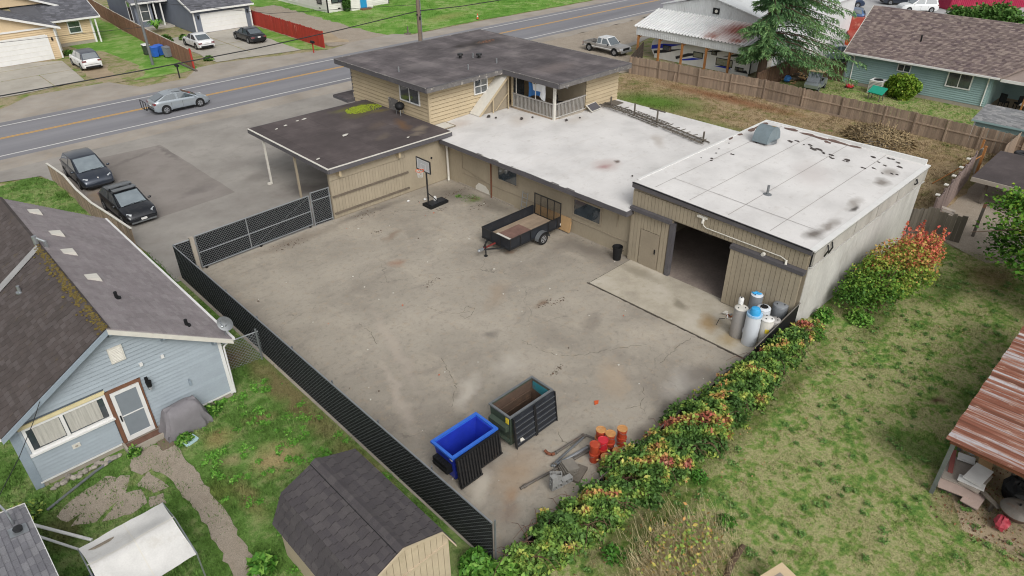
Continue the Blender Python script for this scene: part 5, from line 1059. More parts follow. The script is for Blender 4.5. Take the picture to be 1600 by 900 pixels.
part('white_markings', MB().box(-.156, -.5, 2.37, -.152, .58, 2.39).box(-.156, -.5, 2.92, -.152, .58, 2.94).box(-.156, -.5, 2.39, -.152, -.48, 2.92).box(-.156, .56, 2.39, -.152, .58, 2.92).box(-.156, -.18, 2.42, -.152, .26, 2.44).box(-.156, -.18, 2.7, -.152, .26, 2.72).box(-.156, -.18, 2.44, -.152, -.16, 2.7).box(-.156, .24, 2.44, -.152, .26, 2.7), m['white'], bb)
mb = MB(); n = 18
for i in range(n): a, b = 6.2832*i/n, 6.2832*(i+1)/n; mb.cyl((-.42+.23*math.cos(a), .04+.23*math.sin(a), 2.4), (-.42+.23*math.cos(b), .04+.23*math.sin(b), 2.4), .02, n=5)
mb.box(-.2, -.02, 2.36, -.15, .1, 2.42); rim = part('rim', mb, m['umbr'], bk_)
mb = MB()
for i in range(12):
    for s in (1, -1): a, b = 6.2832*i/12, 6.2832*(i+s)/12; mb.tube([(-.42+.22*math.cos(a), .04+.22*math.sin(a), 2.39), (-.42+.15*math.cos(b), .04+.15*math.sin(b), 2.16), (-.42+.13*math.cos(b+.26*s), .04+.13*math.sin(b+.26*s), 2.0)], .008, 3)
part('net', mb, m['white'], rim)
for (x, y, r) in ((22.75, 31.0, .12), (21.9, 31.5, .1)): solo('crumpled_paper', MB().blob((x, y, .05), r, r*.8, .06, 7, 5, .3), m['white'], 'crumpled white paper lying on the yard '+('near the hoop base' if x > 22.5 else 'left of the hoop pole'), 'litter')
wj = solo('white_jug', MB().cyl((22.95, 30.25, .19), (22.95, 30.25, .38), .1, .09, 10).cyl((22.95, 30.25, .38), (22.95, 30.25, .44), .04), m['white'], 'white jug standing on the black hoop base', 'jug')
# ---- utility trailer
TR = thing('utility_trailer', 'black open utility trailer with plank bed and raised ramp gate', 'trailer', (23.4, 23.35, 0), world=True)
X0, X1, Y0, Y1 = 21.5, 25.35, 22.36, 24.36
y = Y0+.05
while y < Y1-.06: part('floor_plank', bx(X0+.05, y, .5, X1-.03, y+.185, .54), m['wood_deck'], TR); y += .19
part('rusty_sheet', bx(22.15, 22.6, .54, 23.75, 23.95, .548), M('brown_sheet', '#7f6258', .85, .3, 3, stain='#5f4840', sfac=.6), TR); part('pale_strip', bx(22.1, 22.5, .55, 22.25, 24.0, .56), m['vent'], TR)
for (nm, b) in (('side_panel', bx(X0, Y0-.03, .45, X1, Y0, 1.0)), ('side_panel', bx(X0, Y1, .45, X1, Y1+.03, 1.0)), ('front_panel', bx(X0-.03, Y0-.03, .45, X0, Y1+.03, 1.0))): part(nm, b, m['navy'], TR)
for y in (Y0-.06, Y1+.03):
    part('top_rail', bx(X0-.03, y, .97, X1, y+.05, 1.03), m['black'], TR); part('bottom_rail', bx(X0-.03, y, .40, X1, y+.05, .47), m['black'], TR)
    for x in (21.5, 22.25, 23.0, 24.35, 25.05): part('upright', bx(x, y-.005, .47, x+.05, y+.055, .97), m['black'], TR)
part('front_rail', bx(X0-.06, Y0-.03, .97, X0-.01, Y1+.03, 1.03), m['black'], TR); part('front_rail', bx(X0-.06, Y0-.03, .40, X0-.01, Y1+.03, .47), m['black'], TR)
for y in (22.95, 23.7): part('upright', bx(X0-.065, y, .47, X0-.01, y+.05, .97), m['black'], TR)
part('deck_frame', bx(X0, Y0, .42, X1, Y1, .5), m['black'], TR)
g = part('ramp_gate', MB().box(X1+.02, Y0, .5, X1+.06, Y0+.05, 1.78).box(X1+.02, Y1-.05, .5, X1+.06, Y1, 1.78).box(X1+.02, Y0+.05, 1.73, X1+.06, Y1-.05, 1.78).box(X1+.02, Y0+.05, .5, X1+.06, Y1-.05, .55), m['black'], TR)
for i in range(1, 4): y = Y0+(Y1-Y0)*i/4; part('gate_bar', bx(X1+.025, y-.02, .55, X1+.055, y+.02, 1.73), m['black'], g)
w = MB()
for i in range(1, 24): z = .55+i*.05; w.box(X1+.035, Y0+.05, z, X1+.042, Y1-.05, z+.004)
for i in range(1, 40): y = Y0+.05+i*.049; w.box(X1+.036, y, .55, X1+.043, y+.004, 1.73)
part('mesh', w, m['black'], g)
def wheel(parent, c, r, w, ax=(0, 1, 0), spokes=5, rim=None):
    ax = Vector(ax); c = Vector(c); a = c-ax*w*.5; b = c+ax*w*.5
    t = part('wheel', MB().cyl(a, b, r, n=20).cyl(a-ax*.004+ax*.0, a, r*.9, r*.97, 20).cyl(b, b+ax*.004, r*.97, r*.9, 20), m['rubber'], parent, 30)
    q = MB().cyl(a-ax*.008, b+ax*.008, r*.62, n=16); u = ax.orthogonal().normalized(); v = ax.cross(u)
    part('rim', q, rim or m['alloy'], t); d = MB()
    for s in (-1, 1):
        e = c+ax*s*(w*.5+.008)
        for i in range(spokes):
            an = 6.2832*(i+.5)/spokes; p = e+(u*math.cos(an)+v*math.sin(an))*r*.42; d.cyl(p, p+ax*s*.004, r*.13, n=6)
        d.cyl(e, e+ax*s*.006, r*.12, n=8)
    part('rim_holes', d, m['dark'], t, kind='stuff'); return t
for y in (22.16, 24.56):
    wheel(TR, (23.75, y, .33), .33, .2); b = MB(); n = 10; s = -1 if y < 23 else 1; ya, yb = (22.02, 22.3) if s < 0 else (24.42, 24.7)
    for i in range(n): a0, a1 = math.pi*i/n, math.pi*(i+1)/n; p = [(23.75+.45*math.cos(a), .33+.45*math.sin(a)*.95) for a in (a0, a1)]; b.quad((p[0][0], ya, p[0][1]), (p[1][0], ya, p[1][1]), (p[1][0], yb, p[1][1]), (p[0][0], yb, p[0][1]))
    part('fender', b, m['steel_pole'], TR)
part('axle', MB().cyl((23.75, 22.2, .33), (23.75, 24.5, .33), .04), m['black'], TR)
part('tongue', MB().tube([(21.5, 22.7, .42), (20.55, 23.36, .42)], .045, 4).tube([(21.5, 24.0, .42), (20.55, 23.36, .42)], .045, 4), m['black'], TR); part('red_coupler_bar', bx(20.65, 23.32, .44, 21.45, 23.40, .50), M('dull_red_steel', '#7e302c', .7, .25, 5), TR)
part('coupler', MB().box(20.3, 23.3, .4, 20.62, 23.42, .5).blob((20.3, 23.36, .43), .09, .08, .08, 8, 5, 0), m['galv'], TR); part('jack', MB().cyl((20.72, 23.3, .03), (20.72, 23.3, .85), .035).cyl((20.72, 23.3, 0), (20.72, 23.3, .04), .1).tube([(20.72, 23.3, .82), (20.6, 23.15, .82)], .015), m['black'], TR)
part('tail_lamp', bx(25.3, 22.3, .5, 25.36, 22.33, .6), m['vent'], TR)
pl_ = thing('plywood_sheet', 'orange-brown plywood sheet leaning on the tan wall behind the trailer gate', 'plywood', (25.6, 23.3, 0)); part('sheet', MB().obox((.0, -1.42, .08), (0, 2.65, 0), (.14, 0, .82), (-.02, 0, .004)), m['wood_new'], pl_)
part('chipped_corner', MB().obox((.03, -1.45, .12), (0, .05, 0), (.1, 0, .6), (-.021, 0, .004)), m['wood_new'], pl_)
ld = thing('step_ladder', 'short aluminium ladder leaning on the tan wall behind the trailer', 'ladder', (25.55, 25.45, 0))
for y in (-.2, .2): part('side_rail', MB().obox((0, y-.02, 0), (.22, 0, 1.35), (0, .04, 0), (.03, 0, 0)), m['galv'], ld)
for i in range(5): z = .2+i*.26; part('rung', MB().cyl((.02+z*.163, -.18, z), (.02+z*.163, .18, z), .018), m['galv'], ld)
tc = thing('trash_can', 'black round bin standing against the tan wall beside the concrete apron', 'bin', (25.3, 18.35, 0))
part('body', MB().lathe([(.2, 0), (.25, .68), (.27, .68), (.27, .74), (.25, .74), (.24, .7), (.19, .05)], n=20, close=False), m['dark'], tc, 40); part('bottom', MB().cyl((0, 0, .02), (0, 0, .06), .19, n=16), m['dark'], tc)
for s in (-1, 1): part('handle', MB().tube([(-.05, s*.27, .62), (-.05, s*.33, .6), (.05, s*.33, .6), (.05, s*.27, .62)], .015), m['dark'], tc)
# ---- water tanks
def tank(x, y, r, h, mt, label, top=None, cap=None, dome=.04, cat='tank', z=.035):
    t = thing('water_tank', label, cat, (x, y, z), R.uniform(0, 6), group='old tanks by the sliding door')
    b = part('body', MB().lathe([(r*.96, 0), (r, .03), (r, h-.05), (r*.97, h-.01)], n=28), m[mt], t, 40); part('top_plate', MB().lathe([(r*.98, h-.012), (r*.9, h+.01), (r*.4, h+dome)], n=28), m[top or mt], t, 40)
    for a, q in ((.3, .55), (2.6, .5), (4.4, .6)): part('pipe_stub', MB().cyl((r*q*math.cos(a), r*q*math.sin(a), h), (r*q*math.cos(a), r*q*math.sin(a), h+.06), .025), m['dark'], t)
    part('seam_band', MB().lathe([(r*1.004, h*.96), (r*1.012, h*.955), (r*1.004, h*.95)], n=28, close=False), m['galv'], t)
    part('access_plate', MB().obox((r*.98, -.08, h*.3), (.03, 0, 0), (0, .16, 0), (0, 0, .2)), m[mt], t); return t
t1 = tank(23.68, 10.56, .29, 1.42, 'gtank', 'tall grey tank at the left front of the group by the sliding door', 'vent')
t2 = tank(23.55, 9.9, .31, 1.5, 'wtank', 'tall pale white tank topped by a bright blue cap', 'wtank'); part('blue_dome', MB().lathe([(.22, 1.53), (.22, 1.68), (.17, 1.8), (.06, 1.84)], (-.02, .06, 0), 18), m['sky_blue'], t2, 40); part('blue_film', MB().lathe([(.32, 1.42), (.318, 1.515), (.2, 1.545)], n=24, close=False), M('blue_film', '#9cc3e2', .4, .1, 6), t2); part('drain_port', MB().cyl((-.315, -.02, 1.25), (-.3, -.02, 1.25), .05), m['dark'], t2)
t3 = tank(24.05, 9.52, .28, 1.2, 'vent', 'white tank with a yellow sticker partly behind the hedge rail', 'white'); part('yellow_sticker', MB().obox((-.285, -.12, .62), (-.004, 0, 0), (0, .16, 0), (0, 0, .2)), m['yellow'], t3); t3.rotation_euler = (0, 0, .5)
t4 = tank(25.15, 10.65, .27, 1.38, 'dtank', 'grey tank wrapped with torn blue film, nearest the sliding door', 'wtank'); part('film', MB().blob((0, 0, 1.43), .2, .15, .06, 9, 5, .4), m['sky_blue'], t4)
t5 = tank(24.55, 9.98, .29, 1.3, 'wtank', 'grey-white tank with an open dark top in the middle of the group', 'wtank'); part('dark_opening', MB().cyl((0, 0, 1.33), (0, 0, 1.348), .16, n=16), m['dark'], t5)
t6 = tank(25.35, 9.62, .32, 1.25, 'dtank', 'dark grey tank at the right, beside the white garage wall', 'dtank')
t7 = tank(24.35, 9.32, .24, 1.1, 'gtank', 'small grey tank half hidden behind the sloping hedge rail', 'gtank')
cn = thing('white_canister', 'small white canister standing on top of the tall grey tank', 'canister', (23.85, 10.72, 1.5)); part('body', MB().lathe([(.11, 0), (.11, .26), (.08, .3)], n=16), m['white'], cn, 40); part('cap', MB().cyl((0, 0, .3), (0, 0, .33), .03), m['dark'], cn)
jk = thing('scrap_heap', 'small heap of broken white fittings and wire left of the tanks', 'scrap', (24.6, 11.3, .035))
for i in range(10): part('scrap_piece', MB().obox((R.uniform(-.4, .3), R.uniform(-.4, .4), R.uniform(0, .1)), (R.uniform(.1, .4), R.uniform(-.2, .2), R.uniform(0, .1)), (R.uniform(-.1, .1), R.uniform(.05, .15), 0), (0, 0, .03)), m[('vent', 'white', 'rust', 'galv')[i % 4]], jk)
part('wire_end', MB().tube([(-.3, .2, .1), (-.7, .25, .25), (-1.0, .2, .1)], .015), m['dark'], jk)
# ---- dumpsters
BD = thing('blue_dumpster', 'bright blue plastic dumpster with black lids hanging open', 'dumpster', (10.5, 13.1, 0), world=True)
def tub(x0, x1, y0, y1, z0, z1, t, tap):       # open tapered tub with wall thickness
    q = [(x0, y0), (x1, y0), (x1, y1), (x0, y1)]; cx, cy = (x0+x1)/2, (y0+y1)/2
    def ring(s, z, ins): return [(cx+(x-cx)*s-math.copysign(ins, x-cx), cy+(y-cy)*s-math.copysign(ins, y-cy), z) for x, y in q]
    v = ring(tap, z0, 0)+ring(1, z1, 0)+ring(1, z1, t)+ring(tap, z0+.08, t); f = [(3, 2, 1, 0)]
    for k in range(3): f += [(4*k+i, 4*k+(i+1) % 4, 4*k+4+(i+1) % 4, 4*k+4+i) for i in range(4)]
    f.append((12, 13, 14, 15)); b = MB(); b.add(v, f); return b
part('body', tub(9.6, 11.45, 12.66, 13.62, .12, 1.24, .05, .86), m['blue'], BD)
part('rim', MB().box(9.52, 12.58, 1.24, 11.53, 12.68, 1.32).box(9.52, 13.6, 1.24, 11.53, 13.7, 1.32).box(9.52, 12.68, 1.241, 9.62, 13.6, 1.319).box(11.43, 12.68, 1.241, 11.53, 13.6, 1.319), m['blue_rim'], BD)
for x0, x1, zb, dy in ((9.60, 10.54, .10, .16), (10.55, 11.5, .34, .10)):
    nl = 8; ld_ = part('lid', MB().prism([(x0, 12.53, 1.27), (x0, 12.53-dy, zb), (x0, 12.49-dy, zb), (x0, 12.49, 1.27)], (x1-x0, 0, 0)), m['dark'], BD)
    for i in range(nl): x = x0+(x1-x0)*(i+.5)/nl; part('lid_rib', MB().prism([(x-.028, 12.492, 1.22), (x-.028, 12.492-dy, zb+.05), (x-.028, 12.45-dy, zb+.05), (x-.028, 12.45, 1.22)], (.056, 0, 0)), m['black'], ld_)
    part('lid_edge', MB().box(x0, 12.44-dy, zb-.02, x1, 12.5-dy, zb+.04), m['black'], ld_)
for i in range(5): z = .48+i*.0; part('fork_pocket', bx(9.44, 12.80+i*.15, .48, 9.68, 12.93+i*.15, .82), m['dark'], BD)
part('fork_pocket_bar', bx(9.40, 12.78, .6, 9.46, 13.5, .68), m['dark'], BD)
for i in range(5): part('bolt', bx(9.9+i*.32, 13.55, .85, 9.94+i*.32, 13.57, .9), m['blue_rim'], BD)
part('label_plate', bx(9.60, 12.70, 1.05, 9.62, 12.82, 1.2), m['white'], BD); 
for x in (9.8, 11.2):
    for y in (12.85, 13.45): part('caster', MB().cyl((x-.03, y, .07), (x+.03, y, .07), .07), m['rubber'], BD)
GD = thing('green_dumpster', 'dented dark green steel dumpster, rusty inside, with black ribbed lids folded down', 'dumpster', (13.1, 13.05, 0), world=True)
b = tub(12.06, 14.14, 12.56, 13.56, .1, 1.42, .04, .95); part('body', b, m['green_bin'], GD)
part('inside_lining', tub(12.11, 14.09, 12.61, 13.51, .2, 1.40, .012, .955), m['rust_in'], GD)
part('inside_patch', MB().quad((14.06, 12.75, .95), (14.06, 13.45, .85), (14.07, 13.45, 1.38), (14.07, 12.68, 1.38)), m['teal_in'], GD)
for z in (.6, .95): part('inside_rib', bx(12.2, 13.44, z, 14.0, 13.48, z+.05), m['rust_in'], GD)
part('rubbish', MB().blob((12.8, 13.0, .25), .45, .3, .1, 10, 5, .4).blob((13.5, 13.1, .22), .3, .25, .12, 9, 5, .4), m['rust_in'], GD)
part('rim', MB().box(12.02, 12.52, 1.40, 14.18, 12.6, 1.46).box(12.02, 13.54, 1.40, 14.18, 13.6, 1.46).box(12.02, 12.6, 1.401, 12.1, 13.54, 1.459).box(14.1, 12.6, 1.401, 14.18, 13.54, 1.459), m['steel_pole'], GD)
for x0, x1 in ((12.1, 13.1), (13.12, 14.18)):
    ld_ = part('lid', MB().prism([(x0, 12.50, 1.42), (x0, 12.34, .16), (x0, 12.29, .16), (x0, 12.46, 1.42)], (x1-x0, 0, 0)), m['navy'], GD)
    for i in range(5): t = (i+.6)/5.4; y, z = 12.46-.17*t, 1.42-1.26*t; part('lid_rib', MB().prism([(x0+.06, y, z), (x0+.06, y-.035, z-.02), (x0+.06, y-.035, z-.06), (x0+.06, y, z-.08)], (x1-x0-.12, 0, 0)), m['galv' if 0 else 'navy'], ld_)
    for i in range(5): t = (i+.6)/5.4; y, z = 12.46-.17*t, 1.42-1.26*t; part('rib_edge', MB().box(x0+.06, y-.042, z-.035, x1-.06, y-.034, z-.02), m['steel_pole'], ld_)
    for xe in (x0, x1-.04): part('lid_edge', MB().prism([(xe, 12.465, 1.42), (xe, 12.295, .14), (xe, 12.25, .14), (xe, 12.42, 1.42)], (.04, 0, 0)), m['black'], ld_)
part('fork_pocket', MB().prism([(12.06, 12.62, .78), (11.9, 12.62, .82), (11.9, 12.62, 1.0), (12.06, 12.62, 1.06)], (0, .86, 0)), m['green_bin'], GD); part('lower_rib', bx(11.98, 12.6, .3, 12.1, 13.5, .38), m['green_bin'], GD)
part('yellow_sticker', bx(12.02, 12.6, 1.12, 12.04, 12.74, 1.36), m['yellow'], GD); part('paint_splash', MB().prism([(12.3, 12.29, .36), (12.5, 12.29, .33), (12.42, 12.305, .48), (12.3, 12.31, .5)], (0, -.012, 0)), m['vent'], GD)
# ---- buckets
def bucket(x, y, z, mt, lid, label, tilt=0):
    t = thing('bucket', label, 'bucket', (x, y, z), R.uniform(0, 6), group='orange buckets by the hedge'); t.rotation_euler = (tilt, tilt*.5, R.uniform(0, 6))
    part('body', MB().lathe([(.15, 0), (.165, .3), (.18, .3), (.18, .36), (.165, .37)], n=20), m[mt], t, 40); part('lid', MB().lathe([(.182, .365), (.182, .385), (.16, .39), (.15, .378)], n=20), m[lid], t, 40)
    part('handle', MB().tube([(.185, 0, .33), (.15, .13, .26), (0, .19, .22), (-.15, .13, .26), (-.185, 0, .33)], .006, 4), m['galv'], t)
stk = ((13.72, 10.16, 'orange', 'orange', 'frontmost stack'), (14.08, 10.1, 'redpl', 'redpl', 'stack with the bright red bucket'), (14.5, 10.12, 'orange', 'amber', 'middle stack with an amber lid'), (14.98, 9.98, 'orange', 'amber', 'stack farthest right'))
for x, y, mt, lid, w in stk:
    bucket(x, y, 0, 'orange', 'orange', 'orange bucket at the bottom of the '+w); bucket(x+.01, y+.015, .375, mt, lid, ('red' if mt == 'redpl' else 'orange')+' bucket on top of the '+w)
bucket(14.42, 10.5, 0, 'orange', 'amber', 'single orange bucket behind the bucket stacks'); bucket(14.42, 10.48, .375, 'orange', 'amber', 'orange bucket topping the rearmost stack')
bucket(13.85, 9.76, 0, 'orange', 'amber', 'lone orange bucket with pale lid at the hedge edge'); bucket(14.35, 9.66, 0, 'orange', 'amber', 'orange bucket half buried in the hedge leaves')
# ---- blocks, slabs, pipes
def cinder(loc, rot, label):
    t = thing('cinder_block', label, 'block', loc, group='concrete blocks by the hedge'); t.rotation_euler = rot; L, Wd, Hh, k = .4, .2, .19, .032; b = MB()
    b.box(0, 0, 0, L, k, Hh).box(0, Wd-k, 0, L, Wd, Hh)
    for x in (0, (L-k)/2, L-k): b.box(x, k, 0.001, x+k, Wd-k, Hh-.001)
    part('block_body', b, m['block'], t)
cinder((11.62, 10.3, .2), (math.pi/2, 0, -.3), 'grey hollow block lying on its side at the left of the pile'); cinder((11.72, 10.02, .40), (0, -math.pi/2, -.25), 'grey hollow block standing on end at the front of the pile'); cinder((12.02, 10.2, .2), (math.pi/2, 0, -.2), 'grey hollow block lying on its side at the right of the pile'); cinder((11.72, 10.36, .41), (0, 0, -.75), 'grey hollow block on top of the pile, holes upward')
m['slab_grey'] = M('dirty_slab', '#7d7870', .95, .2, 4)
for i in range(4):
    t = thing('concrete_slab', ('bottom', 'second', 'third', 'top')[i]+' slab of the tilted concrete slab stack by the blocks', 'slab', (12.62+.03*i, 10.42-.02*i, .12+i*.085), -.45+.06*i, 'stacked concrete slabs'); t.rotation_euler = (.06, .13, -.45+.05*i)
    part('slab_body', bx(-.22, -.25, -.03, .22, .25, .03), m['slab_grey'], t)
sw = thing('slab_support', 'grey plank wedge lying under the tilted slab stack', 'plank', (12.75, 10.2, 0), .3); part('board', MB().obox((-.3, -.3, 0), (.75, 0, 0), (0, .35, 0), (0, 0, .1)), m['wood_grey'], sw)
for p, q, r, mt, lab in (((11.02, 11.01, .05), (14.15, 10.5, .05), .045, 'pipe_rust', 'longest grey pipe reaching past the cinder blocks'), ((12.5, 10.92, .05), (14.1, 10.66, .05), .055, 'galv', 'short shiny pipe lying along the longest pipe'), ((12.44, 10.96, .06), (14.37, 11.09, .08), .04, 'steel_pole', 'slanting steel pipe with a collar at its left end'), ((12.95, 11.28, .06), (14.37, 11.15, .09), .045, 'pipe_rust', 'rusty pipe with a hooked elbow end'), ((14.37, 11.1, .1), (14.5, 10.6, .1), .04, 'pipe_rust', 'short rusty pipe stub joining the slanting pipes')):
    t = thing('steel_pipe', lab, 'pipe', p, group='pipes lying by the hedge'); v = Vector(q)-Vector(p); part('tube', MB().cyl((0, 0, 0), tuple(v), r, n=10), m[mt], t)
    part('collar', MB().cyl(tuple(v*.04), tuple(v*.08), r*1.4, n=10).cyl(tuple(v*.93), tuple(v*.98), r*1.35, n=10), m['pipe_rust'], t)
    if 'hooked' in lab: part('elbow', MB().tube([(0, 0, 0), (-.12, .05, .01), (-.18, .16, .03), (-.17, .3, .06)], .055, 8), m['rust'], t)
for (x, y) in ((10.72, 9.95), (13.3, 12.6)): pass
CRK = [[(22.22, 11.76), (21.31, 11.88), (20.43, 11.76), (19.69, 11.71)], [(18.01, 11.29), (17.61, 10.94), (17.1, 10.73), (16.73, 10.9), (16.42, 11.05)], [(17.1, 10.73), (16.92, 10.37), (16.98, 10.06)], [(16.84, 16.79), (16.9, 15.9), (17.15, 15.03), (17.69, 14.45), (18.55, 13.97), (19.3, 13.54), (19.83, 13.28), (20.38, 12.86)], [(15.61, 21.6), (15.79, 20.9), (16.01, 20.47), (16.39, 20.17), (16.79, 19.92)], [(16.39, 20.17), (16.94, 20.44), (17.05, 20.03), (16.55, 19.65), (16.17, 19.74), (16.28, 20.21)], [(13.6, 18.22), (13.25, 17.39), (12.96, 16.56), (11.88, 15.55)], [(12.57, 22.78), (12.56, 21.77), (12.22, 20.8)], [(13.73, 10.97), (13.64, 11.5), (13.9, 12.05)]]
mb = MB()
for i in range(70):
    x, y = R.uniform(9, 25), R.uniform(9.8, 31.5); s = R.uniform(.015, .05); mb.mat = 0 if R.random() < .6 else (1 if R.random() < .5 else 2); mb.prism([(x, y, .004), (x+s*2, y+R.uniform(-s, s), .004), (x+s, y+s*1.5, .004)], (0, 0, .01+s*.4))
for (x, y, r) in ((19.7, 18.0, .45), (20.3, 17.7, .3), (22.6, 29.3, .3), (17.1, 23.2, .4), (16.6, 14.4, .2), (16.1, 14.3, .25), (18.3, 29.5, .3), (24.6, 28.0, .6), (24.8, 30.5, .8), (19, 31.9, .8), (14, 31.6, .8)):
    for i in range(int(50*r)+6):
        a = R.uniform(0, 6.28); q = r*R.random(); px, py = x+q*math.cos(a)*1.5, y+q*math.sin(a)*.7; s = R.uniform(.012, .035); mb.mat = R.choice((1, 1, 3)); mb.prism([(px, py, .003), (px+s*2, py+R.uniform(-s, s), .003), (px+s, py+s*1.5, .003)], (0, 0, .008+s*.3))
for P in CRK:
    V_ = []
    for (x0, y0), (x1, y1) in zip(P, P[1:]):
        k = max(2, int(math.hypot(x1-x0, y1-y0)/.12))
        for j in range(k): t = j/k; V_.append((x0+(x1-x0)*t+R.uniform(-.05, .05), y0+(y1-y0)*t+R.uniform(-.05, .05)))
    mb.mat = 3
    for (x0, y0), (x1, y1) in zip(V_, V_[1:]):
        if R.random() < .88:
            d = Vector((x1-x0, y1-y0, 0)).normalized(); n_ = Vector((-d.y, d.x, 0))*R.uniform(.003, .012); e = d*.02
            mb.quad(*[tuple(Vector((px, py, .004))+s) for px, py, s in ((x0, y0, -n_-e), (x1, y1, -n_+e), (x1, y1, n_+e), (x0, y0, n_-e))])
part('yard_litter', mb, [m['vent'], m['rust_in'], m['umbr'], M('crack_dirt', '#6a6253', .95, .3)], None, kind='stuff')
solo('orange_scrap', MB().prism([(15.9, 11.95, .005), (16.05, 11.9, .02), (16.2, 12.0, .01), (16.05, 12.1, .005)], (0, 0, .03)), m['umbr'], 'small orange plastic scrap lying on the yard near the buckets', 'scrap')
# ================================================================ RUSTY SHELTER (right edge)
RS = thing('rusty_shelter', 'open shelter with rusty corrugated roof at the right edge of the dry lawn', 'shelter', (25, -1, -.03), world=True)
mb = MB(); prof = []; x = 20.35; k = 0
while x < 31.5:
    prof += [(x, 0), (x+.06, .0), (x+.09, .035), (x+.13, .035), (x+.16, 0)]; x += .2
NYs = 6
for j in range(NYs+1):
    y = 1.82-6.2*j/NYs
    for (px, h) in prof: mb.v.append((px, y+(0 if j else .012*math.sin(px*5.3)), 2.3+h+.02*j*1.0+.005*math.sin(px*3+j)))
n = len(prof)
for j in range(NYs):
    for i in range(n-1): mb.f.append([j*n+i, (j+1)*n+i, (j+1)*n+i+1, j*n+i+1]); mb.mi.append(0); mb.r.append(0)
part('corrugated_roof', mb, m['corr_rust'], RS)
part('eave_beam', bx(20.42, -4.2, 2.16, 20.54, 1.7, 2.29), m['rust'], RS); part('eave_beam', bx(20.6, 1.55, 2.14, 31.3, 1.67, 2.28), m['wood_grey'], RS)
for (x, y) in ((20.5, 1.6), (23.2, 1.6), (26.4, 1.6), (29.6, 1.6), (20.5, -4), (26.4, -4)): part('post', bx(x-.06, y-.06, -.05, x+.06, y+.06, 2.2), m['steel_pole'], RS)
m['osb_pink'] = M('pinkish_board', '#b09c92', .9, .15, 3)
sheet('shelter_dirt', [(19.3, -5), (32, -5), (32, 1.9), (24, 1.9), (21.2, 1.3), (19.6, .4)], -.022, m['dirt'], .25)
mb = MB()
for i in range(900):
    x, y = R.uniform(19.4, 26), R.uniform(-4, 1.4); s = R.uniform(.03, .07); mb.mat = i % 3; mb.rv = R.random(); mb.add([(x-s, y, -.015), (x, y-s*.5, -.0+R.uniform(0, .03)), (x+s, y, -.015), (x, y+s*.5, R.uniform(0, .04))], [(0, 1, 2, 3)])
part('fallen_leaves', mb, [M('leaf_a', '#7a5038', .9, .3, 8), M('leaf_b', '#94704e', .9, .3, 8), M('leaf_c', '#5c4032', .9, .3, 8)], None, kind='stuff')
for i, (x, y, z, w, d, rz, mt, lab) in enumerate(((21.7, 1.2, .30, 1.3, .9, .15, 'osb', 'wide grey scrap board at the bottom of the heap under the shelter'), (21.15, 1.15, .24, 1.0, .95, .2, 'osb_pink', 'pinkish wide board sticking out of the front of the lumber heap'), (20.95, .55, .2, .9, .5, -.05, 'osb_pink', 'pinkish lower board at the very front of the lumber heap'), (21.6, .75, .36, 1.1, .6, -.1, 'osb', 'mottled scrap board across the lumber heap under the shelter'), (21.7, .75, .52, 1.0, .52, -.12, 'junk_white', 'clean white board on top of the lumber heap'), (21.3, .8, .42, .3, .75, .1, 'junk_white', 'narrow pale offcut at the front of the lumber heap'), (22.35, 1.25, .40, .35, .5, .2, 'junk_white', 'small white offcut at the back of the lumber heap'), (22.6, .75, .4, .6, .4, .2, 'wood_new', 'brown board offcut behind the white board'), (21.95, 1.55, .36, 1.2, .14, .2, 'red_trim', 'faded red board edging the lumber heap'), (22.9, .3, .5, 1.3, .16, 1.2, 'wood_grey', 'dark weathered timber leaning at the right of the lumber heap'), (21.1, .25, .35, .9, .16, 1.0, 'wood_grey', 'grey timber sloping down in front of the lumber heap'))):
    t = thing('scrap_board', lab, 'board', (x, y, 0), rz, 'scrap boards under the rusty shelter'); part('board', bx(-w/2, -d/2, z, w/2, d/2, z+.045), m[mt], t)
    part('batten', bx(-w*.3, -d*.4, 0, -w*.3+.06, d*.4, z), m['wood_grey'], t); part('batten', bx(w*.3, -d*.4, 0, w*.3+.06, d*.4, z), m['wood_grey'], t)
for (x, y) in ((22.7, 1.2), (22.9, .9)): bkt = solo('paint_can', MB().lathe([(.1, 0), (.1, .2), (.105, .21)], (x, y, .44), 14), m['galv'], 'small paint can among the scrap boards, '+('left one' if x < 22.8 else 'right one'), 'can')
fpit = thing('fire_pit', 'round fire pit with a domed mesh lid beside the rusty shelter', 'fire pit', (21.05, -.55, -.02))
part('bowl', MB().lathe([(.12, .22), (.36, .3), (.45, .48), (.47, .48), (.47, .52)], n=24), m['rust_in'], fpit, 40); part('lid', MB().lathe([(.48, .52), (.4, .62), (.22, .69), (.03, .71)], n=24), m['pipe_rust'], fpit, 40); part('lid_knob', MB().cyl((0, 0, .71), (0, 0, .78), .03), m['dark'], fpit)
for i in range(3): a = i*2.1+.4; part('leg', MB().cyl((.3*math.cos(a), .3*math.sin(a), .3), (.4*math.cos(a), .4*math.sin(a), 0), .02), m['black'], fpit)
rb = solo('red_bag', MB().blob((20.5, -.35, .2), .28, .2, .2, 10, 7, .25), M('red_bag', '#a83a48', .6, .25, 5, stain='#d8b0b0', sfac=.4), 'crumpled red and white bag by the fire pit', 'bag')
bb_ = solo('black_bag', MB().blob((22.1, -.3, .35), .45, .4, .38, 12, 8, .22), m['dark'], 'black rubbish bag under the rusty shelter', 'bag')
tt = thing('beige_table', 'corner of a beige board table at the bottom edge of the dry lawn', 'table', (13.35, 3.2, -.03), -.25); part('top', bx(-.5, -.5, .7, .5, .5, .76), m['cream'], tt); part('brown_mat', bx(-.25, -.1, .76, .2, .3, .768), m['osb'], tt)
for x in (-.45, .45):
    for y in (-.45, .45): part('leg', bx(x-.03, y-.03, 0, x+.03, y+.03, .7), m['wood_grey'], tt)
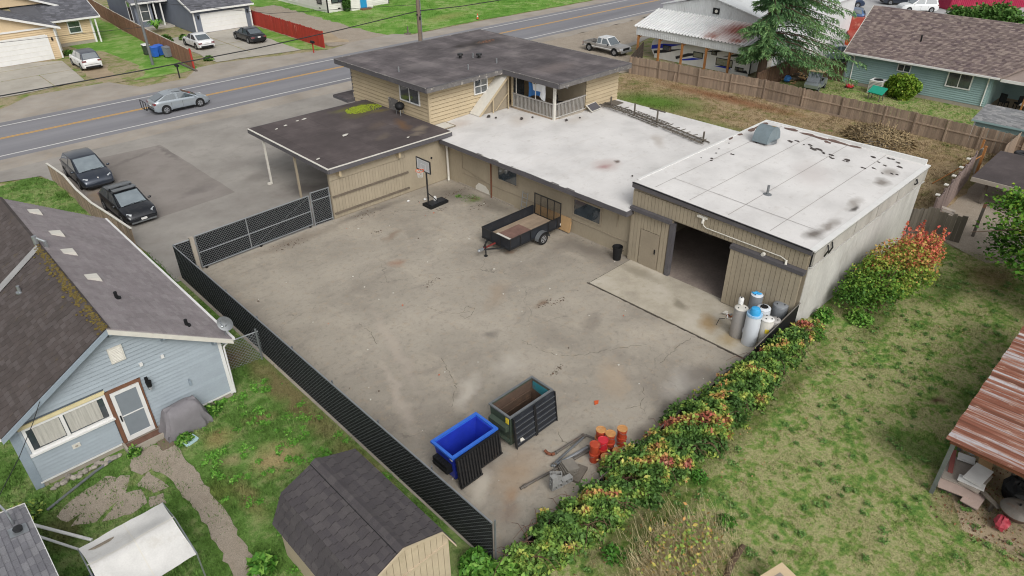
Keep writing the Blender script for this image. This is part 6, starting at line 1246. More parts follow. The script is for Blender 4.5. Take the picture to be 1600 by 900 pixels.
solo('fallen_log', MB().tube([(12.75, 4.55, .06), (13.5, 4.72, .08), (14.2, 4.78, .07)], [.09, .1, .08], 9), m['bark'], 'weathered log lying in the lawn beside the tall straw grass', 'log')
# ---- low flat roofed lean-to and tyres in the gravel yard
LT = thing('low_lean_to', 'low dark flat-roofed lean-to standing in the gravel yard', 'lean-to', (48, 5.5, 0), world=True)
part('roof', MB().prism([(45.5, 8.2, 1.5), (45.5, 2.5, 1.5), (51.0, 2.5, 1.62), (51.0, 8.2, 1.62)], (0, 0, .12)), m['roof_carport'], LT); part('fascia', bx(45.42, 2.5, 1.36, 45.5, 8.2, 1.6), m['concrete_post'], LT)
for (x, y) in ((46.0, 7.4), (46.0, 5.2), (50.6, 7.9), (50.6, 3)): part('post', bx(x-.07, y-.07, -.02, x+.07, y+.07, 1.5), m['wood_grey'], LT)
def tyre(x, y, z, lab):
    t = thing('tyre', lab, 'tyre', (x, y, z), 0, 'old tyres behind the lean-to'); b = MB(); n, k = 20, 8
    for i in range(n):
        a = 6.2832*i/n
        for j in range(k): c = 6.2832*j/k; r = .36+.13*math.cos(c); b.v.append((r*math.cos(a), r*math.sin(a), .13+.13*math.sin(c)))
    for i in range(n):
        for j in range(k): b.f.append([i*k+j, ((i+1) % n)*k+j, ((i+1) % n)*k+(j+1) % k, i*k+(j+1) % k]); b.mi.append(0); b.r.append(0)
    part('tread', b, m['tyre_old'], t, 60); part('inner_ring', MB().lathe([(.27, .06), (.25, .13), (.27, .2)], n=18, close=False), m['rubber'], t)
for sx, nm in ((0, 'left'), (1, 'right')):
    for k, w in enumerate(('lowest', 'second', 'third', 'fourth', 'fifth', 'top')): tyre(52.3+sx*.25, 7.2-sx*1.25, k*.26, w+' tyre of the '+nm+' stack behind the dark lean-to')
gpz = thing('timber_post', 'grey timber post with a red-brown top standing in the gravel yard', 'post', (41.0, 6.3, -.05)); part('shaft', MB().obox((0, 0, 0), (.14, 0, 0), (0, .14, 0), (.75, .1, 1.7)), m['wood_grey'], gpz); part('red_top', MB().obox((.66, .088, 1.5), (.145, 0, 0), (0, .145, 0), (.09, .012, .22)), m['red_wood'], gpz)
ct = thing('broken_crate', 'broken wooden crate lying tilted by the leaning board fence', 'crate', (41.5, 7.9, .25), .4)
for i in range(5): part('slat', MB().obox((-.5+i*.2, -.35, .1*i), (.18, 0, .05), (0, .7, .15), (0, 0, .03)), m['osb'], ct)
part('cross_slat', MB().obox((-.5, -.3, .0), (1, 0, .4), (0, .08, 0), (0, 0, .04)), m['wood_grey'], ct)
# ================================================================ VEHICLES
def interp(k, t):
    for (a, b), (c, d) in zip(k, k[1:]):
        if a <= t <= c: return b+(d-b)*(t-a)/(c-a)
    return k[-1][1]
SEDAN = dict(top=[(-.5, .58), (-.488, .80), (-.45, .94), (-.33, .97), (-.2, .95), (.16, .92), (.3, .88), (.41, .79), (.47, .68), (.5, .50)], gh=(-.40, -.20, .06, .26))
HATCH = dict(top=[(-.5, .60), (-.49, .82), (-.46, .98), (-.3, .98), (.16, .94), (.3, .9), (.41, .80), (.47, .68), (.5, .5)], gh=(-.475, -.33, .06, .27))
LIFT = dict(top=[(-.5, .62), (-.495, .92), (-.465, 1.08), (-.3, 1.05), (.14, .99), (.3, .93), (.41, .83), (.47, .70), (.5, .52)], gh=(-.468, -.26, .05, .30))
SUVP = dict(top=[(-.5, .66), (-.495, .95), (-.47, 1.08), (-.3, 1.08), (.18, 1.06), (.3, 1.03), (.42, .94), (.48, .80), (.5, .58)], gh=(-.475, -.40, .06, .24))
CROSS = dict(top=[(-.5, .62), (-.49, .90), (-.46, 1.05), (-.3, 1.04), (.16, 1.0), (.3, .95), (.41, .84), (.475, .70), (.5, .52)], gh=(-.47, -.34, .05, .29))
def car(label, cat, loc, rz, L, Wd, Ht, pr, pm, group=None, low=None, rack=False, roofm=None, plate=True, clear=.2, front='grille', name='parked_car'):
    t = thing(name, label, cat, loc, rz, group); w = Wd/2; P = m[pm]; ks = pr['top']; xa, xb, xc, xd = pr['gh']
    ts = sorted(set([-.5, -.49, -.475, -.45, -.4, -.33, -.25, -.15, -.05, .05, .15, .22, .28, .33, .38, .42, .45, .475, .49, .5])); mb = MB(); NS = None
    for q in ts:
        e = max(0, (abs(q)-.36)/.14); ww = w*(1-.14*e*e*(1.15 if q > 0 else .9)); zt = interp(ks, q); zb = clear+.12*max(0, (abs(q)-.44)/.06)
        inb = .90 if xa < q < xd else .84
        sec = [(ww*.78, zb), (ww*.95, zb+.03), (ww*.99, zb+.22*(zt-zb)), (ww, zb+.5*(zt-zb)), (ww*.985, zb+.75*(zt-zb)), (ww*.965, zt-.10*(zt-zb)), (ww*inb, zt), (ww*.5, zt+.025), (0, zt+.035)]
        ring = [(q*L, y, z) for y, z in sec]+[(q*L, -y, z) for y, z in sec[-2::-1]]; NS = len(ring); mb.v += ring
    for i in range(len(ts)-1):
        for j in range(NS): mb.f.append([i*NS+j, (i+1)*NS+j, (i+1)*NS+(j+1) % NS, i*NS+(j+1) % NS])
    mb.f.append(list(range(NS))); mb.f.append([(len(ts)-1)*NS+j for j in range(NS)][::-1]); mb.mi = [0]*len(mb.f); mb.r = [0]*len(mb.f)
    body = part('body', mb, P, t, 38)
    # cabin
    zb_ = lambda q: interp(ks, q)+.0
    base = [(xa, zb_(xa)-.02, w*.88), (xd, zb_(xd)-.02, w*.84)]; c = MB(); cols = []
    n = 6; prof = [(xa, zb_(xa)-.02, w*.86)]
    for i in range(n+1): s = i/n; q = xb+(xc-xb)*s; prof.append((q, Ht-.05*(2*s-1)**2*(1 if s > .5 else 1.6), w*(.73+.03*math.sin(math.pi*s))))
    prof.append((xd, zb_(xd)-.02, w*.82))
    for q, z, ww in prof: cols.append([(q*L, y, z+(.03 if abs(y) < ww*.4 and z > zb_(0)+.2 else 0)) for y in (-ww, -ww*.55, 0, ww*.55, ww)])
    for cc in cols: c.v += cc
    for i in range(len(cols)-1):
        for j in range(4): c.f.append([i*5+j, (i+1)*5+j, (i+1)*5+j+1, i*5+j+1])
    k0 = len(c.v)
    for i, (q, z, ww) in enumerate(prof): c.v += [(q*L, -w*.90, zb_(max(xa, min(xd, q)))-.03), (q*L, w*.90, zb_(max(xa, min(xd, q)))-.03)]
    for i in range(len(prof)-1): c.f += [[i*5, k0+2*i, k0+2*i+2, (i+1)*5], [i*5+4, (i+1)*5+4, k0+2*i+3, k0+2*i+1]]
    c.mi = [0]*len(c.f); c.r = [0]*len(c.f); part('roof', c, roofm or P, t, 35)
    def pane(nm, a, b, c_, d, ins=.06, off=.012, parent=None):
        a, b, c_, d = map(Vector, (a, b, c_, d)); ce = (a+b+c_+d)/4; nr = (b-a).cross(d-a).normalized()
        if nr.dot(ce-Vector((0, 0, Ht*.55))) < 0: nr = -nr
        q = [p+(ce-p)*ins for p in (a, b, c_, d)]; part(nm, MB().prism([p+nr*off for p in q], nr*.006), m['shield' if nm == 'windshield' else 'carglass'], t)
    zt = Ht-.05; wr_ = w*.73
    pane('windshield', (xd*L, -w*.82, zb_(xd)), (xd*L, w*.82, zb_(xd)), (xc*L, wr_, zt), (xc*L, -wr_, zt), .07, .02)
    pane('rear_window', (xa*L, -w*.86, zb_(xa)+.02), (xa*L, w*.86, zb_(xa)+.02), (xb*L, wr_, zt-.03), (xb*L, -wr_, zt-.03), .13, .02)
    for s in (-1, 1):
        bl = lambda q: (q*L, s*w*.90, interp(ks, q)-.01); tp = lambda q: (q*L, s*(wr_+.015), zt-.01+ .02*(xb < q < xc)); mid = (xa+xd)/2+.01
        pane('side_window', bl(mid+.012), bl(xd-.045), tp(xc-.01), tp(mid+.012), .07, .012); pane('side_window', bl(xa+.05), bl(mid-.008), tp(mid-.008), tp(xb+.02), .07, .012)
        mx = xd-.06; part('mirror', MB().blob((mx*L, s*(w+.08), zb_(mx)+.06), .07, .11, .07, 8, 5, 0), P, t, 60)
        hl = .455*L; part('headlight', MB().prism([(hl, s*w*.88, interp(ks, .455)-.14), (hl+.12, s*w*.70, interp(ks, .48)-.10), (hl+.02, s*w*.56, interp(ks, .46)-.00), (hl-.16, s*w*.80, interp(ks, .43)-.02)], (.03, s*.02, .04)), m['lamp'], t)
        part('tail_light', MB().box(-.497*L, min(s*w*.55, s*w*.93), interp(ks, -.47)-.24, -.455*L, max(s*w*.55, s*w*.93), interp(ks, -.47)-.08), m['tail'], t)
        for q in (-.305, .305):
            part('wheel_arch', MB().cyl((q*L, s*(w-.10), .36), (q*L, s*(w+.006), .36), .385, n=18), m['dark'] if low is None else m[low], t)
            wheel(t, (q*L, s*(w-.10), .335), .335, .23)
        part('sill_trim', MB().box(-.2*L, min(s*(w-.03), s*(w+.004)), clear+.01, .2*L, max(s*(w-.03), s*(w+.004)), clear+.09), m['dark'], t)
        part('door_seam', MB().box(.0, min(s*(w-.01), s*(w+.003)), .4, .012, max(s*(w-.01), s*(w+.003)), .85).box(-.2*L, min(s*(w-.01), s*(w+.002)), .5, -.2*L+.012, max(s*(w-.01), s*(w+.002)), .85), m['dark'], t)
        part('door_handle', MB().box(.05, min(s*w, s*(w+.02)), .80, .2, max(s*w, s*(w+.02)), .83), P, t)
    if front == 'grille': part('grille', MB().prism([(.487*L, -w*.5, .34), (.487*L, w*.5, .34), (.489*L, w*.62, .52), (.489*L, -w*.62, .52)], (.05, 0, 0)), m['dark'], t)
    else: part('lower_grille', MB().prism([(.489*L, -w*.6, .30), (.489*L, w*.6, .30), (.489*L, w*.66, .40), (.489*L, -w*.66, .40)], (.05, 0, 0)), m['dark'], t)
    part('hood_seam', MB().box(.26*L, -w*.74, interp(ks, .27)+.022, .262*L+.01, w*.74, interp(ks, .27)+.028), m['dark'], t); part('wiper', MB().tube([((xd-.002)*L, -w*.6, zb_(xd)+.05), ((xd-.012)*L, w*.1, zb_(xd)+.075)], .012, 4).tube([((xd-.002)*L, 0, zb_(xd)+.05), ((xd-.012)*L, w*.65, zb_(xd)+.075)], .012, 4), m['dark'], t); part('front_lip', bx(.47*L, -w*.75, clear+.02, .505*L, w*.75, clear+.10), m['dark'] if front != 'grille' else m['steel_pole'], t); part('rear_bumper_trim', bx(-.508*L, -w*.74, clear+.08, -.47*L, w*.74, clear+.26), m['dark'], t)
    part('bumper_crease', bx(-.507*L, -w*.8, .60, -.49*L, w*.8, .615), m['dark'], t)
    if plate: part('licence_plate', bx(.514*L, -.16, .36, .518*L, .16, .48), m['white'], t)
    part('licence_plate', bx(-.505*L, -.16, .66, -.498*L, .16, .78), m['white'], t)
    if rack:
        for q in (-.12, .03):
            part('roof_rack_bar', MB().obox((q*L-.14, -w*.70, Ht+.09), (.32, 0, 0), (0, w*1.4, 0), (0, 0, .05)), m['steel_pole'], t); part('rack_foot', MB().box(q*L-.05, -w*.66, Ht-.04, q*L+.1, -w*.6, Ht+.1).box(q*L-.05, w*.6, Ht-.04, q*L+.1, w*.66, Ht+.1), m['dark'], t)
    return t
tesla = car('dark blue-grey crossover parked nose-in beside the low wood fence', 'car', (9.35, 48.85, -.006), -math.pi/2, 4.75, 1.92, 1.6, CROSS, 'p_navy', 'cars parked in the lot', front='smooth', plate=False)
part('emblem', MB().prism([(2.28, -.04, .80), (2.30, .04, .80), (2.33, 0, .72)], (.012, 0, .02)), m['white'], tesla)
car('black hatchback with silver roof rack bars parked nearest the gate', 'car', (9.42, 41.75, -.006), -math.pi/2+.03, 4.45, 1.80, 1.47, HATCH, 'p_black', 'cars parked in the lot', rack=True)
pri = car('silver liftback driving along the road with a rear hitch rack', 'car', (19.55, 59.62, .002), .0, 4.5, 1.76, 1.5, LIFT, 'p_silver', front='smooth', name='silver_car')
part('black_roof_glass', MB().prism([(-.5, -.5, 1.505), (.25, -.5, 1.515), (.25, .5, 1.515), (-.5, .5, 1.505)], (0, 0, .012)), m['carglass'], pri)
part('hitch_rack', MB().tube([(-2.2, 0, .45), (-2.75, 0, .45)], .035).tube([(-2.75, -.6, .5), (-2.75, .6, .5), (-2.75, .6, 1.15), (-2.75, -.6, 1.15), (-2.75, -.6, .5)], .03).tube([(-2.75, 0, .45), (-2.75, 0, 1.15)], .03), m['black'], pri)
car('white compact suv with dark roof parked on the dry verge', 'suv', (18.45, 79.95, -.016), math.pi/2, 4.6, 1.86, 1.7, SUVP, 'p_white', roofm=m['p_navy'])
car('white sedan parked on the driveway beside the brown fence', 'car', (30.05, 80.55, -.012), math.pi/2, 4.8, 1.84, 1.46, SEDAN, 'p_white')
car('black sedan parked before the white garage door of the slate house', 'car', (35.45, 79.35, -.012), math.pi/2, 5.0, 1.9, 1.46, SEDAN, 'p_black')
car('blue suv far off, parked behind the teal house roof', 'suv', (93.5, 36.3, -.02), 1.9, 4.7, 1.85, 1.66, SUVP, 'p_blue', 'cars in the far lot')
car('dark blue suv at the top of the frame in the far lot', 'suv', (103.5, 40.6, -.02), -.9, 4.8, 1.9, 1.75, SUVP, 'p_dblue', 'cars in the far lot')
car('white suv beside the crimson container in the far lot', 'suv', (106.5, 32.2, -.02), 2.35, 4.8, 1.88, 1.75, SUVP, 'p_white', 'cars in the far lot')
car('grey-blue van top edge behind the white suv in the far lot', 'car', (110.5, 36.0, -.02), -.9, 4.6, 1.85, 1.7, SUVP, 'p_navy', 'cars in the far lot')
car('silver-white car half hidden beside the teal house gable', 'car', (73.5, 28.6, -.02), 2.2, 4.5, 1.8, 1.5, SEDAN, 'p_silver', 'cars in the far lot')
# ---- pickup
PK = thing('pickup_truck', 'silver-grey extended cab pickup with a white cab roof parked on gravel beyond the building', 'pickup truck', (59.7, 47.0, -.008), -math.pi/2); PK.scale = (.92, .92, .92)
pm = m['p_grey']; L, w = 5.6, .98
mb = MB(); st = [(-2.8, .55, .95), (-.9, .45, .98), (-.88, .45, 1.0), (1.0, .42, 1.02), (1.9, .42, 1.0), (2.45, .45, .95), (2.72, .5, .8), (2.8, .52, .6)]
for x, z0, z1 in st: ww = w*(1-.10*max(0, (abs(x)-2.2)/.6)**2); mb.v += [(x, y, z) for y, z in ((-ww*.8, z0), (-ww, z0+.1), (-ww, z1-.12), (-ww*.93, z1), (ww*.93, z1), (ww, z1-.12), (ww, z0+.1), (ww*.8, z0))]
for i in range(1, 7):
    for j in range(8): mb.f.append([i*8+j, (i+1)*8+j, (i+1)*8+(j+1) % 8, i*8+(j+1) % 8])
mb.f += [[8+j for j in range(8)], [56+j for j in range(8)][::-1]]; mb.mi = [0]*len(mb.f); mb.r = [0]*len(mb.f)
part('body', mb, pm, PK, 40)
part('bed', MB().box(-2.8, -.98, .5, -.86, -.88, 1.02).box(-2.8, .88, .5, -.86, .98, 1.02).box(-2.8, -.88, .5, -.86, .88, .62).box(-.94, -.88, .62, -.86, .88, 1.02), pm, PK); part('tailgate', bx(-2.84, -.88, .6, -2.76, .88, 1.0), pm, PK); part('bed_liner', bx(-2.74, -.87, .62, -.95, .87, .635), m['dark'], PK)
c = MB(); base = [(-.85, .9), (1.25, .86)]; top = [(-.72, .70), (.5, .70)]
c.add([(-.86, -.92, .98), (1.25, -.88, .98), (1.25, .88, .98), (-.86, .92, .98), (-.74, -.72, 1.70), (.45, -.72, 1.72), (.45, .72, 1.72), (-.74, .72, 1.70)], [(0, 1, 5, 4), (1, 2, 6, 5), (2, 3, 7, 6), (3, 0, 4, 7), (4, 5, 6, 7)]); part('cab', c, m['p_white'], PK)
def pq(nm, pts, off): 
    pts = [Vector(p) for p in pts]; ce = sum(pts, Vector())/len(pts); n_ = (pts[1]-pts[0]).cross(pts[2]-pts[0]).normalized()
    if n_.dot(ce-Vector((.2, 0, 1.2))) < 0: n_ = -n_
    part(nm, MB().prism([p+(ce-p)*.1+n_*off for p in pts], n_*.008), m['carglass'], PK)
pq('rear_window', [(-.86, -.92, 1.05), (-.86, .92, 1.05), (-.74, .72, 1.68), (-.74, -.72, 1.68)], .006); pq('windshield', [(1.25, -.88, 1.0), (1.25, .88, 1.0), (.45, .72, 1.7), (.45, -.72, 1.7)], .006)
for s in (-1, 1):
    pq('side_window', [(-.8, s*.92, 1.05), (-.2, s*.91, 1.05), (-.2, s*.73, 1.66), (-.72, s*.73, 1.66)], .01); pq('side_window', [(-.12, s*.91, 1.05), (1.1, s*.89, 1.05), (.45, s*.73, 1.66), (-.12, s*.73, 1.66)], .01)
    part('mirror', MB().blob((.95, s*1.08, 1.1), .08, .1, .09, 8, 5, 0), m['dark'], PK); part('headlight', bx(2.66, min(s*.6, s*.9), .72, 2.78, max(s*.6, s*.9), .88), m['lamp'], PK); part('tail_light', bx(-2.82, min(s*.88, s*.99), .66, -2.74, max(s*.88, s*.99), .95), m['tail'], PK)
    part('side_trim', bx(-2.6, min(s*.97, s*.99), .62, 2.5, max(s*.97, s*.99), .70), m['p_white'], PK)
    for x in (-1.85, 1.85): part('wheel_arch', MB().cyl((x, s*.84, .44), (x, s*.99, .44), .46, n=18), m['dark'], PK); wheel(PK, (x, s*.86, .39), .39, .25)
part('front_bumper', bx(2.74, -.9, .42, 2.9, .9, .62), m['galv'], PK); part('grille', bx(2.76, -.55, .66, 2.82, .55, .9), m['dark'], PK); part('rear_bumper', bx(-2.95, -.9, .45, -2.82, .9, .6), m['galv'], PK)
# ---- travel trailer under the awning
RV = thing('travel_trailer', 'white travel trailer with blue and black swooshes under the metal awning', 'travel trailer', (62.7, 37, 0), world=True); RV.location.z = -.42
X0, X1, Y0, Y1 = 61.5, 63.9, 31.4, 42.6
sec = [(Y0, .65), (Y0-.05, 1.6), (Y0+.1, 2.75), (Y0+.5, 2.95), (Y1-1.9, 2.95), (Y1-.8, 2.75), (Y1-.05, 1.9), (Y1+.05, 1.2), (Y1-.35, .65)]
part('shell', MB().prism([(X0, y, z) for y, z in sec], (X1-X0, 0, 0)), m['white'], RV)
xs = X0-.012
def sw(pts, mt): part('swoosh', MB().prism([(xs, y, z) for y, z in pts], (-.008, 0, 0)), m[mt], RV)
sw([(42.55, 1.55), (41.2, 1.9), (39.0, 2.15), (40.9, 1.55), (42.6, 1.15)], 'blue'); sw([(42.3, 1.05), (40.6, 1.42), (38.8, 1.75), (40.7, 1.1), (42.2, .78)], 'navy'); sw([(42.0, 2.3), (41.5, 2.75), (38.5, 2.75), (35.8, 2.35), (38.5, 2.55), (41.3, 2.55)], 'navy'); sw([(39.6, .9), (38.2, 1.45), (36.2, 1.75), (38.0, 1.2), (39.5, .66)], 'navy'); sw([(38.9, .75), (37.6, 1.1), (36.4, 1.2), (37.5, .9), (38.7, .66)], 'blue'); sw([(36.5, 1.9), (35, 2.25), (33.8, 2.5), (35, 2.05)], 'navy'); sw([(34.4, 1.75), (32.4, 2.1), (31.5, 1.8), (31.45, 2.4), (32.6, 2.35)], 'navy'); sw([(35.2, .75), (33.5, 1.05), (33.3, .75)], 'blue'); sw([(33.0, .66), (31.7, .95), (31.5, .66)], 'navy')
for (y0, y1, z0, z1) in ((40.2, 41.2, 1.25, 1.8), (36.5, 37.6, 1.2, 1.75), (35.0, 35.6, 1.75, 2.15), (33.2, 35.0, .9, 1.6), (31.9, 32.9, 1.45, 1.95), (32.0, 32.9, .75, 1.1)):
    f = part('window_frame', bx(X0-.03, y0, z0, X0, y1, z1), m['dark'], RV); part('pane', bx(X0-.036, y0+.06, z0+.06, X0-.03, y1-.06, z1-.06), m['carglass'], f)
part('skirt', bx(X0+.02, Y0+.1, .32, X0+.08, Y1-.4, .66), m['white'], RV); part('rear_trim', bx(X0-.02, Y0-.06, .65, X0+.1, Y0+.02, 2.7), m['navy'], RV); part('chassis', bx(X0+.1, Y0+.2, .52, X1-.1, Y1-.5, .65), m['dark'], RV)
for y in (35.6, 36.5): wheel(RV, (X0+.3, y, .78), .36, .22, (1, 0, 0)); wheel(RV, (X1-.1, y, .78), .36, .22, (1, 0, 0))
# ================================================================ METAL BUILDING + AWNING
MBD = thing('white_metal_building', 'white metal building with low gable and a corrugated lean-to awning on timber posts', 'building', (64, 37, 0), world=True)
gp2 = [(64.3, 31.8, 0), (64.3, 43.6, 0), (64.3, 43.6, 4.6), (64.3, 38.2, 5.85), (64.3, 31.8, 4.4)]
part('gable_wall', MB().prism(gp2, (.15, 0, 0)), m['white_metal'], MBD); part('body_wall', bx(64.45, 31.8, 0, 84, 31.95, 4.4), m['white_metal'], MBD); part('body_wall', bx(64.45, 43.45, 0, 84, 43.6, 4.5), m['white_metal'], MBD)
for i in range(58):
    y = 31.9+i*.2; zt = 4.4+(y-31.8)/6.4*1.45 if y < 38.2 else 5.85-(y-38.2)/5.4*1.25
    part('wall_rib', bx(64.27, y, 3.9, 64.3, y+.05, zt-.06), m['white_metal'], MBD)
part('roof', MB().prism([(64.1, 31.6, 4.42), (64.1, 38.2, 5.95), (64.1, 43.8, 4.62), (64.1, 43.8, 4.70), (64.1, 38.2, 6.03), (64.1, 31.6, 4.50)], (20, 0, 0)), m['white_metal'], MBD)
vt = part('gable_vent', bx(64.2, 37.0, 4.45, 64.28, 37.7, 5.0), m['dark'], MBD); part('vent_fan', MB().cyl((64.17, 37.3, 4.72), (64.2, 37.3, 4.72), .16, n=12), m['vent'], vt)
mb = MB(); y = 31.2; prof = []
while y < 43.95: prof += [(y, 0), (y+.16, 0), (y+.20, .09), (y+.30, .09), (y+.34, 0)]; y += .36
for x, z in ((60.2, 2.93), (62.3, 3.5), (64.3, 4.12)):
    for (yy, h) in prof: mb.v.append((x, yy, z+h))
n = len(prof)
for j in range(2):
    for i in range(n-1): mb.f.append([j*n+i, (j+1)*n+i, (j+1)*n+i+1, j*n+i+1]); mb.mi.append(0); mb.r.append(0)
part('awning_roof', mb, m['awning'], MBD); part('awning_fascia', bx(60.36, 31.25, 2.15, 60.42, 43.85, 2.9), m['white_metal'], MBD)
for i in range(52): y = 31.4+i*.24; part('fascia_rib', bx(60.335, y, 2.17, 60.36, y+.05, 2.88), m['white_metal'], MBD)
part('awning_end', MB().prism([(60.42, 31.3, 2.2), (64.2, 31.3, 2.6), (64.2, 31.3, 4.05), (60.42, 31.3, 2.9)], (0, .04, 0)), m['white_metal'], MBD)
for y in (43.6, 41.0, 38.3, 35.6, 33.1):
    part('timber_post', bx(60.4, y-.09, -.05, 60.58, y+.09, 2.6), m['wood_post'], MBD); part('knee_brace', MB().tube([(60.5, y-.02, 1.85), (60.5, y-.45, 2.2)], .06, 4), m['wood_post'], MBD)
part('end_wall', bx(64.45, 31.78, 0, 66.5, 31.8, 2.4), m['vent'], MBD)
part('side_door', bx(69, 31.74, 0, 70, 31.8, 2.1), m['galv'], MBD)
wt_ = thing('white_tarp_shed', 'white tarp-covered low shed glimpsed behind the conifer', 'shed', (72, 29.9, 0), world=True)
part('cover', MB().prism([(67.5, 28.8, 0), (67.5, 31.3, 0), (67.5, 31.2, 1.9), (67.5, 30.2, 2.3), (67.5, 28.9, 1.7)], (8.5, 0, 0)), m['tarp'], wt_); part('door_flap', bx(67.44, 29.4, 0, 67.5, 30.6, 1.6), m['screen'], wt_)
# red machinery behind the teal house
rt_ = thing('red_machinery', 'faded red flatbed machine half hidden behind the conifer branches', 'machine', (83.5, 30.6, 0), .5)
part('deck', bx(-2.5, -1, .7, 2.5, 1, .9), m['junk_red'], rt_); part('cab', MB().prism([(1.2, -.9, .9), (2.6, -.9, .9), (2.5, -.9, 1.6), (2.0, -.9, 2.2), (1.2, -.9, 2.2)], (0, 1.8, 0)), m['junk_red'], rt_); part('cab_window', bx(1.4, -.92, 1.5, 2.1, -.9, 2.05), m['carglass'], rt_); part('side_rail', bx(-2.5, -1.02, .9, 1.1, -.96, 1.5), m['junk_red'], rt_)
for x in (-1.7, 1.8):
    for y in (-.95, .95): wheel(rt_, (x, y, .45), .45, .25)
for i, (x, y) in enumerate(((79.5, 29.6), (81.0, 28.6), (78.0, 30.6))):
    t = thing('orange_crate', 'orange crate among the machinery by the far lot, '+('nearest the conifer', 'nearest the teal roof', 'behind the white tarp shed')[i], 'crate', (x, y, 0), .3*i, 'orange crates by the far lot'); part('box', bx(-.5, -.4, 0, .5, .4, .8), m['umbr'], t); part('lid', bx(-.52, -.42, .8, .52, .42, .86), m['junk_red'], t)
cont = thing('crimson_container', 'crimson shipping container with pale rusty top in the far lot', 'container', (116, 27, 0), -.6)
part('box', bx(-6, -1.2, 0, 6, 1.2, 2.5), m['redcont'], cont); part('top', bx(-6.02, -1.22, 2.5, 6.02, 1.22, 2.56), m['junk_red'], cont)
for i in range(40): x = -5.9+i*.3; part('rib', bx(x, -1.24, .15, x+.12, -1.2, 2.4), m['redcont'], cont)
part('door', bx(-6.05, -1.1, .1, -6.0, 1.1, 2.4), m['redcont'], cont)
# ================================================================ TEAL HOUSE
TH = thing('teal_house', 'pale teal house with big brown shingled roof behind the long board fence', 'house', (66, 18, 0), world=True)
part('front_wall', bx(65.85, 12.9, -.05, 66.0, 24.25, 2.65), m['teal'], TH); siding_x(65.85, 12.9, 24.25, .25, 2.6, m['teal'], .17, TH)
part('left_wall', MB().prism([(65.95, 24.1, 0), (76, 24.1, 0), (76, 24.1, 3), (72.6, 24.1, 5.4), (65.95, 24.1, 2.7)], (0, .14, 0)), m['teal'], TH); part('foundation', bx(65.82, 12.9, -.05, 65.85, 24.25, .25), m['concrete_post'], TH)
part('corner_board', bx(65.8, 24.15, .1, 65.9, 24.3, 2.62), m['teal'], TH)
part('roof', MB().prism([(65.2, 24.6, 2.78), (65.2, 12.3, 2.78), (72.7, 8, 5.62), (72.7, 25.75, 5.62)], (.02, 0, -.1)), m['sh_tan'], TH)
part('roof_back', MB().prism([(72.72, 25.75, 5.60), (72.72, 8, 5.60), (80, 8, 2.7), (80, 25.5, 2.7)], (0, 0, -.1)), m['sh_tan'], TH)
mb = MB(); rows = 44; u0 = Vector((65.2, 24.6, 2.78)); v0 = Vector((7.5, 0, 2.84)); nn = Vector((-2.84, 0, 7.5)).normalized()
for r in range(rows):
    t = r/rows; ya = 24.6+1.15*t; yb = 12.3-4.3*t; y = ya-(r % 3)*.1
    x, z = 65.2+7.5*t, 2.78+2.84*t; x1, z1 = 65.2+7.5*(t+1.15/rows), 2.78+2.84*(t+1.15/rows)
    while y > yb:
        y1 = max(yb, y-R.uniform(.22, .42)); mb.rv = R.random(); h = R.choice((.01, .02, .028)); mb.add([(x+nn.x*(h+.012), y, z+nn.z*(h+.012)), (x+nn.x*(h+.012), y1, z+nn.z*(h+.012)), (x1+nn.x*.004, y1, z1+nn.z*.004), (x1+nn.x*.004, y, z1+nn.z*.004), (x, y, z), (x, y1, z)], [(0, 3, 2, 1), (0, 1, 5, 4)]); y = y1
part('shingle_field', mb, m['sh_tan'], TH, kind='stuff')
part('gutter', bx(65.06, 12.3, 2.66, 65.2, 24.7, 2.79), m['white'], TH); part('rake_board', MB().prism([(65.2, 24.62, 2.62), (72.7, 25.77, 5.46), (72.7, 25.77, 5.62), (65.2, 24.62, 2.78)], (0, .05, 0)), m['vent'], TH)
part('downspout', MB().tube([(65.14, 23.9, 2.66), (65.75, 23.8, 2.4), (65.78, 23.75, .15)], .05), m['white'], TH); part('downspout', MB().tube([(65.14, 13.0, 2.66), (65.72, 13.1, 2.2), (65.78, 13.1, .3)], .05), m['white'], TH)
window_x(65.76, 19.05, 20.0, 1.92, 2.42, TH, 2, .07); window_x(65.76, 14.3, 16.0, 1.42, 2.48, TH, 2, .09)
part('roof_pipe', MB().tube([(68.3, 19.6, 3.95), (68.2, 19.6, 4.5)], .07), m['dark'], TH)
# covered porch to the right
part('porch_back_wall', bx(70.5, 2, 0, 70.6, 12.9, 2.7), m['teal'], TH); part('porch_roof', MB().prism([(65.6, 12.25, 2.55), (65.6, 2, 2.55), (70.6, 2, 3.9), (70.6, 12.25, 3.9)], (0, 0, .1)), m['sh_tan'], TH); part('porch_fascia', bx(65.5, 2, 2.45, 65.6, 12.3, 2.66), m['white'], TH); part('porch_side_wall', bx(66, 12.8, 0, 70.5, 12.9, 2.6), m['teal'], TH); part('dormer_wall', MB().prism([(70.8, 9.5, 4.4), (73.2, 9.5, 5.0), (73.2, 9.5, 6.6), (70.8, 9.5, 5.6)], (0, .1, 0)), m['teal'], TH)
part('porch_floor', bx(65.9, 2, -.05, 70.5, 12.8, .12), m['wood_deck'], TH); part('porch_post', bx(65.9, 10.3, .1, 66.02, 10.42, 2.5), m['wood_post'], TH)
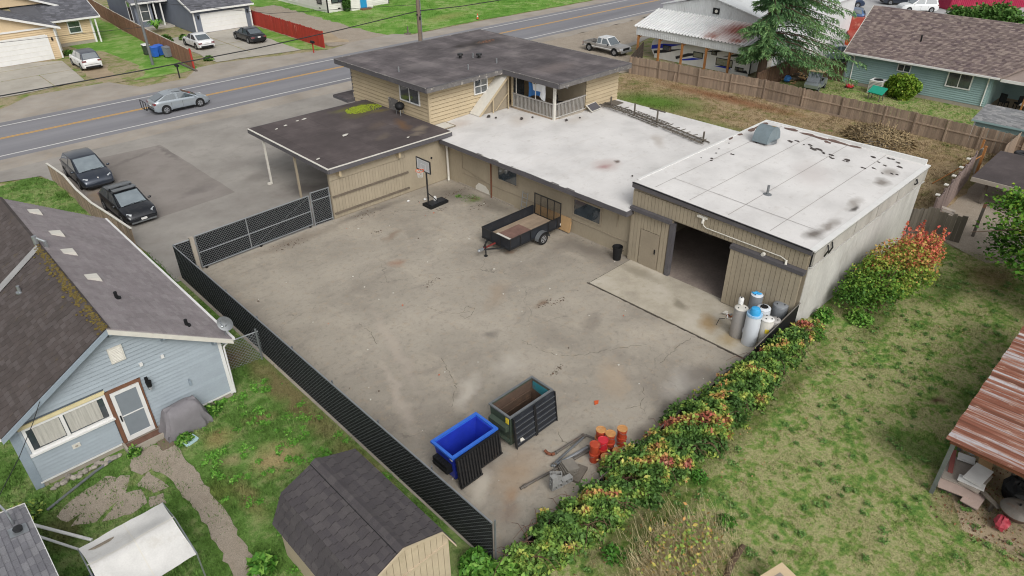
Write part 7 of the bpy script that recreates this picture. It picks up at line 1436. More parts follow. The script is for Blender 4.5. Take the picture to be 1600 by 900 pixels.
for i, (x, y) in enumerate(((67.5, 11.9), (67.8, 10.9), (67.0, 9.4))):
    t = thing('porch_chair', ('dark porch chair in the corner by the teal wall', 'dark porch chair behind the timber porch post', 'dark porch chair at the right edge of the porch')[i], 'chair', (x, y, .12), 1.2+i, 'chairs on the teal house porch'); part('seat', bx(-.28, -.28, .4, .28, .28, .46), m['dark'], t); part('backrest', bx(-.28, .24, .46, .28, .3, 1.1), m['dark'], t); part('legs', MB().box(-.27, -.27, 0, -.22, -.22, .4).box(.22, -.27, 0, .27, -.22, .4).box(-.27, .22, 0, -.22, .27, .4).box(.22, .22, 0, .27, .27, .4), m['dark'], t)
pt = thing('porch_table', 'table with white top on the teal house porch', 'table', (66.6, 9.9, .12)); part('top', bx(-.5, -.7, .7, .5, .7, .75), m['white'], pt); part('base', bx(-.1, -.1, 0, .1, .1, .7), m['dark'], pt)
TS = thing('small_teal_shed', 'small teal shed with grey shingled roof just behind the long fence', 'shed', (58, 8, 0), world=True)
part('wall', bx(57.0, 3.5, -.05, 59.3, 11.3, 1.65), m['teal'], TS); dk = part('roof', MB().prism([(56.75, 11.5, 1.68), (56.75, 3.3, 1.68), (59.6, 3.3, 2.15), (59.6, 11.5, 2.15)], (0, 0, -.08)), m['sh_pale'], TS)
shingles(dk, (59.6, 11.5, 2.15), (0, -1, 0), (-2.85, 0, -.47), 8.2, 2.89, .3, .15, m['sh_pale'], 0); part('corner_trim', bx(56.95, 11.25, 0, 57.02, 11.35, 1.62), m['white'], TS); part('eave_trim', bx(56.7, 3.3, 1.56, 56.75, 11.5, 1.68), m['teal'], TS)
ac = thing('air_conditioner', 'white air conditioner unit beside the round shrub at the teal house', 'air conditioner', (64.55, 20.9, -.02)); part('case', bx(-.5, -.55, .05, .5, .55, 1.15), m['vent'], ac); part('fan_grille', MB().cyl((0, 0, 1.15), (0, 0, 1.19), .38, n=18), m['dark'], ac); part('top_rim', MB().box(-.52, -.57, 1.12, .52, .57, 1.16), m['white'], ac)
for i in range(8): z = .2+i*.11; part('louvre', bx(-.515, -.5, z, -.5, .5, z+.04), m['steel_pole'], ac)
gsl = thing('green_plastic_cart', 'jade green plastic garden cart tipped up before the air conditioner', 'cart', (62.6, 20.2, -.02), -.2); part('tray', MB().prism([(-.35, -.75, .55), (.3, -.75, 1.0), (.3, .55, 1.0), (-.35, .55, .55)], (-.04, 0, .08)), m['green_plastic'], gsl); part('frame', MB().box(-.3, -.6, 0, -.24, -.54, .6).box(-.3, .4, 0, -.24, .46, .6).box(.2, -.6, 0, .26, -.54, .95).box(.2, .4, 0, .26, .46, .95), m['wood_grey'], gsl)
gc2 = thing('old_golf_cart', 'old white golf cart parked in the corner of the neighbour yard', 'golf cart', (62.0, 25.2, -.02), math.pi+.1)
part('body', MB().prism([(-1.2, -.6, .3), (1.1, -.6, .3), (1.2, -.6, .6), (.8, -.6, .8), (.2, -.6, .45), (-.3, -.6, .45), (-.4, -.6, .85), (-1.2, -.6, .85)], (0, 1.2, 0)), m['p_silver'], gc2); part('roof', MB().prism([(-.9, -.62, 1.6), (.6, -.62, 1.62), (.6, .62, 1.62), (-.9, .62, 1.6)], (0, 0, .06)), m['cream'], gc2); part('windshield', MB().prism([(.85, -.55, .8), (.85, .55, .8), (.55, .55, 1.58), (.55, -.55, 1.58)], (.02, 0, 0)), m['carglass'], gc2)
for x in (-.85, .55):
    for y in (-.58, .58): part('roof_post', MB().cyl((x, y, .8), (x, y, 1.6), .025), m['galv'], gc2)
for x in (-.8, .8):
    for y in (-.55, .55): wheel(gc2, (x, y, .22), .22, .16)
part('seat', bx(-.5, -.5, .8, -.1, .5, .95), m['dark'], gc2)
wp = thing('firewood_pile', 'pile of split firewood by the dark divider fence', 'firewood', (64.2, 27.4, 0), world=True)
for i in range(60): x, y = 63.8+R.gauss(0, .7), 27.6+R.gauss(0, .35); z = max(.06, .75-abs(x-63.8)*.5-abs(y-27.6)*.6)*R.random()+.05; a = R.uniform(0, 3.14); d = Vector((math.cos(a), math.sin(a), R.uniform(-.3, .3)))*.22; part('log', MB().cyl(Vector((x, y, z))-d, Vector((x, y, z))+d, R.uniform(.05, .1), n=6), m[('bark', 'wood_new', 'wood_grey')[i % 3]], wp)
mw = thing('push_mower', 'small red push mower on the grass by the teal house corner', 'mower', (64.6, 23.2, -.02), .4); part('deck', MB().lathe([(.35, .12), (.33, .25), (.15, .35)], n=14), m['redpl'], mw, 40); part('handle', MB().tube([(-.3, -.2, .25), (-.9, -.2, .9), (-.9, .2, .9), (-.3, .2, .25)], .02), m['white'], mw)
for x in (-.28, .28):
    for y in (-.3, .3): part('wheel', MB().cyl((x, y-.03, .1), (x, y+.03, .1), .1, n=10), m['rubber'], mw)
bl = solo('blue_white_bag', MB().blob((62.4, 28.0, .3), .4, .3, .25, 9, 6, .3), m['banner_blue'], 'blue and white bag by the firewood pile', 'bag')
# ================================================================ HOUSES ACROSS THE ROAD
def gable_roof(parent, x0, x1, y0, y1, ez, rz, mt, axis='y', oh=.0, trim='white', name='roof'):
    """ridge along `axis`; returns nothing"""
    if axis == 'y':
        c = (x0+x1)/2
        part(name, MB().prism([(x0, y0, ez), (c, y0, rz), (x1, y0, ez), (x1, y0, ez-.12), (c, y0, rz-.12), (x0, y0, ez-.12)], (0, y1-y0, 0)), mt, parent)
        for a, b in ((x0, c), (c, x1)): za, zb = (ez, rz) if a == x0 else (rz, ez); part('barge_board', MB().prism([(a, y0-.05, za-.2), (b, y0-.05, zb-.2), (b, y0-.05, zb+.02), (a, y0-.05, za+.02)], (0, .045, 0)), m[trim], parent)
    else:
        c = (y0+y1)/2
        part(name, MB().prism([(x0, y0, ez), (x0, c, rz), (x0, y1, ez), (x0, y1, ez-.12), (x0, c, rz-.12), (x0, y0, ez-.12)], (x1-x0, 0, 0)), mt, parent)
        part('eave_board', bx(x0, y0-.05, ez-.2, x1, y0-.005, ez+.02), m[trim], parent)
    s = .30
def rowed(parent, o, u, v, Lu, Lv, mt): shingles(parent, o, u, v, Lu, Lv, .45, .28, mt, 0)
BH = thing('beige_house', 'beige house with grey shingled gables and wide white garage door across the road', 'house', (13, 85.5, -.02), world=True)
part('garage_wall', bx(6.8, 85.5, -.05, 17.75, 85.65, 3.0), m['cream'], BH); siding_y(85.5, 6.8, 17.75, 2.3, 3.0, m['cream'], .2, BH); siding_y(85.5, 17.0, 17.75, .1, 2.3, m['cream'], .2, BH)
part('side_wall', bx(17.6, 85.65, -.05, 17.75, 91, 2.9), m['cream'], BH); part('corner_board', bx(17.68, 85.42, 0, 17.82, 85.5, 2.9), m['white'], BH)
gd = part('garage_door', bx(7.6, 85.44, .02, 16.85, 85.5, 2.32), m['white'], BH)
for i in range(1, 5): part('panel_line', bx(7.65, 85.425, i*.46, 16.8, 85.44, i*.46+.025), m['vent'], gd)
part('door_trim', MB().box(16.85, 85.42, 0, 17.0, 85.5, 2.4).box(7.5, 85.42, 2.32, 16.85, 85.5, 2.46), m['white'], BH)
part('band_board', bx(6.6, 85.40, 3.0, 17.9, 85.5, 3.16), m['white'], BH); part('gable_wall', MB().prism([(7, 85.52, 3.1), (17.5, 85.52, 3.1), (12.4, 85.52, 4.85)], (0, .1, 0)), m['cream'], BH)
gable_roof(BH, 6.6, 18.3, 85.0, 93, 3.05, 5.0, m['sh_slate'])
part('wing_front_wall', bx(18.6, 91, -.05, 22.75, 91.15, 2.6), m['cream'], BH); siding_y(91, 18.6, 22.7, .3, 2.55, m['cream'], .2, BH); part('wing_side_wall', bx(22.6, 91.15, -.05, 22.75, 101, 2.6), m['cream'], BH); part('porch_wall', bx(17.75, 90.9, 0, 18.6, 91.1, 2.6), m['tan'], BH); part('wing_base', bx(18.6, 90.94, -.05, 22.75, 91, .3), m['concrete_post'], BH)
part('porch_post', bx(18.5, 88.9, 0, 18.68, 89.08, 2.6), m['white'], BH); part('corner_board', bx(22.62, 90.9, 0, 22.82, 91, 2.55), m['white'], BH); part('gutter_pipe', bx(23.0, 90.4, 0, 23.14, 90.55, 2.5), m['white'], BH)
window_y(90.92, 20.4, 21.5, 1.3, 2.4, BH, 1, .1, hsplit=True)
part('main_roof', MB().prism([(16, 90.3, 2.75), (23.6, 90.3, 2.75), (23.6, 96.5, 5.2), (16, 96.5, 5.2)], (0, 0, -.12)), m['sh_slate'], BH); part('main_eave', bx(18.6, 90.22, 2.6, 23.65, 90.3, 2.78), m['white'], BH); part('main_roof_back', MB().prism([(5, 96.5, 5.2), (23.6, 96.5, 5.2), (23.6, 103, 2.75), (5, 103, 2.75)], (0, 0, -.12)), m['sh_slate'], BH)
part('upper_gable_wall', MB().prism([(7.5, 93.5, 4.2), (19.5, 93.5, 4.2), (13.5, 93.5, 6.4)], (0, .1, 0)), m['cream'], BH); gable_roof(BH, 6.4, 20.6, 93.1, 101, 3.9, 6.6, m['sh_slate'], name='upper_roof')
part('rake_board', MB().prism([(23.6, 90.25, 2.6), (23.6, 96.5, 5.05), (23.6, 96.5, 5.22), (23.6, 90.25, 2.78)], (.06, 0, 0)), m['white'], BH)
part('wall_lamp', bx(17.25, 85.36, 1.8, 17.4, 85.47, 2.1), m['dark'], BH)
for (x0, x1, y0, y1, z0, z1) in ((6.6, 18.3, 85.05, 93, 3.05, 5.0),):
    c = (x0+x1)/2; shingles(BH, (c, y0, z1), (0, 1, 0), (x1-c, 0, z0-z1), 6.5, math.hypot(x1-c, z1-z0), .45, .25, m['sh_slate'], 0); shingles(BH, (c, y0, z1), (0, 1, 0), (x0-c, 0, z0-z1), 6.5, math.hypot(x1-c, z1-z0), .45, .25, m['sh_slate'], 0)
shingles(BH, (23.6, 96.5, 5.2), (-1, 0, 0), (0, -6.2, -2.45), 5.2, 6.67, .45, .25, m['sh_slate'], 0)
SHS = thing('slate_house', 'slate grey house with white trim and white garage door across the road', 'house', (35.8, 86.8, -.02), world=True)
part('garage_front', bx(32.55, 86.8, -.05, 39.5, 86.95, 2.6), m['slate'], SHS); siding_y(86.8, 32.55, 39.5, 2.15, 2.6, m['slate'], .2, SHS); part('garage_side', MB().prism([(32.5, 86.95, 0), (32.5, 97, 0), (32.5, 97, 5.2), (32.5, 86.95, 2.6)], (.12, 0, 0)), m['slate'], SHS)
gd = part('garage_door', bx(33.4, 86.74, .02, 38.7, 86.8, 2.02), m['white'], SHS)
for i in range(1, 4): part('panel_line', bx(33.45, 86.725, i*.5, 38.65, 86.74, i*.5+.025), m['vent'], gd)
part('door_trim', MB().box(33.28, 86.72, 0, 33.4, 86.8, 2.1).box(38.7, 86.72, 0, 38.82, 86.8, 2.1).box(33.4, 86.72, 2.02, 38.7, 86.8, 2.14), m['white'], SHS)
for x in (32.5, 39.46): part('corner_board', bx(x-.06, 86.72, 0, x+.1, 86.8, 2.55), m['white'], SHS)
part('garage_roof', MB().prism([(32.2, 86.3, 2.6), (39.9, 86.3, 2.6), (39.9, 97, 6.0), (32.2, 97, 6.0)], (0, 0, -.12)), m['sh_slate'], SHS); part('eave_board', bx(32.2, 86.22, 2.45, 39.9, 86.3, 2.64), m['white'], SHS); part('rake_board', MB().prism([(32.12, 86.25, 2.42), (32.12, 97, 5.85), (32.12, 97, 6.05), (32.12, 86.25, 2.64)], (.07, 0, 0)), m['white'], SHS)
shingles(SHS, (32.2, 97, 6.0), (1, 0, 0), (0, -10.7, -3.4), 7.7, 11.2, .45, .28, m['sh_slate'], 0)
part('house_front', bx(28.7, 97, -.05, 32.5, 97.15, 3.2), m['slate'], SHS)
part('house_side', bx(28.6, 94.5, -.05, 28.72, 104, 3.2), m['slate'], SHS); part('porch_front', bx(28.6, 94.4, 0, 30.6, 94.5, 3.2), m['slate'], SHS); window_y(94.4, 29.3, 30.2, .9, 2.9, SHS, 1, .1, hsplit=True); window_x(28.6, 95.5, 96.6, .8, 2.9, SHS, 1, .1); part('porch_roof', MB().prism([(28.2, 93.8, 3.0), (32.4, 93.8, 3.0), (32.4, 99, 4.4), (28.2, 99, 4.4)], (0, 0, -.12)), m['sh_slate'], SHS); part('porch_eave', bx(28.2, 93.72, 2.85, 32.4, 93.8, 3.04), m['white'], SHS)
for x in (30.7, 31.5): part('porch_post', bx(x, 93.9, 0, x+.15, 94.05, 2.9), m['white'], SHS)
part('porch_slab', bx(28, 93.0, -.05, 32.4, 97, .15), m['drive'], SHS); part('front_door', bx(31.0, 96.9, .1, 31.9, 97, 2.2), m['dark'], SHS)
for x in (33.0, 39.1): l_ = part('wall_lamp', bx(x-.08, 86.64, 1.6, x+.08, 86.74, 1.95), m['dark'], SHS)
WH = thing('white_house', 'white lap-sided house with a bright blue front door beyond the gravel drive', 'house', (54, 87, -.02), world=True)
part('left_wall', bx(50.5, 87.3, -.05, 50.65, 101, 3), m['white_lap'], WH); siding_x(50.5, 87.3, 101, .3, 3, m['white_lap'], .22, WH); part('front_wall', bx(50.65, 87.25, -.05, 56.3, 87.4, 3), m['white_lap'], WH); siding_y(87.25, 50.5, 56.3, .3, 3, m['white_lap'], .22, WH)
part('entry_wall', bx(53.6, 86.2, -.05, 57.0, 86.35, 3), m['white_lap'], WH); siding_y(86.2, 53.6, 57.0, .2, 3, m['white_lap'], .22, WH); part('entry_side', bx(53.5, 86.2, -.05, 53.6, 87.3, 3), m['white_lap'], WH); part('right_wall', bx(57, 87.4, -.05, 60.5, 87.55, 3), m['white_lap'], WH); siding_y(87.4, 57, 60.5, .2, 3, m['white_lap'], .22, WH)
part('corner_board', bx(50.42, 87.15, 0, 50.56, 87.3, 3), m['dark'], WH); part('corner_board', bx(60.4, 87.3, 0, 60.5, 87.42, 3), m['dark'], WH)
dr = part('front_door', bx(54.9, 86.12, .15, 55.95, 86.2, 2.2), m['bluedoor'], WH); part('door_trim', MB().box(54.8, 86.1, .1, 54.9, 86.2, 2.3).box(55.95, 86.1, .1, 56.05, 86.2, 2.3), m['white'], dr); part('step', bx(54.8, 85.4, -.05, 56.2, 86.1, .16), m['red_wood'], WH)
window_y(87.16, 51.2, 53.2, 1.2, 2.4, WH, 2, .09, m['dark']); window_x(50.42, 88.6, 89.6, 1.0, 2.2, WH, 1, .09, m['dark'])
for (x, y) in ((52.0, 87.17),): part('crawl_vent', bx(x, y, .3, x+.4, y+.03, .45), m['dark'], WH)
part('crawl_vent', bx(50.44, 89, .3, 50.47, 89.4, .45), m['dark'], WH); part('roof', MB().prism([(50, 86.8, 3), (61, 86.8, 3), (61, 94, 5.5), (50, 94, 5.5)], (0, 0, .1)), m['sh_slate'], WH); part('roof_back', MB().prism([(50, 94, 5.5), (61, 94, 5.5), (61, 101.4, 3), (50, 101.4, 3)], (0, 0, .1)), m['sh_slate'], WH)
# fences across the road
BR = thing('brown_red_fence', 'brown board fence ending in a red post between the two driveways', 'fence', (26.6, 90, 0), world=True)
board_fence(BR, [(25.7, 71.6), (26.3, 84), (27.2, 97), (28.4, 112)], 1.75, .18, m['brown_fence'], side=1, rails=(.95,), rail_mt=m['vent'], posts=3); part('red_end_post', bx(25.6, 71.4, -.05, 25.74, 71.54, 1.9), m['red_fence'], BR); part('base_board', bx(25.3, 70.2, -.02, 25.5, 74.5, .12), m['wood_grey'], BR)
RA = thing('red_fence_left', 'red board fence between the brown fence and the slate garage', 'fence', (29.5, 87, 0), world=True)
RA.name = 'red_board_fence'
board_fence(RA, [(27.0, 87.6), (32.4, 86.3)], 1.75, .18, m['red_fence'], side=1, rails=(.2, .85))
RB = thing('red_board_fence', 'long red board fence beside the black sedan driveway', 'fence', (39.6, 80, 0), world=True)
board_fence(RB, [(39.9, 90), (39.75, 80), (39.5, 70.2)], 1.72, .18, m['red_fence'], side=-1, rails=(.2, .85))
for i, (x, y, mt, lab) in enumerate(((24.55, 80.6, 'green_bin', 'dark green wheelie bin with a pale bag on its lid'), (24.75, 78.9, 'blue_rim', 'blue wheelie bin nearest the leaning grey pole'), (25.4, 79.3, 'blue_rim', 'blue wheelie bin half hidden behind the front one'), (25.7, 77.9, 'dtank', 'dark grey wheelie bin closest to the road'))):
    t = thing('wheelie_bin', lab, 'bin', (x, y, -.02), .1*i, 'bins by the brown fence'); b = MB(); b.add([(-.25, -.28, .08), (.25, -.28, .08), (.25, .28, .08), (-.25, .28, .08), (-.3, -.36, 1.0), (.3, -.36, 1.0), (.3, .36, 1.0), (-.3, .36, 1.0)], [(3, 2, 1, 0), (4, 5, 6, 7), (0, 1, 5, 4), (1, 2, 6, 5), (2, 3, 7, 6), (3, 0, 4, 7)]); part('body', b, m[mt], t)
    part('lid', MB().prism([(-.33, -.4, 1.0), (-.33, .4, 1.0), (-.33, .36, 1.1), (-.33, -.3, 1.06)], (.66, 0, 0)), m['white'] if i == 0 else m[mt], t); part('handle', bx(-.25, .38, .95, .25, .42, 1.0), m['dark'], t)
    for s in (-.26, .2): part('wheel', MB().cyl((s, .28, .11), (s+.06, .28, .11), .11, n=10), m['rubber'], t)
def mailbox(x, y, z, lab, mt, pmt):
    t = thing('mailbox', lab, 'mailbox', (x, y, -.02)); part('post', bx(-.05, -.05, -.05, .05, .05, z), m[pmt], t); part('box', MB().prism([(-.12, -.3, z), (.12, -.3, z), (.12, -.3, z+.14), (.06, -.3, z+.22), (-.06, -.3, z+.22), (-.12, -.3, z+.14)], (0, .55, 0)), m[mt], t); part('flag', bx(.12, 0, z+.08, .135, .04, z+.25), m['red_fence'], t)
mailbox(37.5, 68.9, 1.0, 'mailbox on a red post at the end of the red fence', 'dark', 'red_fence'); mailbox(23.3, 69.1, 1.05, 'mailbox on a dark post by the brown fence corner', 'dark', 'black')
cone = thing('traffic_cone', 'small orange cone on the bright lawn across the road', 'cone', (61.8, 69.9, -.02)); part('base', bx(-.18, -.18, 0, .18, .18, .04), m['dark'], cone); part('body', MB().lathe([(.14, .04), (.03, .7)], n=12), m['umbr'], cone); part('band', MB().lathe([(.105, .3), (.08, .45)], n=12), m['white'], cone)
sp_ = thing('stub_post', 'weathered stub post on the lawn edge left of the tall utility pole', 'post', (50.2, 69.2, -.02)); part('shaft', bx(-.06, -.06, 0, .06, .06, .85), m['wood_grey'], sp_); part('foot', bx(-.4, -.25, 0, .3, .25, .1), m['wood_grey'], sp_)
for k, (x, y, h, r, lab) in enumerate(((23.35, 75.9, 9.0, .14, 'leaning grey utility pole beside the blue bins'), (41.6, 55.45, 9.5, .2, 'tall weathered utility pole rising behind the dark upper roof'))):
    t = thing('utility_pole', lab, 'utility pole', (x, y, -.03), group=None); part('pole', MB().cyl((0, 0, -.3), (0, 0, h), r, r*.75, 12), m['wood_pole'] if k else m['steel_pole'], t)
    if k: part('crossarm', bx(-1.1, -.06, h-1.0, 1.1, .06, h-.86), m['wood_pole'], t); part('conduit', MB().cyl((.3, .05, 0), (.3, .05, h-1.5), .05), m['galv'], t); part('cable_bracket', MB().box(-.25, -.1, 5.0, .25, .1, 5.1).cyl((0, -.2, 4.6), (0, -.2, 4.9), .08), m['black'], t)
    else: part('top_cap', MB().cyl((0, 0, h), (0, 0, h+.05), .12), m['steel_pole'], t)
solo('utility_cable', MB().tube([(-35, 55.5, 5.2), (-20, 55.5, 4.75), (-5, 55.5, 4.5), (7.25, 55.5, 4.42), (16, 55.5, 4.43), (25.1, 55.5, 4.55), (33, 55.5, 4.85), (41.5, 55.45, 5.34)], .045, 6), m['cable'], 'thick black cable hanging along the near side of the road, left of the tall pole', 'cable')
solo('utility_cable', MB().tube([(41.5, 55.45, 5.34), (47, 55.45, 5.1), (54, 55.45, 5.05), (66, 55.45, 5.4), (90, 55.5, 6.5)], .045, 6), m['cable'], 'thick black cable continuing right from the tall pole', 'cable')
solo('utility_cable', MB().tube([(23.35, 75.9, 3.6), (10, 80, 3.3), (2, 83, 3.4)], .02, 5), m['cable'], 'thin service wire from the grey pole to the beige house', 'cable')
solo('utility_cable', MB().tube([(23.35, 75.9, 6.0), (32, 66, 5.0), (41.5, 55.5, 5.9)], .02, 5), m['cable'], 'thin wire crossing the road between the two poles', 'cable')
# ================================================================ VEGETATION
GRN = '#2f4a1a'
lm_hedge = leafmat('bramble_leaves', [(0, '#44632f'), (.2, '#587a38'), (.38, '#739242'), (.52, '#98a84e'), (.62, '#b3ae5c'), (.70, '#c09656'), (.78, '#a56c50'), (.86, '#a04e46'), (1, '#b08068')])
lm_bush = leafmat('shrub_leaves', [(0, '#33571f'), (.25, '#4c7428'), (.45, '#6f8f34'), (.6, '#98a046'), (.72, '#b38f50'), (.82, '#bf6f52'), (1, '#c45a50')])
lm_maple = leafmat('maple_leaves', [(0, '#2c5018'), (.4, '#4b7a22'), (.7, '#7d9a34'), (.88, '#a9a03e'), (1, '#a8783a')])
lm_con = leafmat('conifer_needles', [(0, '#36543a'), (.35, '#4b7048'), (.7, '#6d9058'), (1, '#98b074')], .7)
lm_round = leafmat('round_shrub_leaves', [(0, '#3f5f1a'), (.4, '#67892a'), (.8, '#9aae42'), (1, '#b9bf5c')])
lm_weed = leafmat('weed_leaves', [(0, '#35601f'), (.5, '#4d7f2b'), (1, '#7ba048')])
lm_gweed = leafmat('yard_weed_leaves', [(0, '#4a7c28'), (.6, '#5f9636'), (1, '#86b052')])
lm_lweed = leafmat('lawn_weed_leaves', [(0, '#4a6e30'), (.6, '#5e8240'), (1, '#7d9a56')])
lm_brush = leafmat('dry_brush_stems', [(0, '#6f5f47'), (.5, '#8f7d5f'), (1, '#b3a17c')], .9)
lm_straw = leafmat('straw_stems', [(0, '#a8986e'), (.5, '#c6b78e'), (1, '#ddd0ac')], .9)
lm_far = leafmat('far_leaves', [(0, '#31501f'), (.5, '#4d7530'), (1, '#83a056')])
def plant(name, label, cat, loc, group=None): return thing(name, label, cat, loc, 0, group, world=True)
def foliage(parent, P, size, mt, attr, flat=.5, name='foliage', elong=1.4):
    V, F = leaves(P, size, flat, True, elong); return fast_mesh(name, V, F, mt, np.clip(attr, 0, 1), parent)
# ---- bramble hedge
HG = plant('bramble_hedge', 'long low bramble hedge of green, yellow and reddish leaves along the yard fence', 'hedge', (17, 8.6, -.03))
N = 82000
X = NR.uniform(8.7, 25.9, N); a = NR.uniform(-.25, math.pi+.15, N); lump = 1+.13*np.sin(X*1.9)+.12*np.sin(X*3.7+1)+.12*np.sin(X*8.3+2)+.08*np.sin(X*15+1)
wd = np.interp(X, [8.7, 10.5, 12.5, 15, 19, 23, 26], [.58, .68, .86, 1.0, .94, .66, .48]); hh = np.interp(X, [8.7, 11, 14, 18, 22, 24, 26], [.85, .85, 1.0, 1.1, 1.0, .8, .7]); yc = np.interp(X, [8.7, 12, 17, 22, 26], [8.9, 8.68, 8.45, 8.42, 8.66])
q = NR.uniform(0, 1, N)**.35
P = np.column_stack([X, yc+wd*lump*np.cos(a)*q+NR.normal(0, .07, N), np.maximum(.02, hh*lump*np.sin(a)*q*(1-.12*np.cos(a)))+NR.normal(0, .06, N)])
P[:, 2] = np.maximum(P[:, 2], .0)
keep = wob(P, 3.4, .7)+NR.normal(0, .25, N) > -.22; P = P[keep]
c1 = wob(P, 1.3, 2.); c2 = wob(P, 3.1, .3); red = np.interp(P[:, 0], [9, 12, 14, 18, 21, 24, 26], [.03, .16, .34, .36, .12, .24, .34])
at = .27+.2*c1+.2*c2+red*np.clip(c1+c2, -.3, 1.2)+NR.normal(0, .085, len(P))
foliage(HG, P, .105, lm_hedge, at, .45)
mb = MB()
for i in range(420):
    x = R.uniform(8.8, 25.7); y = float(np.interp(x, [8.7, 12, 17, 22, 26], [9.0, 8.75, 8.45, 8.45, 8.72])); p = Vector((x, y+R.uniform(-.4, .4), 0)); d = Vector((R.gauss(0, 1), R.gauss(-.3, .8), 0)).normalized(); L = R.uniform(.5, 1.2)
    mb.tube([p, p+d*L*.3+Vector((0, 0, L*.55)), p+d*L*.7+Vector((0, 0, L*.62)), p+d*L+Vector((0, 0, L*.35))], [.012, .01, .008, .005], 4)
part('canes', mb, m['twig'], HG)
# ---- big shrub with red tips
BS = plant('red_tipped_shrub', 'large shrub by the white garage wall, green below with red upper tips', 'shrub', (30.6, 7.6, -.03))
def ellip(c, r, N, q=.45, up=-.2):
    v = NR.normal(0, 1, (N, 3)); v /= np.linalg.norm(v, axis=1)[:, None]; v = v[v[:, 2] > up]; k = NR.uniform(0, 1, len(v))**q
    l = 1+.16*wob(v, 3.3)+.1*wob(v, 6.1, 1); return np.array(c)+v*np.array(r)*(k*l)[:, None]
P = np.vstack([ellip((30.4, 7.5, .9), (2.1, 1.35, 1.35), 13000), ellip((31.9, 7.2, 1.1), (2.0, 1.5, 1.55), 13000), ellip((29.0, 8.0, .7), (1.0, .8, 1.0), 2600), ellip((33.2, 6.9, 1.5), (1.2, 1.0, 1.3), 4500)])
for i in range(46):
    b = np.array([R.uniform(30.5, 34.2), R.uniform(6.3, 8.0), R.uniform(1.2, 1.9)]); tip = b+np.array([R.uniform(.2, .9), R.uniform(-.5, .3), R.uniform(.6, 1.35)]); t = NR.uniform(0, 1, 75)[:, None]; P = np.vstack([P, b+(tip-b)*t+NR.normal(0, .07, (75, 3))*(1.2-t)])
P = P[(P[:, 2] > .0) & (P[:, 1] < 8.9)]; keep = wob(P, 1.9, 1.)+NR.normal(0, .4, len(P)) > -.5; P = P[keep]
at = .10+.17*np.clip(P[:, 2], 0, 3)+.09*(P[:, 0]-29.8)*(P[:, 2] > .7)+.14*wob(P, 1.6, .5)+NR.normal(0, .12, len(P))
foliage(BS, P, .1, lm_bush, at, .5)
mb = MB()
for i in range(60):
    b = Vector((R.uniform(29.6, 33), R.uniform(7, 8), 0)); e = b+Vector((R.uniform(-.8, 1.2), R.uniform(-.8, .5), R.uniform(1.2, 2.4))); mb.tube([b, (b+e)/2+Vector((0, 0, .3)), e], [.03, .02, .008], 5)
part('stems', mb, m['twig'], BS)
# small weeds at the foot of the white wall and shrub
def weed(x, y, r, h, n, mt, label, name='weed_clump', cat='weed', z=-.02, lo=0, hi=1, size=.1, group=None, elong=1.6):
    t = plant(name, label, cat, (x, y, z), group); k = NR.normal(0, 1, (n, 3)); k[:, 2] = np.abs(k[:, 2]); k /= np.linalg.norm(k, axis=1)[:, None]; P = np.array([x, y, z+.02])+k*np.array([r, r, h])*(NR.uniform(.1, 1, n)**.6)[:, None]
    foliage(t, P, size, mt, NR.uniform(lo, hi, n), .6, 'leaves', elong); b = MB()
    for i in range(8): a = R.uniform(0, 6.28); b.tube([(x, y, z), (x+r*.6*math.cos(a), y+r*.6*math.sin(a), z+h*.7)], [.01, .005], 4)
    part('stems', b, m['twig'], t); return t
weed(27.6, 8.5, .45, .6, 500, lm_weed, 'bright green weeds at the foot of the whitewashed wall'); weed(26.5, 8.35, .4, .55, 420, lm_hedge, 'ragged brown-green weeds at the corner of the whitewashed wall', hi=.8); weed(26.0, 8.1, .35, .5, 350, lm_weed, 'green sapling leaves beside the sloping hedge rail'); weed(28.6, 7.3, .6, .45, 600, lm_weed, 'yellow-green seedlings in front of the big shrub', lo=.5)
weed(24.9, 29.2, .7, .06, 170, lm_lweed, 'small patch of green weeds growing through the yard by the tan wall', size=.045, z=0)
weed(3.62, 14.25, .42, .35, 260, lm_weed, 'broad-leaved green plant at the foot of the gambrel shed', size=.2); weed(8.0, 9.75, .55, .75, 900, lm_weed, 'leafy green bramble behind the end of the slatted fence', lo=.1, hi=.8, size=.13); weed(8.5, 8.9, .65, .6, 1000, lm_weed, 'bright green bramble at the left end of the long hedge', lo=.5, hi=1, size=.13); weed(9.3, 8.6, .5, .5, 700, lm_hedge, 'dull green bramble sprawling in front of the hedge end', hi=.55, size=.12)
weed(4.1, 20.9, .35, .3, 240, lm_weed, 'leafy weeds beside the pale blue tray', size=.1); weed(2.6, 21.5, .25, .35, 200, lm_weed, 'green weeds growing by the back step and stones'); weed(5.4, 21.75, .5, .3, 300, lm_weed, 'low weeds under the grey-blue wall right of the covered grill'); weed(.0, 15.3, .7, .4, 420, lm_hedge, 'straw-coloured tangled weeds beside the white canopy', lo=.55, hi=.75); weed(2.6, 13.8, .6, .35, 420, lm_hedge, 'brownish tangled weeds under the near edge of the canopy', lo=.55, hi=.8)
weed(-.9, 21.2, .6, .4, 420, lm_hedge, 'dark weeds at the left corner of the grey-blue house', hi=.6); weed(24.5, 29.9, .25, .1, 90, lm_weed, 'tiny weed tuft in the yard nearest the drainpipe', size=.05, z=0)
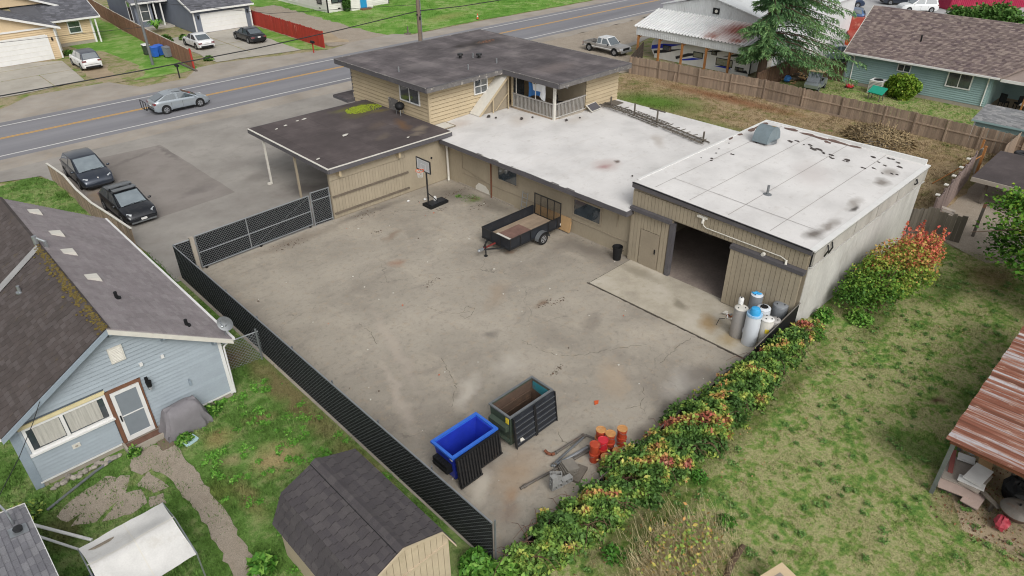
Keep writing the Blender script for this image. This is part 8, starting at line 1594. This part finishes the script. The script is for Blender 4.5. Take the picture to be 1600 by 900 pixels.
# ---- tall straw grass clump in the dry lawn
SG = plant('tall_straw_grass', 'clump of tall straw-coloured grass with green weeds in the dry lawn', 'tall grass', (12.4, 5.8, -.03))
n = 9000; bx_ = np.column_stack([NR.normal(12.5, .75, n), NR.normal(5.75, .5, n)]); h = NR.uniform(.2, .66, n); la = NR.uniform(0, 6.28, n); ln = NR.uniform(.3, .9, n)*h; wv = .0045
V = np.empty((n, 4, 3)); V[:, 0] = np.column_stack([bx_[:, 0]-wv, bx_[:, 1], np.full(n, -.03)]); V[:, 1] = V[:, 0]+[2*wv, 0, 0]; tip = np.column_stack([bx_[:, 0]+np.cos(la)*ln, bx_[:, 1]+np.sin(la)*ln, h]); V[:, 2] = tip+[wv*.6, 0, 0]; V[:, 3] = tip-[wv*.6, 0, 0]
fast_mesh('stalks', V.reshape(-1, 3), np.arange(n*4).reshape(-1, 4), lm_straw, NR.uniform(0, 1, n), SG)
k = NR.normal(0, 1, (900, 3)); P = np.array([12.6, 5.9, .35])+k*[.6, .45, .18]; foliage(SG, P, .1, lm_hedge, NR.uniform(.25, .75, 900), .5, 'green_leaves')
for (x, y, r, nn_) in ((14.6, 5.6, .35, 240), (11.2, 7.3, .4, 260), (15.6, 7.2, .3, 200)): weed(x, y, r, .3, nn_, lm_weed, {14.6: 'green weed tuft right of the tall straw grass', 11.2: 'dark green weed tuft between hedge and straw grass', 15.6: 'small weed tuft in the grass close to the middle of the hedge'}[x], hi=.6, size=.08)
# ---- maple at the right edge
MP = plant('maple_tree', 'bright green and yellow maple reaching in from the right edge over the gravel yard', 'tree', (38, 2.2, -.03))
part('trunk', MB().tube([(38.4, 1.2, 0), (38.2, 1.6, 1.2), (38.0, 2.2, 2.6), (37.6, 2.6, 3.8)], [.2, .17, .13, .07], 8), m['bark'], MP)
b = MB()
for i in range(16):
    s = Vector((38.1, 2.0, R.uniform(1.4, 3.2))); e = Vector((R.uniform(34.5, 41.5), R.uniform(1.0, 6.3), R.uniform(1.6, 4.2))); b.tube([s, (s+e)/2+Vector((0, 0, .3)), e], [.06, .04, .015], 5)
part('limbs', b, m['bark'], MP)
P = []
for i in range(75):
    c = np.array([R.uniform(33.6, 42.0), 0, R.uniform(1.2, 4.0)]); c[1] = R.uniform(.5, 5.2-abs(c[0]-39.5)*.35); P.append(c+NR.normal(0, 1, (170, 3))*np.array([.48, .48, .26]))
P = np.vstack(P); foliage(MP, P, .17, lm_maple, .38+.18*wob(P, 1.1)+.08*(P[:, 2]-2.5)+NR.normal(0, .13, len(P)), .8, elong=1.2)
# ---- conifer
CF = plant('conifer_tree', 'tall drooping dark green conifer behind the long board fence', 'tree', (59.5, 29.2, -.03))
part('trunk', MB().tube([(59.5, 29.2, -.2), (59.5, 29.25, 4), (59.4, 29.2, 9), (59.4, 29.1, 17)], [.42, .34, .24, .04], 10), m['bark'], CF)
b = MB(); PP = []; DD = []; AA = []
rightv = Vector((.72, -.69, 0))
for z in np.arange(2.7, 16.6, .46):
    for k in range(5):
        az = R.uniform(0, 6.2832); d = Vector((math.cos(az), math.sin(az), 0)); dt = d.dot(rightv)
        L = (2.3+5.6*max(0, dt)) * (1-max(0, z-5)/13)*R.uniform(.75, 1.1)
        if L < .5: continue
        p0 = Vector((59.45, 29.2, z)); pts = []
        n = 10
        for i in range(n+1): s = i/n; pts.append(p0+d*L*s+Vector((0, 0, L*(.10*s-.42*s*s+.12*s**4)))+Vector((0, 0, .02*R.gauss(0, 1))))
        b.tube(pts, [.07*(1-.85*i/n) for i in range(n+1)], 5); sd_v = Vector((-d.y, d.x, 0))
        for i in range(1, n*2+1):
            s = i/(n*2); j = min(n-1, int(s*n)); c = pts[j].lerp(pts[j+1], s*n-j)
            for sg in (-1, 1):
                tl = L*.20*(1.15-s)+.22; td = (d*.65+sd_v*sg*R.uniform(.5, 1.1)+Vector((0, 0, -R.uniform(.15, .6)))).normalized()
                for q in range(11):
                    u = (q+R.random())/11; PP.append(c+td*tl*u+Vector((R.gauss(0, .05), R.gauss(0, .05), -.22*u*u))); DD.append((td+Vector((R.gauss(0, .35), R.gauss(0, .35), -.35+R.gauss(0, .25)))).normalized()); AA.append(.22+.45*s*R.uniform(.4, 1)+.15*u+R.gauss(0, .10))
part('branches', b, m['bark'], CF)
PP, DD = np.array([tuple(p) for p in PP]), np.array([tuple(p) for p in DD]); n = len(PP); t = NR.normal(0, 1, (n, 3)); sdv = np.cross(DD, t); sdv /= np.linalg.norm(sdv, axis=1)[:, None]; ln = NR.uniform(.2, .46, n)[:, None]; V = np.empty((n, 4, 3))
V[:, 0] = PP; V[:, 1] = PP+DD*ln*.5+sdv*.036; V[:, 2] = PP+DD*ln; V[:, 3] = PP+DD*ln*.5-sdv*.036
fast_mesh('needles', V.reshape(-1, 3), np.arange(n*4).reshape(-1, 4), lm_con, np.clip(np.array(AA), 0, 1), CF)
# ---- shrubs elsewhere
RS2 = plant('round_shrub', 'neat round yellow-green shrub against the teal house wall', 'shrub', (64.5, 18.8, -.03)); P = ellip((64.5, 18.8, .95), (.95, 1.35, 1.05), 7000, .25, -.9); P = P[P[:, 2] > 0]; foliage(RS2, P, .15, lm_round, .45+.2*wob(P, 2.5)+NR.normal(0, .18, len(P)), .6); part('stems', MB().tube([(64.5, 18.8, 0), (64.5, 18.8, 1)], .06), m['twig'], RS2)
for i, (x, y, r, h, nn_, lab) in enumerate(((96, 21.5, 2.6, 3.2, 4200, 'leafy green shrub in front of the crimson container'), (92, 17.5, 2.6, 3.4, 4500, 'tall leafy shrub above the teal house ridge at the right edge'), (101, 25, 2, 2.2, 2400, 'smaller leafy shrub left of the crimson container end'))):
    t = plant('far_shrub', lab, 'shrub', (x, y, -.03), 'shrubs behind the teal house'); P = np.vstack([ellip((x+R.uniform(-1.2, 1.2), y+R.uniform(-1.2, 1.2), h*.5+R.uniform(-.3, .5)), (r*.6, r*.6, h*.5), nn_//4, .4, -.9) for _ in range(4)]); P = P[P[:, 2] > 0]; foliage(t, P, .3, lm_far, .45+.25*wob(P, 1.2)+NR.normal(0, .18, len(P)), .5); part('stems', MB().tube([(x, y, 0), (x, y, h*.6)], .08), m['twig'], t)
t = plant('door_shrub', 'dark green upright shrub by the blue front door', 'shrub', (53.0, 86.6, -.03)); P = ellip((53.0, 86.6, .9), (.55, .5, 1.1), 1500, .4, -.9); P = P[P[:, 2] > 0]; foliage(t, P, .22, lm_far, NR.uniform(0, .5, len(P)), .3); part('stems', MB().tube([(53, 86.6, 0), (53, 86.6, 1)], .05), m['twig'], t)
t = plant('palm_like_fern', 'bright spiky fern behind the red fence at the slate house', 'plant', (29.6, 91.2, -.03)); mb = MB()
for i in range(46):
    a = R.uniform(0, 6.28); L = R.uniform(.8, 1.5); d = Vector((math.cos(a), math.sin(a), 0)); s = Vector((-d.y, d.x, 0))*.09; p = Vector((29.6, 91.2, .3)); q1 = p+d*L*.5+Vector((0, 0, L*.75)); q2 = p+d*L+Vector((0, 0, L*.5)); mb.rv = R.random(); mb.add([p-s*.3, p+s*.3, q1+s, q1-s, q2], [(0, 1, 2, 3), (3, 2, 4)])
part('fronds', mb, lm_weed, t)
for i, (x, y, r, h) in enumerate(((18.6, 86.3, .5, .5), (38.2, 88.5, .5, .6), (28.4, 85.3, .7, .8), (30.2, 85.0, .5, .6), (28.2, 73.8, .5, .4), (21.5, 100, 1.6, 2.2), (23.5, 106, 1.8, 2.4))):
    weed(x, y, r, h, 380, lm_far, ('dark low shrub at the beige house porch', 'weedy tuft at the slate garage corner by the red fence', 'yellowish weeds in front of the red fence', 'weeds before the right half of the red fence', 'leafy weeds spilling onto the gravel by the red end post', 'tall green shrub beside the brown fence far back', 'large green shrub beside the brown fence at the top edge')[i], 'shrub', 'shrub', size=.2)
# ---- hay pile and dry brush behind the garage
HY = plant('brush_pile', 'mound of dry straw-coloured brush behind the white garage roof', 'brush pile', (52.6, 16.0, -.03)); n = 5200
v = NR.normal(0, 1, (n, 3)); v[:, 2] = np.abs(v[:, 2]); v /= np.linalg.norm(v, axis=1)[:, None]; P = np.array([52.6, 16.0, 0])+v*np.array([1.6, 2.4, .95])*NR.uniform(.7, 1.05, n)[:, None]; d = NR.normal(0, 1, (n, 3)); d[:, 2] *= .4; d /= np.linalg.norm(d, axis=1)[:, None]; s = np.cross(d, v); s /= np.linalg.norm(s, axis=1)[:, None]+1e-6; L = NR.uniform(.15, .5, n)[:, None]
V = np.stack([P-s*.03, P+s*.03, P+d*L+s*.02, P+d*L-s*.02], 1); fast_mesh('stalks', V.reshape(-1, 3), np.arange(n*4).reshape(-1, 4), lm_brush, NR.uniform(0, .9, n), HY); part('core', MB().blob((52.6, 16, 0), 1.45, 2.2, .8, 14, 8, .08), m['osb'], HY)
n = 5000; P = np.column_stack([NR.uniform(39.5, 56, n), NR.uniform(9.2, 22, n), np.zeros(n)]); P = P[wob(P, .5) > -.2]; n = len(P); a = NR.uniform(0, 6.28, n); d = np.column_stack([np.cos(a), np.sin(a), NR.uniform(0, .5, n)]); s = np.column_stack([-np.sin(a), np.cos(a), np.zeros(n)]); L = NR.uniform(.1, .4, n)[:, None]
V = np.stack([P-s*.02, P+s*.02, P+d*L+s*.012, P+d*L-s*.012], 1); V[..., 2] -= .02; o = fast_mesh('dry_brush', V.reshape(-1, 3), np.arange(n*4).reshape(-1, 4), lm_brush, NR.uniform(0, .9, n)); o['kind'] = 'stuff'
PW = []
for i in range(420):
    x, y = R.uniform(10, 37), R.uniform(-4, 7.6); s = R.uniform(.05, .17); k = int(14+s*170); v = NR.normal(0, 1, (k, 3)); PW.append(np.array([x, y, .0])+v*np.array([s*.5, s*.5, .02])+[0, 0, .03])
PW = np.vstack(PW); V, F = leaves(PW, .055, 1.4, True, 1.8); o = fast_mesh('lawn_weeds', V, F, lm_lweed, NR.uniform(0, 1, len(PW))); o['kind'] = 'stuff'
PW = []
for i in range(170):
    x, y = R.uniform(3.9, 8.2), R.uniform(12, 22); s = R.uniform(.08, .24); k = int(20+s*220); v = NR.normal(0, 1, (k, 3)); PW.append(np.array([x, y, .0])+v*np.array([s*.5, s*.5, .02])+[0, 0, .04])
PW = np.vstack(PW); PW = PW[wob(PW, .9) > -.3]; V, F = leaves(PW, .06, 1.4, True, 1.6); o = fast_mesh('lawn_weeds', V, F, lm_gweed, NR.uniform(0, .9, len(PW))); o['kind'] = 'stuff'
# fallen leaves in the dry grass by the hedge, twigs by the shrub
mb = MB()
for i in range(320):
    x = R.uniform(9, 38); y = R.uniform(6.0, 8.2) if x < 27 else R.uniform(3.5, 7.2); s = R.uniform(.025, .05); mb.rv = R.random(); z = R.uniform(.0, .05); mb.add([(x-s, y, z), (x, y-s*.6, z+R.uniform(0, .03)), (x+s, y, z), (x, y+s*.6, z+R.uniform(0, .03))], [(0, 1, 2, 3)])
part('fallen_leaves', mb, leafmat('fallen_leaf', [(0, '#6b4a34'), (.6, '#94704a'), (1, '#b89a70')]), None, kind='stuff')
